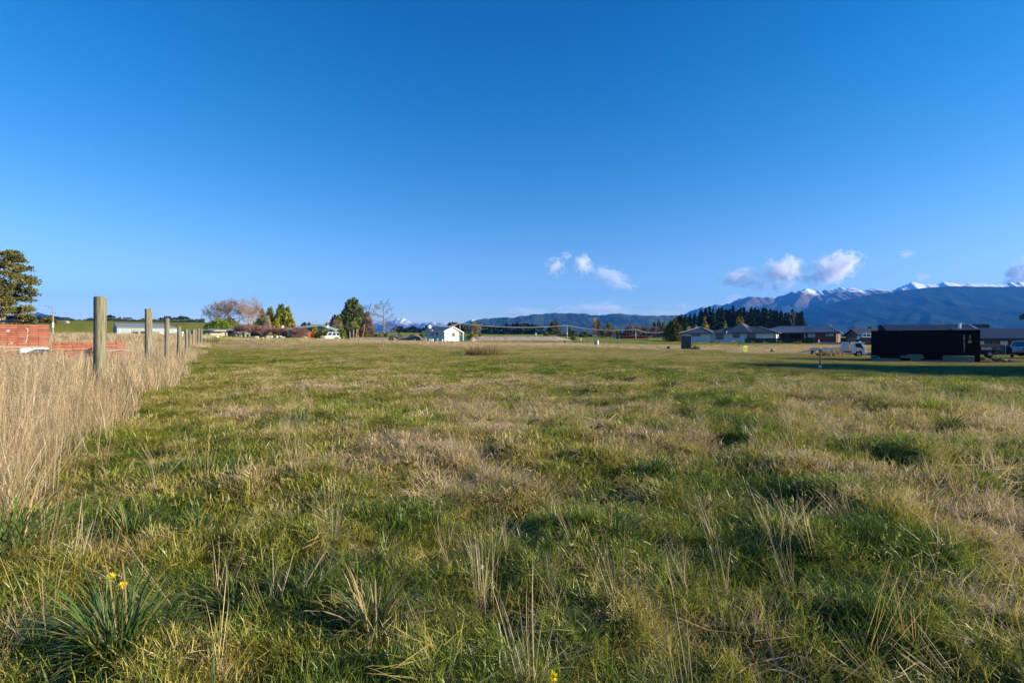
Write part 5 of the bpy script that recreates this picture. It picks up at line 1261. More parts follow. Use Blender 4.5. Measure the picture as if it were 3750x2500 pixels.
# local coordinates: x from -Ls to 0, y from 0 (shaded wall) to Lg
yr = Lg * 0.56
def gab(x0_, x1_): return MB().prism_x([(0, -0.4), (0, hw), (yr, hr), (Lg, hw - 0.05), (Lg, -0.4)], x0_, x1_)
gab(-Ls, 0).build('wall', cabin_white_m, T)
wb = MB()
for q in range(13): wb.box(-Ls, 0.012, -0.014, 0.0, 0.16 + q * 0.172, 0.175 + q * 0.172)
for q in range(16):
    z = 0.16 + q * 0.172
    w0 = 0 if z < hw else (z - hw) / (hr - hw) * yr; w1 = Lg if z < hw - 0.05 else Lg - (z - hw + 0.05) / (hr - hw + 0.05) * (Lg - yr)
    wb.box(0.0, 0.014, w0 + 0.02, w1 - 0.02, z, z + 0.014)
tag(wb.build('weatherboard', cabin_white_m, T), kind='stuff')
po = 1.35                                                 # the porch roof carries the right slope on
sl = (hr - hw) / yr
mb = MB().prism_x([(-0.35, hw - 0.35 * sl + 0.10), (yr, hr + 0.10), (Lg + po, hw - 0.05 - po * sl * 0.85 + 0.10), (Lg + po, hw - 0.05 - po * sl * 0.85), (yr, hr), (-0.35, hw - 0.35 * sl)], -Ls - 0.45, 0.28)
mb.build('roof', cabin_roof_m, T)
MB().bar((0.31, -0.35, hw - 0.35 * sl + 0.04), (0.31, yr, hr + 0.05), 0.05, 0.2).bar((0.31, Lg + po, hw - 0.05 - po * sl * 0.85 + 0.04), (0.31, yr, hr + 0.05), 0.05, 0.2).build('barge_board', white_paint_m, T)
MB().box(-Ls - 0.45, 0.28, -0.46, -0.355, hw - 0.35 * sl - 0.06, hw - 0.35 * sl + 0.07).build('gutter', white_paint_m, T)
MB().cyl((0.08, -0.05, -0.3), (0.08, -0.05, hw - 0.3), 0.05, 0.05, 8).cyl((0.08, -0.05, hw - 0.3), (-0.1, -0.4, hw - 0.15), 0.05, 0.05, 8).build('downpipe', white_paint_m, T)
xw = -LC(1597, tL); xw2 = -LC(1606, tL)
window(T, xw, 0, 1.25, xw2 - xw, 0.95, white_paint_m, glass_m, (1,), 0)
g0 = LC(1652.5, tG); g1 = LC(1668, tG)
window(T, 0.0, g0, 1.05, g1 - g0, 1.05, white_paint_m, glass_m, (1, 1.5, 0.6), math.pi / 2)
MB().box(0.10, 0.22, Lg + po - 0.25, Lg + po - 0.13, -0.3, hw - 0.05 - po * sl * 0.8).build('porch_post', white_paint_m, T)
d0 = -LC(1566, tL)
dz = hw + 0.75
MB().cyl((d0, 0.9, hw), (d0, 0.9, dz), 0.04, 0.04, 6).build('dish_mast', steel_m, T)
ds = MB(); n = 18
for k in range(n):
    a0, a1 = 2 * math.pi * k / n, 2 * math.pi * (k + 1) / n
    ds.add([(0, 0.06, 0), (0.36 * math.cos(a0), -0.04, 0.46 * math.sin(a0)), (0.36 * math.cos(a1), -0.04, 0.46 * math.sin(a1)), (0, 0.09, 0)], [(0, 2, 1), (3, 1, 2)])
dm = ds.mesh('satellite_dish'); dm.materials.append(white_plastic_m)
obj('satellite_dish', dm, None, T, loc=(d0, 0.78, dz + 0.35), rot=(math.radians(-12), 0, math.radians(68)))
xq = -LC(1577, tL); MB().box(xq, xq + 0.3, -0.14, -0.002, 1.25, 1.75).build('meter_box', steel_m, T)
xq = -LC(1612, tL); MB().box(xq, xq + 0.28, -0.14, -0.002, 1.1, 1.5).build('vent_box', steel_m, T)
xq = -LC(1586, tL); MB().box(xq - 0.15, xq + 0.15, -0.3, -0.02, 1.55, 2.0).build('water_heater', steel_m, T)
MB().cyl((xq + 0.02, -0.2, 2.0), (xq + 0.02, -0.2, 2.75), 0.07, 0.07, 8).build('flue', white_plastic_m, T)
xq = -LC(1592, tL); MB().tube([(xq, -0.08, 2.1), (xq, -0.08, 0.9), (xq - 0.4, -0.08, 0.85)], 0.035, 6).build('waste_pipe', white_plastic_m, T)
def cab_pt(px, Y): return at(px, Y)
def small(name, lab, cat, px, Y, mb, m, rz=0.0, group=None, bevel=0): 
    o = mb.build(name, m, None, bevel); o.location = at(px, Y); o.rotation_euler = (0, 0, rz); return tag(o, lab, cat, group)
t = thing('storage_box', 'white storage box with green lid before the cabin wall', 'box', at(1579, 106))
MB().box(-0.48, 0.48, -0.35, 0.35, -0.1, 0.62).build('body', white_plastic_m, t, 0.02); MB().box(-0.5, 0.5, -0.37, 0.37, 0.62, 0.72).build('lid', green_plastic_m, t, 0.02)
small('green_bin', 'green lidded bin against the shaded cabin wall', 'bin', 1573, 109, MB().box(-0.55, 0.5, -0.3, 0.3, -0.1, 0.95), green_plastic_m, 0.2, None, 0.04)
small('hose_reel', 'dark green hose reel under the cabin window', 'hose reel', 1602, 110, MB().cyl((0, -0.08, 0.45), (0, 0.08, 0.45), 0.3, 0.3, 16).cyl((0, -0.12, 0.45), (0, 0.12, 0.45), 0.1, 0.1, 10).box(-0.04, 0.04, -0.06, 0.06, -0.1, 0.45), green_plastic_m, 0.7)
small('white_bucket', 'white bucket beside the cabin corner pipe', 'bucket', 1619.5, 108, MB().cyl((0, 0, -0.05), (0, 0, 0.5), 0.16, 0.2, 14).cyl((0, 0, 0.5), (0, 0, 0.54), 0.215, 0.215, 14), white_plastic_m)
small('wooden_crate', 'brown wooden crate at the left end of the cabin', 'crate', 1547, 110, MB().box(-0.45, 0.45, -0.3, 0.3, -0.1, 0.1).box(-0.45, -0.35, -0.3, 0.3, 0.1, 0.75).box(0.35, 0.45, -0.3, 0.3, 0.1, 0.75).box(-0.35, 0.35, -0.3, -0.25, 0.15, 0.3).box(-0.35, 0.35, -0.3, -0.25, 0.4, 0.55).box(-0.35, 0.35, -0.3, -0.25, 0.62, 0.75), timber_grey_m, 0.3)
small('gas_bottle', 'grey gas bottle beside the crate at the cabin', 'gas bottle', 1559, 111, MB().cyl((0, 0, -0.05), (0, 0, 0.75), 0.18, 0.18, 14).cyl((0, 0, 0.75), (0, 0, 0.9), 0.18, 0.07, 14).cyl((0, 0, 0.9), (0, 0, 1.02), 0.07, 0.07, 10), steel_m)
small('white_post', 'cream post standing at the right corner of the cabin', 'post', 1682.5, 112, MB().box(-0.06, 0.06, -0.06, 0.06, -0.2, 1.25).box(-0.08, 0.08, -0.08, 0.08, 1.25, 1.3), cream_m)
t = thing('green_screen', 'green fabric screen between posts behind the cabin porch', 'screen', at(1693, 117), 0.1)
MB().box(-0.95, 0.95, -0.01, 0.01, 0.1, 1.35).build('fabric', green_plastic_m, t); 
for q in (-0.95, 0.0, 0.95): MB().box(q - 0.04, q + 0.04, 0.012, 0.09, -0.2, 1.5).build('post', timber_grey_m, t)
wood_o = mat('orange_split_wood', (0.52, 0.19, 0.05), 0.8, 0.25, 4)
t = thing('wood_pile', 'low pile of orange split logs at the cabin porch', 'woodpile', at(1696, 110))
R6 = random.Random(4)
for q in range(16):
    zz = 0.06 + 0.13 * (q // 8); xx = -0.62 + 0.17 * (q % 8) + 0.05 * (q // 8)
    MB().cyl((xx, -0.5, zz), (xx + R6.uniform(-.03, .03), 0.5, zz + R6.uniform(-.02, .02)), 0.075, 0.07, 6).build('log', wood_o, t)
R6 = random.Random(14)
for k, (px, lab, r_) in enumerate([(1713, 'grey boulder at the foot of the brown soil heap', 0.26), (1719, 'small grey boulder right of the soil heap boulder', 0.2), (1624, 'round stone by the white bucket at the cabin', 0.16), (1640, 'dark round stone under the sunlit cabin gable', 0.2), (1653, 'dark stone at the middle of the sunlit cabin gable foot', 0.17)]):
    bm = bmesh.new(); bmesh.ops.create_icosphere(bm, subdivisions=2, radius=r_)
    for v in bm.verts: v.co *= 1 + R6.uniform(-0.18, 0.18); v.co.z *= 0.75
    me = bpy.data.meshes.new('boulder'); bm.to_mesh(me); bm.free()
    o = obj('boulder', me, mat('grey_stone', (0.22, 0.2, 0.18), 0.9, 0.25, 6)); o.location = at(px, 109.5, r_ * 0.4); tag(o, lab, 'boulder')
small('white_tub', 'small white tub alone right of the boulders', 'tub', 1731, 109, MB().cyl((0, 0, -0.05), (0, 0, 0.3), 0.15, 0.18, 12), white_plastic_m)

# ------------------------------------------------------------------ gravel bank and soil heaps
gravel_m = mat('pinkish_gravel', (0.40, 0.30, 0.24), 0.95, 0.3, 2.5, bump=0.8)
soil_m = mat('brown_soil', (0.33, 0.215, 0.135), 0.95, 0.3, 2.0, bump=0.8)
def mound(name, lab, cat, px0, px1, Y, pytop, seed, m, depth=5.0, nx=90, peak=None, kind=None):
    x0_, x1_ = PX(px0, Y), PX(px1, Y); V = []; ny = 22
    X = np.linspace(x0_, x1_, nx); yy = np.linspace(-depth, depth, ny)
    xx, yv = np.meshgrid(X, yy); gz_ = gza(xx.ravel(), Y + yv.ravel()).reshape(xx.shape)
    u = (xx - x0_) / (x1_ - x0_); env = sst(0, 0.12, u) * sst(1, 0.75 if peak is None else 0.6, u)
    if peak is not None: env = env * (0.55 + 0.45 * np.exp(-((u - peak) / 0.25) ** 2))
    hmax = PZ(pytop, Y) - float(gza((x0_ + x1_) / 2, Y)[0])
    z = gz_ - 0.15 + env * np.clip(1 - (yv / depth) ** 2, 0, 1) ** 0.8 * (hmax + 0.15) * (0.8 + 0.4 * fbm(xx * 0.8, yv * 0.8, seed, 4))
    me = bpy.data.meshes.new(name); i = np.arange(ny - 1)[:, None] * nx; j = np.arange(nx - 1)[None]
    cx = (x0_ + x1_) / 2; cz = float(gza(cx, Y)[0])
    me.from_pydata(np.stack([xx - cx, yv, z - cz], -1).reshape(-1, 3).tolist(), [], np.stack([i + j, i + j + 1, i + nx + j + 1, i + nx + j], -1).reshape(-1, 4).tolist())
    for p in me.polygons: p.use_smooth = True
    o = obj(name, me, m); o.location = (cx, Y, cz); return tag(o, lab, cat)
mound('gravel_bank', 'long low bank of pinkish gravel right of the white cabin', 'gravel bank', 1700, 2125, 136, 1232.5, 51, gravel_m, 6, 150)
mound('soil_heap', 'heap of pinkish brown soil left of the white cabin', 'soil heap', 1452, 1575, 122, 1228, 52, soil_m, 5, peak=0.6)
mound('soil_heap', 'small brown soil heap just right of the cabin porch', 'soil heap', 1708, 1752, 128, 1234, 53, soil_m, 3, 50, peak=0.5)
mound('soil_heap', 'low dark soil heap on the lawn between truck and container', 'soil heap', 3010, 3185, 55, 1308, 54, mat('dark_soil', (0.05, 0.042, 0.03), 0.95, 0.3, 3, bump=0.6), 1.6, 60, peak=0.5)

# ------------------------------------------------------------------ paling fence
t = thing('paling_fence', 'weathered grey paling fence below the bare spreading tree', 'fence', (PX(1279, 100), 100, PZ(1248.5, 100)), math.radians(14))
w = along(1423, (PX(1279, 100), 100), (math.cos(math.radians(14)), math.sin(math.radians(14)))); npal = 54
pm = MB().box(0, w / npal * 0.9, -0.012, 0.012, -0.2, 0.80).mesh('paling'); pm.materials.append(timber_grey_m)
R6 = random.Random(8)
for q in range(npal):
    o = obj('paling', pm, None, t, loc=(q * w / npal, R6.uniform(-0.006, 0.006), R6.uniform(-0.015, 0.02)))
MB().box(0, w, 0.014, 0.07, 0.12, 0.2).build('rail', timber_grey_m, t); MB().box(0, w, 0.014, 0.07, 0.58, 0.66).build('rail', timber_grey_m, t)

# ------------------------------------------------------------------ green roofed house
Y = 122; zb = gz(PX(1150, Y), Y)
T = thing('green_roof_house', 'low house with a faded green hip roof behind the reddish fruit trees', 'house', (PX(1042, Y), Y, zb), math.radians(-8))
Wg = PX(1222, Y) - PX(1042, Y)
ze = PZ(1205, Y) - zb; zr = PZ(1186, Y) - zb
MB().box(0.4, Wg, 0.5, 8, -0.5, ze - 0.1).build('wall', green_wall_m, T)
hip(-0.3, Wg - 0.5, -0.2, 8.6, ze, ((5.4, 4.2), (Wg - 5.2, 4.2), zr), 0.16).build('roof', green_roof_m, T)
x1_ = Wg + 1.6
mbp = MB().prism_y([(Wg - 7.5, ze + 0.2), (Wg - 1.6, zr - 0.55), (x1_ + 0.2, ze - 0.35), (x1_ + 0.2, ze - 0.5), (Wg - 1.6, zr - 0.7), (Wg - 7.5, ze)], -1.4, 7)
mbp.build('roof', green_roof_m, T)
MB().prism_y([(Wg - 5, -0.5), (Wg - 5, ze - 0.2), (Wg - 1.6, zr - 0.75), (x1_ - 0.3, ze - 0.45), (x1_ - 0.3, -0.5)], -0.9, -0.8).build('gable_wall', green_wall_m, T)
MB().bar((Wg - 1.6, -1.45, zr - 0.6), (x1_ + 0.2, -1.45, ze - 0.4), 0.06, 0.2).bar((Wg - 1.6, -1.45, zr - 0.6), (Wg - 5.5, -1.45, ze + 0.35), 0.06, 0.2).build('barge_board', white_paint_m, T)
for px, zz in ((1040, 0.15), (1226, 0.1)):
    xl = PX(px, Y) - PX(1042, Y); obj('satellite_dish', dm, None, T, loc=(xl, -1.7 if px > 1100 else -0.4, ze + zz + 0.35), rot=(math.radians(-15), 0, math.radians(25)))
    MB().cyl((xl, -1.55 if px > 1100 else -0.3, ze - 0.4), (xl, -1.55 if px > 1100 else -0.3, ze + 0.45), 0.035, 0.035, 6).build('dish_mast', steel_m, T)
window(T, 0.9, 0.5, ze - 1.4, 1.6, 1.0, white_paint_m, glass_m, (1, 1)); window(T, 4.6, 0.5, ze - 1.4, 2.0, 1.0, white_paint_m, glass_m, (1, 1))
# cream shed
Y = 112; zb = PZ(1233, Y)
T = thing('cream_shed', 'low cream walled shed with a grey lean roof behind the fence posts', 'shed', (PX(768, Y), Y, zb), math.radians(22))
Ws = along(868, (PX(768, Y), Y), (math.cos(math.radians(22)), math.sin(math.radians(22)))); zt = PZ(1210, Y) - zb
MB().box(0, Ws * 0.62, 0, 4, -0.4, zt).build('wall', cream_m, T)
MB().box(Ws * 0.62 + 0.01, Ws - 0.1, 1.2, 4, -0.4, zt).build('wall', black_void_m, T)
MB().prism_x([(-0.7, zt), (-0.7, zt + 0.1), (4.3, zt + 0.85), (4.3, zt + 0.75)], -0.5, Ws + 0.3).build('roof', iron_dark_m, T)
MB().box(-0.5, Ws * 0.62, -0.72, -0.66, zt - 0.18, zt + 0.06).build('fascia', cream_m, T)
for q in (Ws * 0.66, Ws - 0.3): MB().cyl((q, -0.3, -0.4), (q, -0.3, zt), 0.07, 0.07, 8).build('post', bark_m, T)
t = thing('lean_to', 'dark open lean to at the left end of the cream shed', 'lean to', (PX(748, 110), 110, PZ(1232, 110)), 0)
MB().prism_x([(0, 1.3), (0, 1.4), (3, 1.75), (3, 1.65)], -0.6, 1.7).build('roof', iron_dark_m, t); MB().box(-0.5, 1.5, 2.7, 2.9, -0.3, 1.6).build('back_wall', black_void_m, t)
for q in (-0.45, 1.45): MB().cyl((q, 0.1, -0.3), (q, 0.1, 1.35), 0.06, 0.06, 7).build('post', bark_m, t)
small('green_bin', 'green wheelie bin under the dark lean to', 'bin', 757, 108.5, MB().prism_y([(-0.25, -0.2), (0.25, -0.2), (0.3, 0.85), (-0.3, 0.85)], -0.3, 0.3).box(-0.33, 0.33, -0.33, 0.33, 0.86, 0.92), green_plastic_m, 0.4)
small('blue_tarp_box', 'dark blue covered trailer box behind the far fence posts', 'covered box', 700, 100, MB().box(-0.9, 0.75, -0.8, 0.8, -0.3, 1.05).prism_y([(-0.95, 1.06), (0.8, 1.06), (0.55, 1.22), (-0.85, 1.3)], -0.85, 0.85), mat('dark_blue_tarp', (0.035, 0.06, 0.11), 0.5, 0.2, 3), 0.15, None, 0.03)
t = thing('window_frames', 'blue and white window unit standing in the weeds before the fruit trees', 'window unit', at(930, 96), 0.05)
MB().box(-0.95, 0.25, -0.05, 0.05, -0.05, 0.62).build('frame', mat('pale_blue_frame', (0.35, 0.42, 0.5), 0.5, 0.1, 4), t)
for q in (-0.86, -0.28): MB().box(q, q + 0.46, -0.065, -0.052, 0.06, 0.52).build('pane', mat('blue_glass', (0.03, 0.075, 0.14), 0.1, 0.2, 3), t)
MB().box(0.28, 0.9, -0.06, 0.06, -0.05, 0.66).build('panel', white_paint_m, t)
for k, (px, w, h, m_, lab) in enumerate([(866, 0.5, 0.32, white_plastic_m, 'white drum behind the first reddish fruit tree'), (884, 0.35, 0.3, white_plastic_m, 'small white drum in the line behind the fruit trees'), (900, 0.55, 0.3, white_plastic_m, 'wide white drum in the line behind the fruit trees'), (985, 0.75, 0.75, green_wall_m, 'pale green crate between the fruit tree trunks'), (1003, 0.5, 0.5, white_paint_m, 'white crate right of the pale green crate'), (1022, 0.5, 0.7, white_paint_m, 'taller white crate near the satellite dish'), (1035, 0.45, 0.6, steel_m, 'grey crate at the right of the white crates')]):
    small('drum' if k < 3 else 'crate', lab, 'drum' if k < 3 else 'crate', px, 106 if k < 3 else 103, (MB().cyl((-w * 0.8, 0, h + 0.75), (w * 0.8, 0, h + 0.75), h * 0.8, h * 0.8, 14).box(-0.06, 0.06, -0.06, 0.06, -0.1, 0.8) if k < 3 else MB().box(-w, w, -0.4, 0.4, -0.1, h).box(-w - 0.02, w + 0.02, -0.42, 0.42, h, h + 0.05)), m_, 0.1 * k)
small('dark_tarp_heap', 'dark tarp covered heap right of the crates', 'covered heap', 1062, 99, MB().prism_y([(-0.9, -0.1), (-0.5, 0.5), (0.0, 0.75), (0.55, 0.5), (0.95, -0.1)], -0.6, 0.6), mat('charcoal_tarp', (0.025, 0.028, 0.04), 0.6, 0.3, 5), 0.2, None, 0.08)
# red container with white script
Y = 107; zb = PZ(1240, Y); red_m = mat('orange_red_container', (0.56, 0.13, 0.055), 0.6, 0.14, 2.0)
T = thing('red_container', 'orange red shipping container half hidden behind the white car', 'container', (PX(1127, Y), Y, zb), math.radians(22))
Wc = along(1207, (PX(1127, Y), Y), (math.cos(math.radians(22)), math.sin(math.radians(22)))); hc = PZ(1214, Y) - zb
MB().box(0, Wc, 0.06, 2.3, 0, hc).build('body', red_m, T)
cr = MB(); n = 22
for q in range(n):
    xq = 0.1 + q * (Wc - 0.2) / n; w = (Wc - 0.2) / n
    cr.add([(xq, 0.055, 0.1), (xq + w * 0.2, 0.0, 0.1), (xq + w * 0.55, 0.0, 0.1), (xq + w * 0.75, 0.055, 0.1), (xq, 0.055, hc - 0.1), (xq + w * 0.2, 0.0, hc - 0.1), (xq + w * 0.55, 0.0, hc - 0.1), (xq + w * 0.75, 0.055, hc - 0.1)], [(0, 1, 5, 4), (1, 2, 6, 5), (2, 3, 7, 6)])
tag(cr.build('corrugation', red_m, T), kind='stuff')
MB().box(0, Wc, -0.02, 0.05, hc - 0.1, hc).box(0, 0.1, -0.02, 0.05, 0, hc - 0.1).box(Wc - 0.1, Wc, -0.02, 0.05, 0, hc - 0.1).build('frame', red_m, T)
scr_m = mat('white_sprayed_paint', (0.85, 0.85, 0.83), 0.6, 0.04, 8)
def text(body, size, m, parent, loc, rot, align='LEFT', ext=0.004, name='lettering', shear=0.0, sx_=1.0):
    cu = bpy.data.curves.new(name, 'FONT'); cu.body = body; cu.size = size; cu.extrude = ext; cu.align_x = align; cu.shear = shear
    cu.materials.append(m); o = bpy.data.objects.new(name, cu); COL.objects.link(o); o.parent = parent; o.location = loc; o.rotation_euler = rot; o.scale = (sx_, 1, 1)
    bpy.context.view_layer.update()
    me = bpy.data.meshes.new_from_object(o)
    q = bpy.data.objects.new(name, me); COL.objects.link(q); q.parent = parent; q.location = loc; q.rotation_euler = rot; q.scale = (sx_, 1, 1)
    bpy.data.objects.remove(o)
    return q
text('st Pa', 1.0, scr_m, T, (2.1, -0.03, 0.72), (math.pi / 2, -0.05, 0), shear=0.35, name='script_lettering', ext=0.01)
text('u', 0.7, scr_m, T, (1.7, -0.03, 0.45), (math.pi / 2, 0, 0), shear=0.3, name='script_lettering', ext=0.01)
t = thing('plywood_panel', 'tall cream plywood panel standing right of the red container', 'panel', at(1222, 105), 0.0)
for q in range(5): MB().box(-0.72 + q * 0.29, -0.72 + q * 0.29 + 0.28, -0.02 + 0.008 * (q % 2), 0.02, -0.1, 1.72).build('board', mat('stained_plywood', (0.55, 0.45, 0.27), 0.8, 0.25, 3, stretch=(4, 1, 0.5)), t)
MB().box(0.735, 0.82, -0.03, 0.03, -0.1, 1.75).build('edge_post', white_paint_m, t)
rock_m = mat('grey_brown_bale', (0.24, 0.205, 0.17), 0.95, 0.3, 4, bump=0.5)
for k, (px, r_, lab) in enumerate([(1180, 0.62, 'round grey hay bale in front of the white car bonnet'), (1115, 0.5, 'pale rounded bale in the weeds left of the red container')]):
    bm = bmesh.new(); bmesh.ops.create_icosphere(bm, subdivisions=3, radius=r_)
    R7 = random.Random(k)
    for v in bm.verts: v.co *= 1 + 0.1 * (float(vn(v.co.x * 3 + 5, v.co.y * 3 + v.co.z * 2, k + 3)) - 0.5); v.co.x *= 1.2; v.co.z *= 0.9
    me = bpy.data.meshes.new('hay_bale'); bm.to_mesh(me); bm.free()
    o = obj('hay_bale', me, rock_m, smooth=True); o.location = at(px, 97 if k == 0 else 100, r_ * 0.6); tag(o, lab, 'bale')
# white stones in the rough grass
R6 = random.Random(21)
labs = ['white stone lying highest in the weeds left of the pair', 'white stone under the highest one in the weeds', 'white stone at the right of the weeds cluster', 'flat pale stone alone in the weeds under the cream shed', 'small white stone lowest in the weeds, centre', 'small white stone lower right of the weeds cluster', 'small white stone in the dry grass below the blue and white unit']
for k, (px, py) in enumerate([(994, 1243), (990, 1247), (1004, 1249), (795, 1254), (962, 1266), (981, 1266), (944, 1262)]):
    Y = 98 if py < 1252 else 90
    r_ = 0.17 if k != 3 else 0.28
    bm = bmesh.new(); bmesh.ops.create_icosphere(bm, subdivisions=2, radius=r_)
    for v in bm.verts: v.co *= 1 + R6.uniform(-0.15, 0.15); v.co.z *= 0.7; v.co.x *= 1.3
    me = bpy.data.meshes.new('white_stone'); bm.to_mesh(me); bm.free()
    o = obj('white_stone', me, mat('white_stone', (0.66, 0.62, 0.55), 0.9, 0.15, 6)); o.location = at(px, Y, 0.28); tag(o, lab if False else labs[k], 'stone', 'pale stones in the weeds')

# ------------------------------------------------------------------ long iron shed
Y = 112; zb = PZ(1228, Y)
T = thing('iron_shed', 'long corrugated iron shed with a galvanised roof behind the fence posts', 'shed', (PX(429, Y), Y, zb), math.radians(46))
tS = (math.cos(math.radians(46)), math.sin(math.radians(46)))
LXs = lambda px: along(px, (PX(429, Y), Y), tS)
Ls_ = LXs(651); zw = PZ(1197, Y) - zb
MB().box(0, Ls_, 0, 6, -0.5, zw).build('wall', iron_m, T)
MB().prism_x([(0, -0.5), (0, zw), (3.2, zw + 0.95), (6.4, zw), (6.4, -0.5)], -0.06, -0.004).build('end_wall', iron_dark_m, T)  # end turned from the sun: its shade is put into a darker iron colour
mb = MB().add([(-0.1, -0.15, zw), (Ls_ + 0.1, -0.15, zw), (Ls_ - 1.8, 3.2, zw + 1.0), (-0.1, 3.2, zw + 1.0), (-0.1, 6.5, zw), (Ls_ + 0.1, 6.5, zw)], [(0, 1, 2, 3), (3, 2, 5, 4), (1, 5, 2), (0, 3, 4), (0, 4, 5, 1)])
mb.build('roof', iron_roof_m, T)
sh = MB()
for q in range(int(Ls_ / 0.8)): sh.box(0.2 + q * 0.8, 0.23 + q * 0.8, -0.02, -0.001, -0.4, zw - 0.05)
tag(sh.build('sheet_lap', iron_dark_m, T), kind='stuff')
MB().box(-0.1, Ls_, -0.24, -0.16, zw - 0.14, zw - 0.02).build('gutter', iron_dark_m, T)
a_, b_ = LXs(561), LXs(582); MB().box(a_, b_, -0.06, -0.003, -0.4, zw - 1.0).build('door', timber_grey_m, T); MB().box(a_ - 0.1, b_ + 0.1, -0.1, -0.065, zw - 1.0, zw - 0.9).build('door_track', iron_dark_m, T)
t = thing('yard_hut', 'low open fronted hut with a cream roof edge before the iron shed', 'hut', at(486, 100), math.radians(40))
zb2 = 0; 
MB().box(0, 3.3, 1.2, 1.3, -0.4, 1.45).build('back_wall', iron_m, t); MB().box(0.9, 1.3, 0, 0.06, -0.4, 1.35).box(0.0, 0.9, 0, 0.06, 0.95, 1.35).box(2.4, 3.3, 0, 0.06, -0.4, 1.35).box(1.3, 2.4, 0, 0.06, 1.0, 1.35).build('front_wall', iron_m, t)
MB().box(1.3, 2.4, 0.5, 0.55, -0.4, 1.0).build('opening_shade', black_void_m, t); MB().prism_x([(-0.2, 1.36), (-0.2, 1.5), (1.4, 1.65), (1.4, 1.5)], -0.2, 3.5).build('roof', cream_m, t); MB().cyl((-0.1, -0.1, -0.4), (-0.1, -0.1, 1.55), 0.09, 0.09, 8).build('post', timber_grey_m, t)  # black sheet in the doorway stands for the shade inside the hut
small('white_sack', 'white sack leaning on the iron shed wall', 'sack', 591, 104, MB().prism_y([(-0.55, -0.2), (-0.5, 0.5), (-0.1, 0.85), (0.35, 0.55), (0.55, -0.2)], -0.3, 0.3), white_plastic_m, 0, None, 0.1)
small('rusty_roof_sheet', 'rusty brown sheet lying in the dry grass right of the sack', 'roof sheet', 636, 92, MB().bar((-1.3, 0, 0.45), (1.5, 0, 0.8), 0.8, 0.04), mat('rusty_iron', (0.25, 0.10, 0.07), 0.8, 0.3, 3))
small('white_ball', 'small white drum end in the grass by the far posts', 'drum', 667, 88, MB().cyl((0, -0.15, 0.85), (0, 0.15, 0.85), 0.2, 0.2, 12).box(-0.1, 0.1, -0.1, 0.1, -0.2, 0.7), white_plastic_m)
small('farm_hut', 'tiny pale hut on the skyline of the green rise', 'hut', 241, 300, MB().box(-1.4, 1.4, -1, 1, -0.5, 0.8).prism_y([(-1.6, 0.81), (1.6, 0.81), (0, 1.3)], -1.2, 1.2), mat('pinkish_wall', (0.40, 0.33, 0.28), 0.9, 0.1, 3))

# ------------------------------------------------------------------ poles and lines
pole_m = mat('grey_pole', (0.33, 0.31, 0.27), 0.85, 0.2, 4)
line_m = mat('power_cable', (0.30, 0.29, 0.27), 0.7, 0.1, 4)
Y = 98; loc = at(194, Y); hp = PZ(1144, Y) - loc[2]
T = thing('street_lamp', 'tall pole with a curved lamp arm and crossarm beside the brick stack', 'street lamp', loc)
MB().cyl((0, 0, -0.5), (0, 0, hp), 0.13, 0.10, 10).build('pole', pole_m, T)
ha = PZ(1119, Y) - loc[2]; xa = PX(168, Y) - PX(194, Y)
MB().tube([(-0.04, 0, hp), (-0.04, 0, hp + 0.85), (-0.12, 0, hp + 0.98), (xa * 0.5, 0, (hp + ha) / 2 + 0.42), (xa + 0.15, 0, ha)], 0.05, 6).build('lamp_arm', steel_m, T)
MB().box(xa - 0.25, xa + 0.2, -0.1, 0.1, ha - 0.05, ha + 0.05).build('lamp_head', iron_dark_m, T, 0.03)
MB().box(-0.32, 0.5, -0.05, 0.05, hp - 0.12, hp - 0.02).build('crossarm', timber_grey_m, T)
MB().cyl((0, 0, PZ(1190, Y) - loc[2] - 0.5), (0, 0, PZ(1181, Y) - loc[2]), 0.155, 0.155, 10, caps=False).build('number_band', white_plastic_m, T)
def cable(pts, r, name, lab, sag=0.8, group=None):
    mb = MB()
    for (p, q) in zip(pts[:-1], pts[1:]):
        p = Vector(p); q = Vector(q); prev = p
        for k in range(1, 13):
            t = k / 12; c = p.lerp(q, t); c.z -= sag * 4 * t * (1 - t); mb.cyl(prev, c, r, r, 4, caps=False); prev = c
    o = mb.build(name, line_m); return tag(o, lab, 'cable', group)
cable([(loc[0] + 0.4, Y, loc[2] + hp), (PX(740, 180), 180, PZ(1167, 180)), (PX(1077, 230), 230, PZ(1164, 230)), (PX(1180, 240), 240, PZ(1174, 240))], 0.022, 'power_line', 'thin power line running right from the lamp pole over the iron shed', 1.0)
cable([(loc[0] - 0.3, Y, loc[2] + hp), (PX(-60, 92), 92, PZ(1143, 92))], 0.022, 'power_line', 'thin power line running left from the lamp pole', 0.4)
for k, (px, yt, Y2, lab) in enumerate([(1077, 1158, 230, 'slim power pole above the left end of the green roof'), (1146, 1176, 240, 'short dark pole above the middle of the green roof'), (1158, 1172, 245, 'thin pole just right of the short dark pole above the green roof')]):
    l2 = at(px, Y2); h2 = PZ(yt, Y2) - l2[2]
    t = thing('power_pole', lab, 'power pole', l2); MB().cyl((0, 0, -0.5), (0, 0, h2), 0.15, 0.10, 8).build('pole', pole_m, t); MB().box(-0.6, 0.6, -0.06, 0.06, h2 - 0.9, h2 - 0.75).build('crossarm', timber_grey_m, t)
tops_ = []
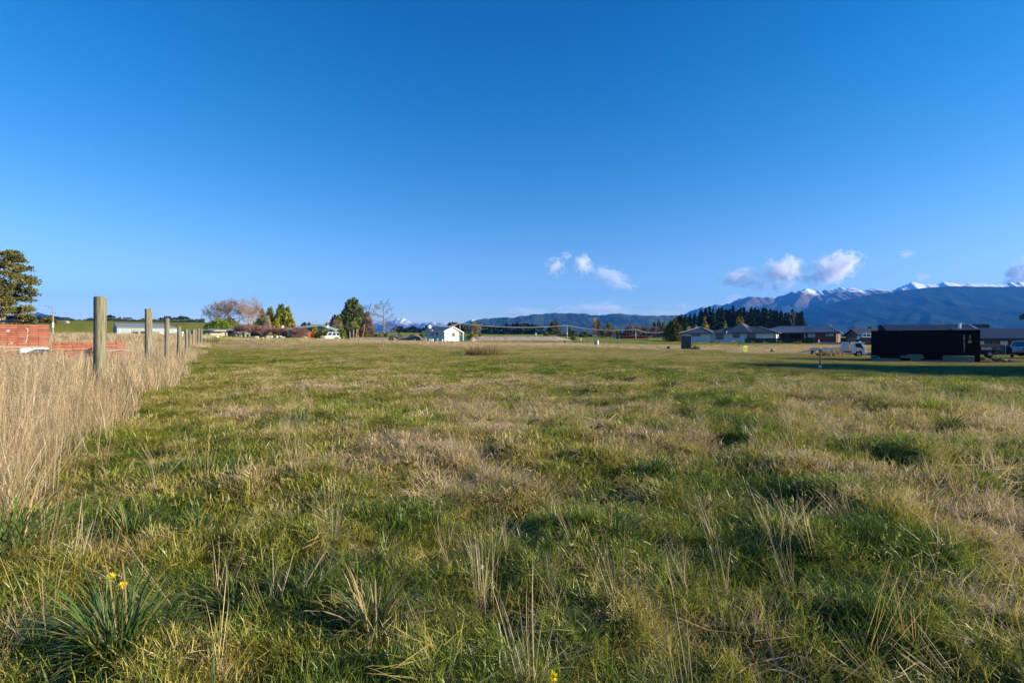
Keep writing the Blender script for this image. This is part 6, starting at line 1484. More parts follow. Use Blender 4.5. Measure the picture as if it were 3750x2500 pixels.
for px, yt, Y2, lab in [(1684, 1183, 150, 'power pole just right of the white cabin'), (2077, 1191, 165, 'power pole at the right end of the gravel bank'), (2328, 1205, 170, 'power pole before the belt of bare trees')]:
    l2 = at(px, Y2); h2 = PZ(yt, Y2) - l2[2]
    t = thing('power_pole', lab, 'power pole', l2, 0, 'power poles across the field')
    MB().cyl((0, 0, -0.5), (0, 0, h2), 0.17, 0.12, 9).build('pole', pole_m, t)
    MB().box(-0.9, 0.9, -0.06, 0.06, h2 - 0.25, h2 - 0.13).build('crossarm', timber_grey_m, t)
    MB().cyl((0, 0, h2 * 0.35), (0, 0, h2 * 0.5), 0.165, 0.16, 9, caps=False).build('number_band', white_plastic_m, t)
    tops_.append((l2[0], Y2, l2[2] + h2 - 0.1))
P0 = (PX(1585, 140), 140, PZ(1185, 140)); P9 = (PX(2442, 172), 172, PZ(1212, 172))
for k, (dx, dz) in enumerate([(-0.75, 0.05), (0.0, 0.18), (0.75, 0.05)]):
    pts = [tuple(Vector(p) + Vector((0, dx, dz))) for p in ([P0] + tops_ + [P9])]
    cable(pts, 0.04, 'power_line', ['near cable of the pale power line sagging across the field', 'top cable of the pale power line sagging across the field', 'far cable of the pale power line sagging across the field'][k], 1.0, 'cables of the pale power line')
Y2 = 150; l2 = at(2366, Y2); h2 = PZ(1217, Y2) - l2[2]
T = thing('lamp_post', 'short grey lamp post with curved arm left of the olive conifer', 'street lamp', l2)
MB().cyl((0, 0, -0.5), (0, 0, h2), 0.09, 0.07, 8).build('pole', pole_m, T); MB().tube([(0, 0, h2), (0.05, 0, h2 + 0.1), (0.5, 0, h2 + 0.2), (0.75, 0, h2 + 0.25)], 0.035, 6).build('lamp_arm', steel_m, T); MB().box(0.65, 1.0, -0.08, 0.08, h2 + 0.22, h2 + 0.3).build('lamp_head', white_plastic_m, T)
cable([(PX(2374, 150), 150, l2[2] + h2 + 0.4), (PX(2374, 150), 150.1, l2[2] + h2 + 1.1)], 0.02, 'cable_tail', 'short hanging cable above the grey lamp post', 0)
# ================================================================== FENCE POSTS
post_m = newmat('weathered_post')
tc = N(post_m, 'ShaderNodeTexCoord'); mp = N(post_m, 'ShaderNodeMapping'); mp.inputs['Scale'].default_value = (20, 20, 0.9); L(post_m, tc.outputs['Object'], mp.inputs[0])
n1 = N(post_m, 'ShaderNodeTexNoise'); n1.inputs['Scale'].default_value = 2.2; n1.inputs['Detail'].default_value = 8; n1.inputs['Roughness'].default_value = 0.7; L(post_m, mp.outputs[0], n1.inputs['Vector'])
n2 = N(post_m, 'ShaderNodeTexNoise'); n2.inputs['Scale'].default_value = 2.6; n2.inputs['Detail'].default_value = 5; L(post_m, tc.outputs['Object'], n2.inputs['Vector'])
r1 = N(post_m, 'ShaderNodeValToRGB'); e = r1.color_ramp.elements; e[0].position = 0.38; e[0].color = (0.05, 0.045, 0.03, 1); e[1].position = 0.7; e[1].color = (0.34, 0.31, 0.21, 1)
L(post_m, n1.outputs[0], r1.inputs[0])
mx = N(post_m, 'ShaderNodeMixRGB'); mx.inputs[2].default_value = (0.16, 0.17, 0.08, 1); r2 = N(post_m, 'ShaderNodeMapRange'); r2.inputs['From Min'].default_value = 0.45; r2.inputs['From Max'].default_value = 0.7; r2.inputs['To Max'].default_value = 0.7
L(post_m, n2.outputs[0], r2.inputs[0]); L(post_m, r2.outputs[0], mx.inputs[0]); L(post_m, r1.outputs[0], mx.inputs[1])
bp = N(post_m, 'ShaderNodeBump'); bp.inputs['Strength'].default_value = 0.6; bp.inputs['Distance'].default_value = 0.01; L(post_m, n1.outputs[0], bp.inputs['Height'])
b_ = N(post_m, 'ShaderNodeBsdfPrincipled'); b_.inputs['Roughness'].default_value = 0.9; L(post_m, mx.outputs[0], b_.inputs['Base Color']); L(post_m, bp.outputs[0], b_.inputs['Normal'])
o_ = N(post_m, 'ShaderNodeOutputMaterial'); L(post_m, b_.outputs[0], o_.inputs[0])
def fence_post(label, px, pytop, wpx, Y, seed, lean=0.0):
    x = PX(px, Y); z = gz(x, Y); h = PZ(pytop, Y) - z; r = wpx / F * Y / 2
    R = random.Random(seed); n = 18; V = []; rings = [-0.3, 0.0, h * 0.2, h * 0.45, h * 0.7, h - 0.03, h, h + 0.003]
    for k, zz in enumerate(rings):
        rr = r * (1.06 - 0.06 * max(0, zz) / h) * (0.985 if k == 6 else 1) * (0.3 if k == 7 else 1)
        for j in range(n):
            a = 6.2832 * j / n; q = rr * (1 + 0.035 * math.sin(3 * a + seed + zz) + 0.02 * R.uniform(-1, 1))
            V.append((q * math.cos(a) + lean * zz, q * math.sin(a), zz + (0.006 * math.sin(2 * a + seed) if k >= 5 else 0)))
    fs = [(k * n + j, k * n + (j + 1) % n, (k + 1) * n + (j + 1) % n, (k + 1) * n + j) for k in range(len(rings) - 1) for j in range(n)] + [tuple(range((len(rings) - 1) * n, len(rings) * n))]
    me = bpy.data.meshes.new('fence_post'); me.from_pydata(V, [], fs)
    for p in me.polygons[:6 * n]: p.use_smooth = True
    o = obj('fence_post', me, post_m); o.location = (x, Y, z); o.rotation_euler = (0, 0, seed * 1.7); return tag(o, label, 'fence post', 'row of weathered fence posts')
for k, (px, pt, w, Y, lab, ln) in enumerate([
    (367, 1087, 37, 10.0, 'nearest and tallest weathered round fence post by the brick stack', 0.0), (543.5, 1131, 22, 16.3, 'second weathered fence post of the row, before the iron shed', 0), (611.6, 1165, 14.5, 23.9, 'third weathered fence post of the row, near the iron shed end', 0),
    (656, 1196, 12.3, 29.7, 'fourth weathered fence post of the row, right of the iron shed', 0), (683, 1205, 9.8, 37.0, 'fifth fence post of the row, greyer, left of the dark blue box', 0), (694, 1211.5, 7.6, 42, 'shortest fence post of the row, before the dark blue box', 0),
    (709, 1206, 6.6, 48.5, 'reddish brown fence post of the row, right of the dark blue box', 0), (717, 1205, 7.4, 55, 'thin grey fence post just right of the reddish brown one', 0), (727, 1203, 8.6, 62, 'third post from the far end of the row beside the lean to', 0), (737, 1206, 7.2, 67, 'last fence post at the far end of the row', 0)]):
    o = fence_post(lab, px, pt, w, Y, k + 1)
    if k == 6:
        o.data = o.data.copy(); o.data.materials.clear(); o.data.materials.append(mat('reddish_post', (0.36, 0.24, 0.13), 0.9, 0.25, 4, stretch=(8, 8, 0.6)))

# ================================================================== BRICK STACKS
brick_ms = [mat('orange_brick', (0.33, 0.105, 0.058), 0.9, 0.14, 9), mat('salmon_brick', (0.33, 0.135, 0.09), 0.9, 0.14, 9), mat('red_brown_brick', (0.26, 0.085, 0.055), 0.9, 0.18, 9), mat('dark_scorched_brick', (0.27, 0.09, 0.06), 0.9, 0.25, 9)]
bl_, bh_, bd_ = 0.308, 0.091, 0.146
bm_ = []
for k in range(4):
    R = random.Random(k); j = lambda: R.uniform(-0.003, 0.003)
    me = MB().add([(j(), j(), j()), (bl_ + j(), j(), j()), (bl_ + j(), bd_ + j(), j()), (j(), bd_ + j(), j()), (j(), j(), bh_ + j()), (bl_ + j(), j(), bh_ + j()), (bl_ + j(), bd_ + j(), bh_ + j()), (j(), bd_ + j(), bh_ + j())],
                   [(0, 3, 2, 1), (4, 5, 6, 7), (0, 1, 5, 4), (1, 2, 6, 5), (2, 3, 7, 6), (3, 0, 4, 7)]).mesh('brick'); me.materials.append(brick_ms[k]); bm_.append(me)
R9 = random.Random(17)
BH = 0.108
def brick_wall(T, nx, ny, nz, x0=0.0, z0=0.0, mats_p=(5, 4, 2, 0.3), gap=0.003, jitter=0.005, skip=0.0, y0=0.0):
    """Outer bricks of a pack laid as separate pieces around a core."""
    W_, D_ = nx * (bl_ + gap), ny * (bd_ + gap)
    for z in range(nz):
        cz_ = R9.choices(range(4), mats_p)[0]; pick = lambda: cz_ if R9.random() < 0.6 else R9.choices(range(4), mats_p)[0]
        for i in range(nx):
            for j in (0, ) + ((ny - 1,) if False else ()):
                if R9.random() < skip and z == nz - 1: continue
                obj('brick', bm_[pick()], None, T, loc=(x0 + i * (bl_ + gap) + R9.uniform(-jitter, jitter) * 0.5, y0 + R9.uniform(-jitter, jitter) * 1.6, z0 + z * BH))
        for j in range(1, ny):          # right hand end
            obj('brick', bm_[R9.choices(range(4), mats_p)[0]], None, T, loc=(x0 + (nx - 1) * (bl_ + gap) + R9.uniform(-jitter, jitter), y0 + j * (bd_ + gap), z0 + z * BH))
    for i in range(nx - 1):             # top course behind the front row
        for j in range(1, ny):
            obj('brick', bm_[R9.choices(range(4), mats_p)[0]], None, T, loc=(x0 + i * (bl_ + gap), y0 + j * (bd_ + gap), z0 + (nz - 1) * BH))
    MB().box(x0 + 0.02, x0 + (nx - 1) * (bl_ + gap) - 0.01, y0 + bd_ + 0.012, y0 + ny * (bd_ + gap) - 0.01, z0 + 0.01, z0 + (nz - 1) * BH - 0.008).build('core', mat('brick_core_dark', (0.10, 0.03, 0.02), 0.9, 0.2, 5), T)
Yb = 20.8; xr = PX(187, Yb)
zg = gz(xr - 1, Yb)
ztop = PZ(1189, Yb); zpal = PZ(1268, Yb)
nzt = 10
BA = math.radians(43); cB, sB = math.cos(BA), math.sin(BA)
def BP(d, off=0.0): return (xr - d * cB + off * sB, Yb - d * sB - off * cB)      # d metres left of the right corner along the face, off metres in front of it
T = thing('brick_pack', 'tall pack of red bricks with black sheeting on top at the left edge', 'brick stack', (*BP(3.18), zpal), BA)
kz = (ztop - zpal) / (nzt * BH)
brick_wall(T, 10, 6, nzt, mats_p=(4, 5, 3, 0.0))
T.scale = (1, 1, kz)
# dried white mortar splashed on the face of the pack
for pts in [[(1.83, .76), (1.87, .83), (1.96, .82), (1.95, .72), (1.90, .68)], [(2.40, .92), (2.46, .93), (2.50, .80), (2.46, .62), (2.43, .64), (2.45, .80)], [(2.44, .60), (2.49, .58), (2.47, .36), (2.42, .18), (2.39, .21), (2.43, .40)], [(1.95, .20), (2.02, .24), (2.05, .14), (1.98, .10)]]:
    n = len(pts); MB().add([(x, -0.013, z) for x, z in pts] + [(x, -0.002, z) for x, z in pts], [tuple(range(n))] + [(k, (k + 1) % n, n + (k + 1) % n, n + k) for k in range(n)]).build('mortar_splash', mat('dried_mortar', (0.40, 0.31, 0.28), 0.9, 0.3, 14), T)
plank_m = mat('pale_pallet_wood', (0.47, 0.39, 0.27), 0.85, 0.2, 4, stretch=(1, 6, 6))
# black sheeting and pale cloth on top
def sheet(name, lab, x0, x1, y0, y1, z, amp, seed, m, cat, loc, rz=0):
    nx, ny = 26, 12; X, Yv = np.meshgrid(np.linspace(x0, x1, nx), np.linspace(y0, y1, ny)); u = (X - x0) / (x1 - x0)
    Z = z + amp * (fbm(X * 3.5, Yv * 3.5, seed, 3)) * (0.35 + 0.65 * np.sin(np.pi * np.clip(u, 0, 1))) 
    me = bpy.data.meshes.new(name); i = np.arange(ny - 1)[:, None] * nx; j = np.arange(nx - 1)[None]
    me.from_pydata(np.stack([X, Yv, Z], -1).reshape(-1, 3).tolist(), [], np.stack([i + j, i + j + 1, i + nx + j + 1, i + nx + j], -1).reshape(-1, 4).tolist())
    o = obj(name, me, m, smooth=True); o.location = loc; o.rotation_euler = (0, 0, rz)
    so = o.modifiers.new('thick', 'SOLIDIFY'); so.thickness = 0.008
    return tag(o, lab, cat)
sheet('black_sheeting', 'crumpled black plastic sheeting draped over the tall brick pack', -1.75, -0.5, -0.02, 0.8, 0.0, 0.30, 5, mat('black_plastic', (0.015, 0.015, 0.017), 0.45, 0.2, 5), 'sheeting', (*BP(0), ztop + 0.005), BA)
sheet('pale_cloth', 'pale cream cloth lying on the brick pack behind the black sheeting', -2.7, -1.6, 0.1, 0.9, 0.0, 0.28, 8, mat('cream_cloth', (0.55, 0.5, 0.36), 0.9, 0.15, 5), 'cloth', (*BP(0), ztop + 0.006), BA)
# pallet under it, lower pack under the pallet
T = thing('pallet', 'flat timber pallet carrying the tall red brick pack', 'pallet', (*BP(3.2, 0.04), zpal - 0.165), BA)
for y in (0.0, 0.36, 0.74): MB().box(0, 3.1, y, y + 0.15, 0.135, 0.163).build('slat', plank_m, T)
for x in (0.02, 1.5, 2.95): MB().box(x, x + 0.13, 0.01, 0.88, 0.03, 0.133).build('bearer', timber_grey_m, T)
MB().box(0, 3.1, 0.0, 0.15, 0.0, 0.028).build('slat', plank_m, T)
nzl = max(4, int((zpal - 0.17 - zg) / BH) + 1)
T = thing('brick_pack', 'lower pack of red bricks under the pallet, half hidden by dry grass', 'brick stack', (*BP(3.18), zpal - 0.17 - nzl * BH), BA)
brick_wall(T, 10, 6, nzl, mats_p=(2, 2, 4, 1))
wrap_m = mat('white_wrap', (0.70, 0.70, 0.68), 0.45, 0.12, 7)
sheet('white_wrap', 'crumpled white wrap tucked over the pallet under the tall pack', -0.95, -0.06, -0.14, 0.06, 0, 0.09, 12, wrap_m, 'wrap', (*BP(0, 0.09), zpal - 0.13)).rotation_euler = (math.radians(70), 0, BA)
# the loose orange packs to the right
Y3 = 19.7
x0_ = PX(189, Y3); tB = (math.cos(math.radians(41)), math.sin(math.radians(41))); n3 = int(along(362, (x0_, Y3), tB) / 0.318)
zt3 = PZ(1252.5, Y3); zp3 = PZ(1279, Y3)
T = thing('brick_pack', 'low loose pack of bright orange bricks left of the nearest fence post', 'brick stack', (x0_, Y3, zp3), math.radians(41))
brick_wall(T, n3, 5, 3, mats_p=(6, 2, 1, 0.9), jitter=0.03, skip=0.15)
T.scale = (1, 1, (zt3 - zp3) / (3 * BH))
T = thing('pallet', 'split pallet boards under the bright orange bricks', 'pallet', (x0_ - 0.02, Y3 - 0.06, zp3 - 0.06), math.radians(41))
for a_, b_, y, ang in ((0.0, 0.65, 0, 0.02), (0.70, 1.35, 0.02, -0.03)): MB().box(a_, b_, y, y + 0.12, 0.034, 0.056).build('slat', plank_m, T, rot=(0, ang * 0.2, 0))
MB().box(0.0, 1.3, 0.06, 0.5, 0.0, 0.032).build('bearer', bark_m, T)
zl = gz(x0_, Y3); nz4 = max(4, int((zp3 - 0.07 - zl) / BH) + 1)
T = thing('brick_pack', 'faded red bricks below the split pallet boards, deep in dry grass', 'brick stack', (x0_ - 0.2, Y3 - 0.12, zp3 - 0.07 - nz4 * BH), math.radians(41))
brick_wall(T, n3 + 2, 5, nz4, mats_p=(1, 2, 4, 1.5), jitter=0.015)
x4 = PX(368, Y3 - 0.4)
T = thing('brick_pack', 'small orange brick pack topped by white wrap right of the nearest fence post', 'brick stack', (x4, Y3 - 0.3, PZ(1286, Y3) - 6 * BH), math.radians(38))
brick_wall(T, 3, 4, 6, mats_p=(6, 2, 1, 0.5), jitter=0.012)
T = thing('brick_pack', 'few pale orange bricks just right of the nearest fence post top courses', 'brick stack', (PX(352, Y3), Y3 + 0.5, PZ(1279, Y3 + .5)), math.radians(40))
brick_wall(T, 2, 3, 3, mats_p=(3, 4, 0.5, 0), jitter=0.015)
sheet('white_wrap', 'white wrap lying over the small orange brick pack', -0.05, 0.85, -0.05, 0.5, 0, 0.10, 15, wrap_m, 'wrap', (x4, Y3 - 0.32, PZ(1286, Y3) + 0.0), math.radians(38))

# ================================================================== BLACK CONTAINER
black_paint_m = mat('black_container_paint', (0.007, 0.0065, 0.007), 0.65, 0.2, 2.5, spec=0.12)
pl = Vector((PX(3190, 43.3), 43.3)); pr = Vector((PX(3590, 38.9), 38.9))
Lc = (pr - pl).length; ang = math.atan2(pr.y - pl.y, pr.x - pl.x); zb = PZ(1326.5, 38.9)
T = thing('shipping_container', 'long black corrugated shipping container on timber in front of the black house', 'container', (pl.x, pl.y, zb), ang)
Hc = 2.62; Dc = 2.44
npt = 25; Wd_ = Lc - 0.30; cw = Wd_ / npt
def corr(mb, x0, z0, z1, y_, sgn, n, w):
    prof = []
    for q in range(n): prof += [(x0 + q * w, 0.0), (x0 + q * w + w * 0.28, 0.0), (x0 + q * w + w * 0.5, 0.036), (x0 + q * w + w * 0.78, 0.036)]
    prof.append((x0 + n * w, 0.0))
    vs = [(x, y_ + sgn * d, z0) for x, d in prof] + [(x, y_ + sgn * d, z1) for x, d in prof]; m = len(prof)
    mb.add(vs, [(k, k + 1, m + k + 1, m + k) for k in range(m - 1)])
mb = MB(); corr(mb, 0.14, 0.16, Hc - 0.12, 0.02, 1, npt, cw); corr(mb, 0.14, 0.16, Hc - 0.12, Dc - 0.02, -1, npt, cw)
mb.build('side_wall', black_paint_m, T)
MB().box(0.02, Lc - 0.02, 0.03, Dc - 0.03, Hc - 0.06, Hc - 0.02).build('roof', black_paint_m, T)
MB().box(0.05, 0.1, 0.08, Dc - 0.08, 0.16, Hc - 0.1).box(Lc - 0.1, Lc - 0.05, 0.08, Dc - 0.08, 0.16, Hc - 0.1).box(0.1, Lc - 0.1, 0.1, Dc - 0.1, 0.12, 0.2).build('end_wall', black_paint_m, T)
fr = MB()
for y in (0.0, Dc - 0.09): fr.box(0.14, Lc - 0.16, y, y + 0.09, 0, 0.16).box(0.14, Lc - 0.16, y, y + 0.09, Hc - 0.12, Hc)
for x in (0.0, Lc - 0.16):
    for y in (0.0, Dc - 0.16): fr.box(x, x + (0.14 if x == 0 else 0.16), y, y + 0.16, 0.12, Hc - 0.12)
fr.build('frame', black_paint_m, T)
cc = MB()
for x in (-0.006, Lc - 0.17):
    for y in (-0.006, Dc - 0.16):
        for z in (0.0, Hc - 0.118): cc.box(x, x + 0.18, y, y + 0.166, z, z + 0.118)
cc.build('corner_casting', black_paint_m, T)
MB().box(Lc - 0.5, Lc - 0.165, -0.02, 0.015, 0.10, Hc - 0.13).build('lock_box', black_paint_m, T)
for q in (3, 7, 15): MB().cyl((0.14 + q * cw, -0.004, Hc - 0.26), (0.14 + q * cw, 0.03, Hc - 0.26), 0.07, 0.07, 12).build('vent', mat('vent_rubber', (0.008, 0.008, 0.008), 0.7, 0.1, 4), T)
let_m = mat('white_stencil', (0.72, 0.74, 0.76), 0.6, 0.04, 8)
tC = ((pr - pl) / Lc); LXc = lambda px: along(px, (pl.x, pl.y), (tC.x, tC.y))
def vtext(chars, x, ztop, zbot, size):
    n = len(chars); 
    for k, c in enumerate(chars):
        if c == ' ': continue
        z = ztop - (k + 0.85) * (ztop - zbot) / n
        text(c, size, let_m, T, (x, -0.012, z), (math.pi / 2, 0, 0), 'CENTER', 0.003, 'lettering', sx_=1.35)
vtext('NZCU 200944 5', LXc(3531), 2.22, 0.84, 0.125)
vtext('22G1', LXc(3552), 2.22, 1.80, 0.125)
xs = LXc(3551.5); MB().box(xs - 0.10, xs + 0.10, -0.014, -0.002, 1.56, 1.76).build('yellow_placard', mat('yellow_placard', (0.55, 0.42, 0.02), 0.5, 0.1, 6), T)
# timber stacks leaning in front of it
tim_m = mat('treated_timber', (0.17, 0.20, 0.15), 0.8, 0.14, 3, stretch=(0.6, 5, 5))
def cw_pt(x, off, dz=0.0):
    p = pl + tC * x; nrm = Vector((tC.y, -tC.x)); p = p + nrm * off; return (p.x, p.y, gz(p.x, p.y) + dz)
def board(name, lab, x0, x1, z0, z1, off, thick, m, cat='timber', group='timber stacked along the black container'):
    o = MB().box(0, x1 - x0, -thick, 0, z0, z1).build(name, m, None, 0.006); o.location = cw_pt((x0 + x1) / 2, off, 0.0); p = cw_pt(x0, off); o.location = (p[0], p[1], cw_pt((x0 + x1) / 2, off)[2]); o.rotation_euler = (0, 0, ang); return tag(o, lab, cat, group)
A = LXc(3188); B = LXc(3297)
board('timber_beam', 'long pale timber beam lying at the left foot of the black container', A, B, -0.05, 0.21, 0.35, 0.09, tim_m)
a_, b_ = LXc(3298), LXc(3383)
board('timber_beam', 'top short plank of the left timber stack by the container', LXc(3319), LXc(3378), 0.43, 0.52, 0.42, 0.2, tim_m)
board('timber_beam', 'second plank from the top of the left timber stack by the container', LXc(3297), LXc(3381), 0.325, 0.425, 0.45, 0.24, tim_m)
board('timber_beam', 'third plank from the top of the left timber stack by the container', LXc(3299), LXc(3384), 0.22, 0.32, 0.45, 0.22, tim_m)
board('timber_block', 'thick timber block under the planks of the left stack', LXc(3333), LXc(3374), -0.05, 0.215, 0.45, 0.2, tim_m)
board('timber_beam', 'thin dark plank on the ground between the two timber stacks', LXc(3376), LXc(3446), -0.03, 0.12, 0.32, 0.1, timber_grey_m)
a_, b_ = LXc(3453), LXc(3563)
board('timber_beam', 'top pale plank of the right timber stack by the container', a_, b_, 0.47, 0.52, 0.5, 0.30, mat('pale_new_plank', (0.36, 0.34, 0.24), 0.8, 0.12, 3, stretch=(0.6, 5, 5)))
board('timber_beam', 'second plank of the right timber stack by the container', a_, b_, 0.36, 0.464, 0.48, 0.26, tim_m)
board('timber_beam', 'wide middle plank of the right timber stack by the container', a_ - 0.05, b_ + 0.02, 0.16, 0.355, 0.52, 0.2, tim_m)
board('timber_beam', 'bottom plank of the right timber stack on the ground', a_ - 0.05, b_ + 0.0, -0.05, 0.155, 0.53, 0.2, tim_m)
p = cw_pt(LXc(3206), 0.38, 0.26)
o = sheet('white_scrap', 'torn white plastic scrap caught on the left timber beam', -0.22, 0.3, -0.03, 0.1, 0, 0.16, 19, wrap_m, 'plastic scrap', p, ang); o.rotation_euler = (0.5, 0.25, ang)
# rubbish heap right of the container
R6 = random.Random(31)
col_ = [mat('scrap_grey', (0.09, 0.09, 0.11), 0.7, 0.3, 5), mat('scrap_white', (0.66, 0.64, 0.55), 0.7, 0.1, 5), mat('scrap_brown', (0.10, 0.06, 0.04), 0.8, 0.3, 5), mat('scrap_blue', (0.12, 0.18, 0.42), 0.5, 0.2, 5), mat('scrap_red', (0.24, 0.03, 0.05), 0.6, 0.2, 5)]
T = thing('rubbish_heap', 'heap of broken boards and plastic scraps right of the black container', 'rubbish heap', at(3640, 39.5))
for k in range(46):
    x = R6.uniform(-1.25, 1.5); l = R6.uniform(0.3, 0.85); z = max(0.02, 0.30 * math.exp(-((x + 0.2) / 0.8) ** 2) * R6.random())
    mi = R6.choices([0, 1, 2, 3, 4], [4, 2.2, 3, 0.0 if x < 0.4 else 2.0, 0.8 if x < 0 else 0])[0]
    y = R6.uniform(-0.5, 0.5); an = R6.uniform(-0.6, 0.4)
    MB().bar((x - l / 2, y, z + 0.1 + 0.12 * R6.random()), (x + l / 2, y + an, z + R6.uniform(-0.06, 0.06)), R6.uniform(0.05, 0.2), 0.022).build('scrap_board', col_[mi], T)
sheet('blue_plastic', 'crumpled blue and white plastic at the right of the rubbish heap', 0.75, 1.75, -0.35, 0.25, 0.0, 0.16, 23, col_[3], 'plastic scrap', at(3642, 39.6, 0.02))

# ================================================================== VEHICLES
car_white_m = mat('white_car_paint', (0.74, 0.75, 0.76), 0.25, 0.03, 2); silver_m = mat('silver_car_paint', (0.42, 0.46, 0.5), 0.25, 0.04, 2, metal=0.5)
tyre_m = mat('tyre_rubber', (0.014, 0.014, 0.014), 0.85, 0.2, 8); rim_m = mat('wheel_rim', (0.42, 0.43, 0.44), 0.35, 0.1, 6, metal=0.6); black_trim_m = mat('black_trim', (0.015, 0.015, 0.016), 0.6, 0.15, 5)
car_glass_m = mat('car_glass', (0.02, 0.028, 0.032), 0.06, 0.2, 2, spec=0.8); red_light_m = mat('red_tail_light', (0.5, 0.02, 0.02), 0.25, 0.1, 6); head_m = mat('headlight_lens', (0.6, 0.62, 0.64), 0.15, 0.1, 6); amber_m = mat('amber_reflector', (0.7, 0.32, 0.02), 0.4, 0.1, 5)
def wheel(parent, x, y, r, w, side, rim=rim_m, dual=False):
    o = MB().cyl((x, y - w / 2, r), (x, y + w / 2, r), r, r, 24).build('wheel', tyre_m, parent, 0.025)
    mb = MB().cyl((x, y + side * (w / 2 + 0.006), r), (x, y + side * (w / 2 + 0.02), r), r * 0.62, r * 0.58, 20)
    mb.build('rim', rim, o); 
    sp = MB()
    for k in range(5):
        a = k * 1.2566; sp.bar((x + r * 0.1 * math.cos(a), y + side * (w / 2 + 0.03), r + r * 0.1 * math.sin(a)), (x + r * 0.5 * math.cos(a), y + side * (w / 2 + 0.03), r + r * 0.5 * math.sin(a)), 0.05, 0.02, (0, 1, 0))
    sp.cyl((x, y + side * (w / 2 + 0.02), r), (x, y + side * (w / 2 + 0.045), r), r * 0.16, r * 0.14, 12).build('hub', steel_m if rim is rim_m else rim_m, o)
    return o
def station_car(name, lab, cat, loc, rz, paint, Lx=4.7, Wx=1.8, Hx=1.75):
    """Estate car / off-roader, front at +x."""
    T = thing(name, lab, cat, loc, rz)
    h = Wx / 2; zb_, zs = 0.35, 1.0 * Hx / 1.75
    prof = [(-Lx / 2, zb_ + 0.12), (-Lx / 2 - 0.02, zs - 0.1), (-Lx / 2 + 0.06, zs), (Lx * 0.18, zs), (Lx * 0.44, zs - 0.09), (Lx / 2 - 0.02, zs - 0.22), (Lx / 2, zb_ + 0.15), (Lx / 2 - 0.1, zb_), (Lx * 0.42, zb_)]
    r = 0.36; xf, xb = Lx * 0.31, -Lx * 0.29
    prof += [(xf + 0.42, zb_), (xf + 0.33, zb_ + 0.3), (xf, zb_ + 0.42), (xf - 0.33, zb_ + 0.3), (xf - 0.42, zb_), (xb + 0.42, zb_), (xb + 0.33, zb_ + 0.3), (xb, zb_ + 0.42), (xb - 0.33, zb_ + 0.3), (xb - 0.42, zb_), (-Lx / 2 + 0.1, zb_)]
    MB().prism_y(prof, -h, h).build('body', paint, T, 0.04)
    # cabin tapers inwards to the roof
    b0, b1 = -Lx / 2 + 0.08, Lx * 0.20; t0, t1 = -Lx / 2 + 0.32, Lx * 0.07; hi_ = h * 0.83
    vs = [(b0, -h * 0.97, zs), (b1, -h * 0.97, zs), (b1, h * 0.97, zs), (b0, h * 0.97, zs), (t0, -hi_, Hx), (t1, -hi_, Hx), (t1, hi_, Hx), (t0, hi_, Hx)]
    MB().add(vs, [(4, 5, 6, 7), (0, 1, 5, 4), (1, 2, 6, 5), (2, 3, 7, 6), (3, 0, 4, 7)]).build('cabin', paint, T, 0.05)
    def pane(nm, corners, m=car_glass_m):
        MB().add(corners, [(0, 1, 2, 3)]).build(nm, m, T)
    def sidept(u, v, s, o=0.008): 
        x = (b0 + (b1 - b0) * u) * (1 - v) + (t0 + (t1 - t0) * u) * v; y = (h * 0.97) * (1 - v) + hi_ * v; return (x, s * (y + o), zs + (Hx - zs) * v)
    for s in (-1, 1):
        for u0_, u1_ in ((0.05, 0.26), (0.30, 0.58), (0.62, 0.93)): pane('side_window', [sidept(u0_, 0.12, s), sidept(u1_, 0.12, s), sidept(u1_ - 0.01, 0.86, s), sidept(u0_ + 0.02, 0.86, s)])
        MB().box(Lx * 0.14, Lx * 0.19, s * (h + 0.02) - 0.08, s * (h + 0.02) + 0.08, zs + 0.02, zs + 0.16).build('mirror', black_trim_m, T)
        MB().box(Lx / 2 - 0.14, Lx / 2 + 0.004, s * (h - 0.22) - 0.16, s * (h - 0.22) + 0.16, zs - 0.36, zs - 0.22).build('headlight', head_m, T, 0.02)
        MB().box(-Lx / 2 - 0.03, -Lx / 2 + 0.12, s * (h - 0.12) - 0.13, s * (h - 0.12) + 0.13, zs - 0.26, zs - 0.02).build('taillight', red_light_m, T, 0.02)
        for px_, q in ((0.02, 0.03), (-0.22, 0.03)): MB().box(Lx * px_, Lx * px_ + 0.14, s * h - 0.015 if s > 0 else s * h - 0.015, s * h + 0.015, zs - 0.17, zs - 0.13).build('door_handle', black_trim_m, T)
        wheel(T, xf, s * (h - 0.12), r, 0.22, s); wheel(T, xb, s * (h - 0.12), r, 0.22, s)
    fx = lambda v, y, o: (b1 * (1 - v) + t1 * v + o, y, zs + (Hx - zs) * v)
    pane('windscreen', [fx(0.1, -h * 0.85, 0.012), fx(0.1, h * 0.85, 0.012), fx(0.9, hi_ * 0.86, 0.012), fx(0.9, -hi_ * 0.86, 0.012)])
    rx = lambda v, y, o: (b0 * (1 - v) + t0 * v - o, y, zs + (Hx - zs) * v)
    pane('rear_window', [rx(0.15, h * 0.8, 0.012), rx(0.15, -h * 0.8, 0.012), rx(0.88, -hi_ * 0.8, 0.012), rx(0.88, hi_ * 0.8, 0.012)])
    MB().box(Lx / 2 - 0.02, Lx / 2 + 0.06, -h * 0.96, h * 0.96, zb_ + 0.02, zb_ + 0.22).build('bumper', black_trim_m, T, 0.03); MB().box(-Lx / 2 - 0.08, -Lx / 2 + 0.02, -h * 0.96, h * 0.96, zb_ + 0.02, zb_ + 0.24).build('bumper', paint, T, 0.03)
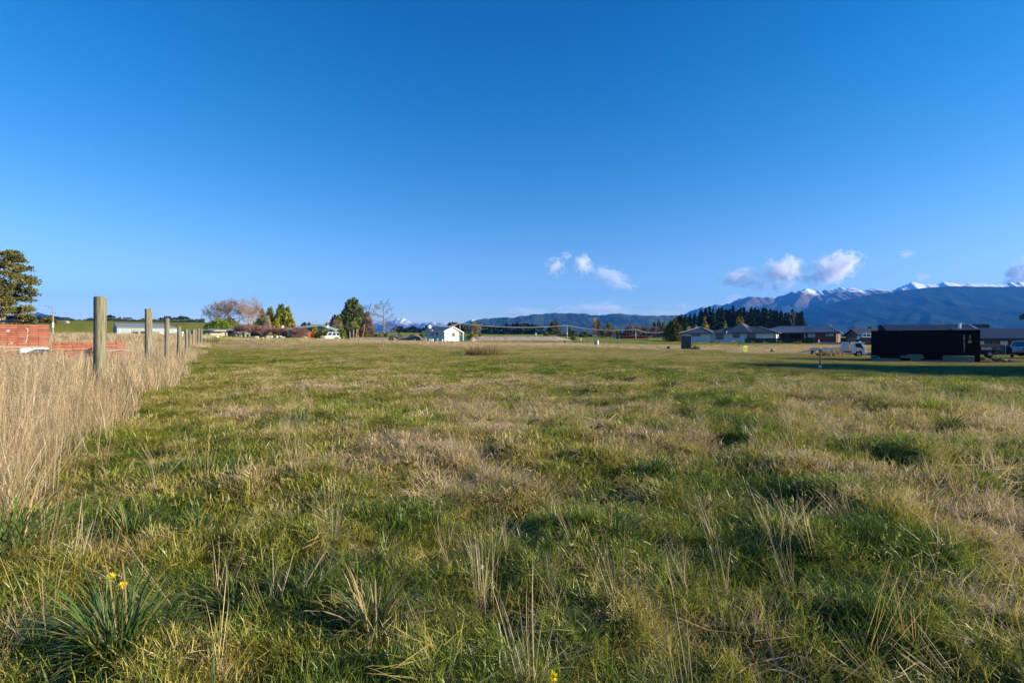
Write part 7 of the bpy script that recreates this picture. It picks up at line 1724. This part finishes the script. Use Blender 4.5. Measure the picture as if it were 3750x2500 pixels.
    for s in (-1, 1): MB().bar((t0 + 0.2, s * hi_ * 0.9, Hx + 0.06), (t1 - 0.1, s * hi_ * 0.9, Hx + 0.06), 0.03, 0.03).build('roof_rail', black_trim_m, T)
    return T
xw, yw = PX(1207, 102), 102
station_car('white_car', 'old white off road car parked before the red container', 'car', (xw, yw, PZ(1246.5, yw)), math.radians(180 + 28), car_white_m, 4.2, 1.75, 1.75)
station_car('silver_car', 'silver car at the right edge hitched to the dark trailer', 'car', (PX(3716, 45.5) + 2.25, 44.9, PZ(1304, 45.5)), math.radians(-8), silver_m, 4.75, 1.85, 1.45)
station_car('white_car', 'white car roof showing over the dark fence left of the container', 'car', (PX(3190, 101), 101, PZ(1249, 101)), math.radians(-8), car_white_m, 4.6, 1.8, 1.6)
# trailer
navy_m = mat('navy_trailer_paint', (0.012, 0.016, 0.03), 0.35, 0.15, 2)
xt, yt = PX(3578, 45.5), 45.5; zt = PZ(1309, 45.5)
T = thing('box_trailer', 'dark navy box trailer lettered AND behind the silver car', 'trailer', (xt, yt, zt), math.radians(-8))
trl = 2.35
MB().box(0, trl, 0, 1.7, 0.28, 1.16).build('body', navy_m, T, 0.03); MB().box(0.03, trl - 0.03, 0.05, 1.65, 1.165, 1.24).build('lid', navy_m, T, 0.03)
MB().box(trl - 0.02, trl + 0.03, -0.02, 0.05, 0.28, 1.16).build('corner_post', steel_m, T)
wheel(T, 0.86, -0.14, 0.34, 0.22, -1, mat('dark_rim', (0.05, 0.05, 0.055), 0.35, 0.1, 5, metal=0.5)); wheel(T, 0.86, 1.84, 0.34, 0.22, 1, rim_m)
MB().box(0.42, 1.3, -0.26, -0.02, 0.70, 0.74).box(0.38, 0.42, -0.26, -0.02, 0.5, 0.74).box(1.3, 1.34, -0.26, -0.02, 0.5, 0.74).build('mudguard', black_trim_m, T)
MB().bar((trl, 0.3, 0.36), (trl + 1.5, 0.85, 0.40), 0.07, 0.09).bar((trl, 1.4, 0.36), (trl + 1.5, 0.85, 0.40), 0.07, 0.09).build('drawbar', black_trim_m, T)
MB().cyl((trl + 0.35, 0.1, 0.72), (trl + 0.35, 0.32, 0.72), 0.33, 0.33, 22).build('spare_wheel', tyre_m, T, 0.02)
MB().cyl((trl + 1.15, 0.72, 0.16), (trl + 1.15, 0.80, 0.16), 0.14, 0.14, 14).box(trl + 1.12, trl + 1.18, 0.72, 0.78, 0.16, 0.62).build('jockey_wheel', black_trim_m, T)
text('AND', 0.36, let_m, T, (0.34, -0.008, 0.72), (math.pi / 2, 0, 0), 'LEFT', 0.003, 'lettering', sx_=1.12)
MB().box(1.55, 2.1, -0.008, -0.002, 0.80, 0.825).box(1.68, 2.0, -0.008, -0.002, 0.88, 0.905).build('pale_stripe', mat('pale_decal', (0.42, 0.48, 0.56), 0.5, 0.05, 5), T)
for k in range(9):      # yellow hazard tape looped along the trailer foot
    pass
tp_ = [(PX(3628, 43.2), 43.2, PZ(1300, 43.2)), (PX(3640, 43), 43, PZ(1300, 43)), (PX(3650, 42.9), 42.9, PZ(1304, 42.9)), (PX(3652, 42.9), 42.9, PZ(1312, 42.9))]
mb = MB().tube(tp_, 0.03, 6); tag(mb.build('yellow_hose', mat('yellow_hose', (0.62, 0.45, 0.12), 0.6, 0.2, 4)), 'yellow hose looping down beside the trailer wheel', 'hose')

# flat deck truck: front at +x
truck_m = mat('truck_white', (0.68, 0.70, 0.73), 0.3, 0.04, 2); deck_m = mat('truck_deck_grey', (0.52, 0.55, 0.58), 0.45, 0.08, 2)
al = math.radians(-28)
Yc = 71.0; xc = PX(3172, Yc)
T = thing('flatbed_truck', 'white flat deck truck with its ramp down behind the lawn', 'truck', (xc, Yc, PZ(1306.5, Yc)), al)
tT = (math.cos(al), math.sin(al)); LXt = lambda px: along(px, (xc, Yc), tT)
dx = lambda px: LXt(px)
Wt = 1.9
r = 0.40
# cab: origin at the front face
cabp = [(0.0, 0.42), (0.02, 0.95), (-0.10, 1.28), (-0.42, 2.02), (-0.62, 2.16), (-1.62, 2.16), (-1.70, 2.05), (-1.72, 0.55), (-1.25, 0.55), (-1.20, 0.85), (-0.98, 1.0), (-0.72, 1.0), (-0.50, 0.85), (-0.42, 0.42)]
MB().prism_y(cabp, 0, Wt).build('cab', truck_m, T, 0.05)
MB().add([(-0.42, -0.008, 1.26), (-1.30, -0.008, 1.42), (-1.30, -0.008, 1.98), (-0.62, -0.008, 1.98)], [(0, 1, 2, 3)]).build('side_window', car_glass_m, T)
MB().add([(-0.10 + 0.02, 0.12, 1.30), (-0.08, Wt - 0.12, 1.30), (-0.40, Wt - 0.14, 1.98), (-0.40, 0.14, 1.98)], [(0, 1, 2, 3)]).build('windscreen', car_glass_m, T, loc=(0.012, 0, 0.006))
MB().box(-1.42, -1.40, -0.006, 0.0, 0.7, 2.02).box(-0.36, -0.34, -0.006, 0, 0.6, 1.2).build('door_seam', black_trim_m, T)
MB().box(-1.34, -1.12, -0.03, -0.002, 1.12, 1.18).build('door_handle', black_trim_m, T); MB().box(-0.46, -0.34, -0.16, -0.02, 1.12, 1.32).build('mirror', black_trim_m, T, 0.02)
MB().prism_y([(-0.62, 2.17), (-0.1, 2.10), (0.0, 2.02), (-0.05, 2.0), (-0.55, 2.12)], 0.08, Wt - 0.08).build('sun_visor', white_plastic_m, T)
MB().cyl((-0.66, 0.6, 2.17), (-0.66, 0.6, 2.36), 0.09, 0.06, 12).build('beacon', head_m, T)
MB().box(0.02, 0.05, 0.1, Wt - 0.1, 0.72, 1.0).build('grille', white_plastic_m, T); MB().box(0.0, 0.08, 0.04, Wt - 0.04, 0.42, 0.68).build('bumper', white_plastic_m, T, 0.03)
for y in (0.3, Wt - 0.3): MB().box(0.081, 0.10, y - 0.16, y + 0.16, 0.5, 0.62).build('headlight', head_m, T)
hbx0, hbx1 = dx(3086), dx(3110)
MB().prism_y([(hbx0 - 0.25, 0.98), (hbx1, 0.98), (hbx1, 2.16), (hbx0 + 0.05, 2.16)], 0.02, Wt - 0.02).build('toolbox', deck_m, T, 0.02)
MB().box((hbx0 + hbx1) / 2 - 0.3, (hbx0 + hbx1) / 2 - 0.28, 0.008, 0.018, 1.05, 2.1).build('toolbox_seam', black_trim_m, T)
bx0 = dx(2970)
MB().box(bx0, hbx1 - 0.03, 0.05, Wt - 0.05, 0.86, 0.975).build('deck', deck_m, T)
npn = 4; wl = (hbx0 - 0.27 - bx0) / npn
for y, s in ((0.0, -1), (Wt - 0.045, 1)):
    for q in range(npn): MB().box(bx0 + q * wl + 0.02, bx0 + (q + 1) * wl - 0.02, y, y + 0.045, 0.90, 1.28).build('drop_side', deck_m, T, 0.008)
MB().box(bx0 - 0.05, bx0 - 0.005, 0.0, Wt, 0.86, 1.30).build('tailboard', deck_m, T)
MB().box(bx0 + 0.1, -0.5, 0.4, 0.55, 0.55, 0.82).box(bx0 + 0.1, -0.5, Wt - 0.55, Wt - 0.4, 0.55, 0.82).build('chassis', black_trim_m, T)
MB().box(hbx0 - 1.2, hbx0 + 0.1, 0.1, 0.5, 0.40, 0.78).build('side_locker', mat('grey_locker', (0.16, 0.18, 0.2), 0.5, 0.1, 3), T, 0.02)
for xq in (-0.86, bx0 + 1.5):
    for y, s in ((0.12, -1), (Wt - 0.12, 1)): wheel(T, xq, y, r, 0.26, s)
MB().box(bx0 - 0.03, bx0 + 0.25, 0.02, 0.06, 0.3, 0.84).build('mud_flap', black_trim_m, T); MB().box(bx0 + 0.42, bx0 + 0.72, 0.0, 0.03, 0.42, 0.8).build('hazard_board', mat('hazard_yellow', (0.7, 0.66, 0.1), 0.5, 0.1, 4), T)
MB().cyl((bx0 + 0.85, 0.02, 0.52), (bx0 + 0.85, 0.06, 0.52), 0.17, 0.17, 16).build('red_reflector', mat('dark_red_lens', (0.12, 0.01, 0.012), 0.4, 0.1, 4), T)
MB().bar((bx0 - 0.02, 0.25, 0.86), (bx0 - 2.9, 0.25, 0.12), 0.42, 0.10).build('ramp', steel_m, T); MB().bar((bx0 - 0.02, Wt - 0.3, 0.86), (bx0 - 2.9, Wt - 0.3, 0.12), 0.42, 0.10).build('ramp', steel_m, T)

# ================================================================== FIELD FURNITURE
cab_m = mat('dark_grey_cabinet', (0.035, 0.042, 0.052), 0.5, 0.12, 2)
Y = 72.0
T = thing('utility_cabinet', 'tall dark grey utility cabinet left of the white house', 'cabinet', (PX(2496, Y), Y, PZ(1281, Y)), math.radians(-14))
LXu = lambda px: along(px, (PX(2496, Y), Y), (math.cos(math.radians(-14)), math.sin(math.radians(-14))))
wu = LXu(2531); hu = PZ(1230, Y) - PZ(1281, Y)
MB().box(0, wu, 0, 1.0, -0.15, hu).build('body', cab_m, T); MB().box(wu + 0.003, wu + 0.05, -0.02, 1.02, -0.1, hu).build('end_panel', mat('sunlit_end_tone', (0.5, 0.5, 0.5), 0.5, 0.1, 3), T)  # pale slab paints the sunlit right end lighter than the body
MB().box(-0.05, wu + 0.14, -0.06, 1.06, hu + 0.002, hu + 0.05).build('roof', steel_m, T); MB().box(wu * 0.48, wu * 0.49, -0.006, 0, 0.05, hu - 0.08).build('door_seam', black_trim_m, T); MB().box(wu * 0.52, wu * 0.56, -0.04, -0.002, hu * 0.45, hu * 0.55).build('door_handle', black_trim_m, T)
t = thing('power_box', 'small blue grey power box standing in the mid field', 'power box', at(2184, 88), math.radians(-25)); MB().box(-0.36, 0.28, -0.2, 0.2, -0.1, 0.84).build('body', mat('blue_grey_box', (0.30, 0.36, 0.46), 0.5, 0.08, 3), t, 0.015); MB().box(0.285, 0.33, -0.22, 0.22, -0.1, 0.88).build('door', white_paint_m, t)
for px, lab in ((2070, 'short dark stump of a timber post below the middle power pole'), (2448, 'short dark stump of a timber post left of the grey cabinet')):
    t = thing('stump_box', lab, 'stump', at(px, 98 if px < 2200 else 72), math.radians(-20)); MB().box(-0.2, 0.12, -0.15, 0.15, -0.1, 0.44).build('body', mat('dark_stump', (0.06, 0.05, 0.035), 0.9, 0.3, 5), t); MB().box(0.122, 0.2, -0.16, 0.16, -0.1, 0.47).build('side_board', timber_grey_m, t)
t = thing('marker_peg', 'red topped white marker peg in the dry strip left of the stump', 'peg', at(2407, 72)); MB().box(-0.06, 0.06, -0.04, 0.04, -0.1, 0.2).build('base', white_paint_m, t); MB().box(-0.065, 0.065, -0.045, 0.045, 0.201, 0.46).build('top', mat('red_peg_paint', (0.62, 0.05, 0.04), 0.6, 0.1, 5), t)
t = thing('marker_peg', 'orange and white peg standing left of the cabin', 'peg', at(1518.5, 95)); MB().cyl((0, 0, -0.1), (0, 0, 0.22), 0.07, 0.07, 8).build('base', white_paint_m, t); MB().cyl((0, 0, 0.221), (0, 0, 0.5), 0.08, 0.05, 8).build('top', mat('orange_peg_paint', (0.7, 0.2, 0.04), 0.6, 0.1, 5), t)
for k, (px, Y2, hgt, lab) in enumerate([(1259, 95, 0.9, 'short white survey peg in the dry strip right of the white car'), ]):
    o = MB().box(-0.04, 0.04, -0.03, 0.03, -0.1, hgt).build('survey_peg', white_paint_m); o.location = at(px, Y2); tag(o, lab, 'peg')
t = thing('survey_stake', 'grey wooden stake with a slanted crosspiece below the paling fence', 'stake', at(1402, 57)); h_ = PZ(1254, 57) - at(1402, 57)[2]; MB().box(-0.05, 0.05, -0.04, 0.04, -0.1, h_).build('post', timber_grey_m, t); MB().bar((-0.12, -0.05, h_ + 0.22), (0.1, -0.05, h_ + 0.02), 0.03, 0.05).build('crosspiece', timber_grey_m, t)
t = thing('leaning_stake', 'bent pale blue stake leaning in the field left of the red peg', 'stake', at(2374, 88)); MB().tube([(-0.12, 0, -0.1), (-0.05, 0, 0.35), (0.12, 0, 0.75)], 0.05, 6).build('stake', mat('pale_blue_stake', (0.35, 0.5, 0.55), 0.6, 0.1, 4), t); MB().add([(0.0, 0.02, 0.2), (0.16, 0.02, 0.3), (0.2, 0.02, 0.6), (0.06, 0.02, 0.5)], [(0, 1, 2, 3)]).build('ribbon', mat('blue_ribbon', (0.03, 0.16, 0.3), 0.6, 0.1, 4), t)
# blue sign on two posts, small blue sign by the orchard, white panel
Y2 = 120; t = thing('field_sign', 'dark blue sign board on two white posts before the bare trees', 'sign', at(2263, Y2), math.radians(-12))
hs = PZ(1226, Y2) - at(2263, Y2)[2]
for q in (-0.55, 0.3): MB().box(q - 0.06, q + 0.06, -0.05, 0.05, -0.1, hs).build('post', mat('pale_blue_post', (0.5, 0.56, 0.72), 0.6, 0.06, 4), t)
MB().box(-0.49, 0.24, -0.03, 0.03, hs * 0.45, hs - 0.02).build('board', mat('dark_blue_board', (0.03, 0.06, 0.13), 0.5, 0.15, 3), t)
Y2 = 112; t = thing('field_sign', 'small blue sign with white panel above the left soil heap', 'sign', at(1453, Y2)); hs = PZ(1227, Y2) - at(1453, Y2)[2]
MB().box(-0.05, 0.05, -0.03, 0.03, -0.1, hs - 0.3).build('post', timber_grey_m, t); MB().box(-0.3, 0.3, -0.02, 0.02, hs - 0.3, hs + 0.05).build('board', mat('bright_blue_board', (0.06, 0.2, 0.55), 0.5, 0.1, 3), t); MB().box(-0.2, 0.2, -0.03, -0.022, hs - 0.24, hs - 0.1).build('white_panel', white_paint_m, t)
t = thing('narrow_board', 'narrow white panel leaning beside the left soil heap', 'panel', at(1447, 108)); MB().bar((-0.3, 0, 0.75), (0.3, 0, 0.0), 0.05, 0.22, (0, 0, 1)).build('board', white_paint_m, t)
t = thing('white_bin', 'white tapered bin on the grass behind the gravel bank end', 'bin', at(2126, 125)); MB().cyl((0, 0, 0.15), (0, 0, 0.75), 0.16, 0.24, 12).build('body', white_plastic_m, t); MB().cyl((0, 0, -0.1), (0, 0, 0.15), 0.05, 0.05, 8).build('foot', steel_m, t)
t = thing('white_box', 'white meter box on a short post beyond the gravel bank', 'meter box', at(1963, 230)); MB().box(-0.4, 0.4, -0.2, 0.2, 0.0, 1.2).build('body', white_plastic_m, t)
# lime sign
Y2 = 71; lo = at(2729, Y2); t = thing('lime_sign', 'lime green sign board on two legs on the lawn before the white house', 'sign', lo, math.radians(8)); hs = PZ(1265, Y2) - lo[2]
lime_m = mat('lime_board', (0.50, 0.52, 0.02), 0.5, 0.06, 3)
MB().box(-0.36, 0.36, -0.02, 0.02, 0.16, hs).build('board', lime_m, t); MB().box(-0.36, -0.31, 0.021, 0.05, -0.1, hs - 0.1).build('leg', timber_grey_m, t); MB().box(0.31, 0.36, 0.021, 0.05, -0.1, hs - 0.1).build('leg', timber_grey_m, t)
MB().cyl((0, -0.021, hs - 0.15), (0, -0.026, hs - 0.15), 0.17, 0.17, 20).build('emblem', mat('pale_blue_print', (0.45, 0.58, 0.66), 0.5, 0.05, 4), t)
dk_ = mat('dark_lime_print', (0.26, 0.30, 0.02), 0.5, 0.05, 4)
for q, (w, z) in enumerate([(0.22, hs - 0.42), (0.26, hs - 0.52), (0.2, hs - 0.62)]): MB().box(-w, w, -0.025, -0.0205, z, z + 0.045).build('print_line', dk_, t)
t = thing('half_buried_cart', 'small dark folding sign standing in the grass right of the lime sign', 'sign', at(2828, 72)); MB().bar((-0.18, 0, 0.0), (0.0, 0, 0.55), 0.4, 0.04).bar((0.22, 0, 0.0), (0.02, 0, 0.55), 0.4, 0.04).build('board', mat('dark_sign_board', (0.05, 0.045, 0.04), 0.7, 0.2, 4), t); MB().bar((-0.06, -0.22, 0.36), (0.06, -0.22, 0.36), 0.03, 0.2).build('white_panel', white_paint_m, t)
# traffic cone
Y2 = 105; t = thing('traffic_cone', 'orange and white traffic cone before the brick house', 'cone', (PX(2998, Y2), Y2, PZ(1254, Y2)))
oc = mat('cone_orange', (0.75, 0.10, 0.05), 0.5, 0.08, 4)
MB().box(-0.22, 0.22, -0.22, 0.22, 0.0, 0.05).build('base', oc, t); MB().cyl((0, 0, 0.05), (0, 0, 0.36), 0.17, 0.10, 12).build('lower_cone', oc, t); MB().cyl((0, 0, 0.36), (0, 0, 0.55), 0.105, 0.075, 12).build('white_band', white_paint_m, t); MB().cyl((0, 0, 0.55), (0, 0, 0.78), 0.07, 0.03, 12).build('upper_cone', oc, t)
# black stake on the lawn and its neighbours
Yk = 25.6; lo = at(3003, Yk); hk = PZ(1268, Yk) - lo[2]
t = thing('black_stake', 'tall thin black stake with a yellow cap standing on the shadowed lawn', 'stake', lo)
MB().box(-0.025, 0.025, -0.02, 0.02, -0.1, hk - 0.12).build('stake', black_trim_m, t); MB().box(-0.01, 0.045, -0.03, 0.03, hk - 0.119, hk).build('cap', mat('yellow_cap', (0.72, 0.66, 0.08), 0.5, 0.05, 4), t); MB().box(-0.055, 0.055, -0.045, 0.045, 0.02, 0.17).build('foot', white_plastic_m, t)
Yk = 48.0; lo = at(3112, Yk); hk = PZ(1268, Yk) - lo[2]
t = thing('timber_stake', 'thin brown stake with a yellow cap in front of the truck cab', 'stake', lo); MB().box(-0.022, 0.022, -0.02, 0.02, -0.1, hk - 0.1).build('stake', mat('brown_stake', (0.22, 0.14, 0.08), 0.8, 0.2, 4), t); MB().box(-0.03, 0.03, -0.028, 0.028, hk - 0.099, hk).build('cap', mat('yellow_cap', (0, 0, 0)), t)
rp_ = mat('red_peg_paint', (0, 0, 0))
for px, Yk, hh, lab in ((3040, 68, 0.52, 'upper red peg in the dry grass before the truck deck'), (3073, 56, 0.32, 'lower red peg on the soil heap before the truck')):
    o = MB().box(-0.07, 0.07, -0.05, 0.05, -0.1, hh).build('red_peg', rp_); o.location = at(px, Yk); tag(o, lab, 'peg')
# young planted shrubs and dry tufts along the plots
r = np.random.RandomState(90)
for k, (px, Yk, hh, w, dr, lab) in enumerate([(2605, 112, 1.0, 0.9, .35, 'green flax like shrub under the left part of the white house wall'), (2628, 112, 0.9, 0.6, .4, 'young shrub below the first tall window of the white house'), (2688, 110, 1.0, 0.8, .8, 'dry tufted shrub under the middle of the white house'), (2712, 110, 0.7, 0.5, .35, 'small shrub under the second tall window of the white house'), (2760, 109, 0.9, 0.6, .4, 'young leafy shrub below the right window of the white house'), (2803, 108, 0.8, 1.0, .35, 'spreading green shrub under the blank white house wall'),
        (2860, 107, 0.9, 0.5, .5, 'dark shrub at the sunlit corner of the white house'), (2915, 104, 0.8, 0.7, .45, 'green tuft before the black fence, left one'), (2928, 104, 1.1, 0.5, .5, 'tall thin tuft before the black fence, right one'), (3060, 58, 1.35, 2.0, .85, 'tall dry grass clump before the truck deck'), (3012, 58, 1.0, 1.4, .85, 'dry grass clump left of the truck deck centre'), (2545, 70, 0.8, 1.2, .3, 'dark green rough clump right of the grey cabinet'), (3003, 25.8, 0.25, 0.4, .6, 'small dry tuft at the foot of the black stake'), (2105, 100, 0.8, 0.9, .4, 'green thistle clump left of the blue grey power box'),
        (770, 75, 1.1, 2.6, .45, 'bushy weeds at the far end of the post row'), (1405, 55, 0.45, 1.0, .95, 'brown grass mound at the foot of the wooden stake'), (1242, 90, 0.6, 0.8, .9, 'dry brown tuft left of the short white peg')]):
    vfa = blades(60 if w < 1.2 else 150, w * 0.45, hh * 0.5, hh, 0.05 if Yk > 50 else 0.02, 800 + k, 0.6, 0.7, seg=3, rnd=(max(0, dr - 0.3), min(1, dr + 0.25)))
    o = obj('young_shrub' if k < 9 else 'grass_clump', blade_mesh('clump', vfa, gm2), None); o.location = at(px, Yk, -0.02); tag(o, lab, 'shrub' if k < 9 else 'grass clump')
# rank dry grass band along the foot of the white house
# ================================================================== CLOUDS (well beyond and above the air box)
def cloud_mat(seed, dens, scale, thresh):
    m = newmat('cloud_vapour')
    tc = N(m, 'ShaderNodeTexCoord')
    ln = N(m, 'ShaderNodeVectorMath', operation='LENGTH'); L(m, tc.outputs['Object'], ln.inputs[0])
    mp = N(m, 'ShaderNodeMapping'); mp.inputs['Location'].default_value = (seed * 3.7, seed * 1.3, seed * 2.1); mp.inputs['Scale'].default_value = (1.0, 1.0, 0.8); L(m, tc.outputs['Object'], mp.inputs[0])
    no = N(m, 'ShaderNodeTexNoise'); no.inputs['Scale'].default_value = scale * 1.7; no.inputs['Detail'].default_value = 8; no.inputs['Roughness'].default_value = 0.68; L(m, mp.outputs[0], no.inputs['Vector'])
    am = N(m, 'ShaderNodeMath', operation='MULTIPLY_ADD'); am.inputs[1].default_value = 2.4; am.inputs[2].default_value = -0.66; L(m, no.outputs[0], am.inputs[0])
    s1 = N(m, 'ShaderNodeMath', operation='MULTIPLY_ADD'); s1.inputs[1].default_value = -0.62; L(m, ln.outputs['Value'], s1.inputs[0]); L(m, am.outputs[0], s1.inputs[2])
    mr = N(m, 'ShaderNodeMapRange'); mr.inputs['From Min'].default_value = thresh; mr.inputs['From Max'].default_value = thresh + 0.28; mr.inputs['To Max'].default_value = dens * 1.8; L(m, s1.outputs[0], mr.inputs[0])
    v = N(m, 'ShaderNodeVolumePrincipled'); v.inputs['Color'].default_value = (0.99, 0.99, 0.99, 1); v.inputs['Anisotropy'].default_value = 0.0; L(m, mr.outputs[0], v.inputs['Density'])
    o = N(m, 'ShaderNodeOutputMaterial'); L(m, v.outputs[0], o.inputs['Volume'])
    return m
def cloud(label, px, py, wpx, hpx, Y, seed, dens=0.0045, scale=1.6, thresh=0.12, tilt=0.0, group=None):
    bm = bmesh.new(); bmesh.ops.create_icosphere(bm, subdivisions=3, radius=1.0)
    me = bpy.data.meshes.new('cloud'); bm.to_mesh(me); bm.free()
    me.materials.append(cloud_mat(seed, dens, scale, thresh))
    o = bpy.data.objects.new('cloud', me); COL.objects.link(o)
    o.location = (PX(px, Y), Y, PZ(py, Y)); w = wpx / F * Y / 2; h = hpx / F * Y / 2
    w *= 1.08; h *= 1.08; o.scale = (w, min(w, h) * 1.0, h); o.rotation_euler = (0, tilt, 0)
    return tag(o, label, 'cloud', group)
Yc_ = 10200
cloud('small wispy cloud at the left of the faint group above the green hills', 2035, 980, 95, 80, Yc_, 1, 0.0030, 1.4, 0.14, 0.5)
cloud('upright wisp of cloud in the middle of the faint group above the hills', 2135, 968, 75, 100, Yc_, 2, 0.0034, 1.3, 0.12, -0.2)
cloud('faint tiny wisp between the two left wisps of the faint group', 2075, 935, 55, 45, Yc_, 3, 0.002, 1.5, 0.16)
cloud('long thin streak of cloud trailing down right from the faint group', 2235, 1015, 230, 80, Yc_, 4, 0.0024, 1.7, 0.15, 0.42)
cloud('white cloud with a grey foot, left one above the blue mountain', 2710, 1018, 175, 75, Yc_, 5, 0.0042, 1.5, 0.10, -0.1)
cloud('grey shred hanging under the left mountain cloud', 2790, 1048, 110, 55, Yc_, 6, 0.0030, 1.6, 0.15)
cloud('bright ragged middle cloud above the blue mountain', 2870, 1000, 155, 135, Yc_, 7, 0.0042, 1.4, 0.10, -0.3)
cloud('largest bright cloud spreading right above the snowy mountain', 3050, 985, 240, 120, Yc_, 8, 0.0048, 1.5, 0.09, -0.35)
cloud('tiny flat cloud high over the snowy summit', 3318, 931, 80, 36, Yc_, 9, 0.0030, 1.4, 0.13)
cloud('grey cloud entering at the right edge of the sky', 3770, 990, 190, 110, Yc_, 10, 0.0042, 1.4, 0.10, -0.5)
cloud('small pale puff behind the snowy summit', 3375, 1016, 70, 40, Yc_, 11, 0.0026, 1.4, 0.14)
cloud('long pale bank of cloud lying on the green hills, right part', 2180, 1133, 330, 62, 9800, 12, 0.0030, 1.6, 0.12, -0.06)
cloud('long pale bank of cloud low on the green hills, left part', 1925, 1142, 190, 40, 9800, 13, 0.0030, 1.6, 0.13)
cloud('thin pale strip of cloud over the hill saddle before the blue mountain', 2420, 1146, 190, 28, 9800, 14, 0.0026, 1.6, 0.13)
cloud('small grey wisp left of the blue mountain foot', 2505, 1123, 80, 34, 9800, 15, 0.0020, 1.6, 0.15)
cloud('pale wisp above the left shoulder of the blue mountain', 2680, 1094, 110, 45, 9800, 16, 0.0020, 1.6, 0.14, -0.3)
cloud('small grey smudge of cloud over the left end of the green hills', 1745, 1165, 60, 26, 9800, 17, 0.0022, 1.5, 0.14)
cloud('thin pale strip of cloud right of the huge old conifer', 130, 1132, 110, 26, 9800, 18, 0.0016, 1.6, 0.14)
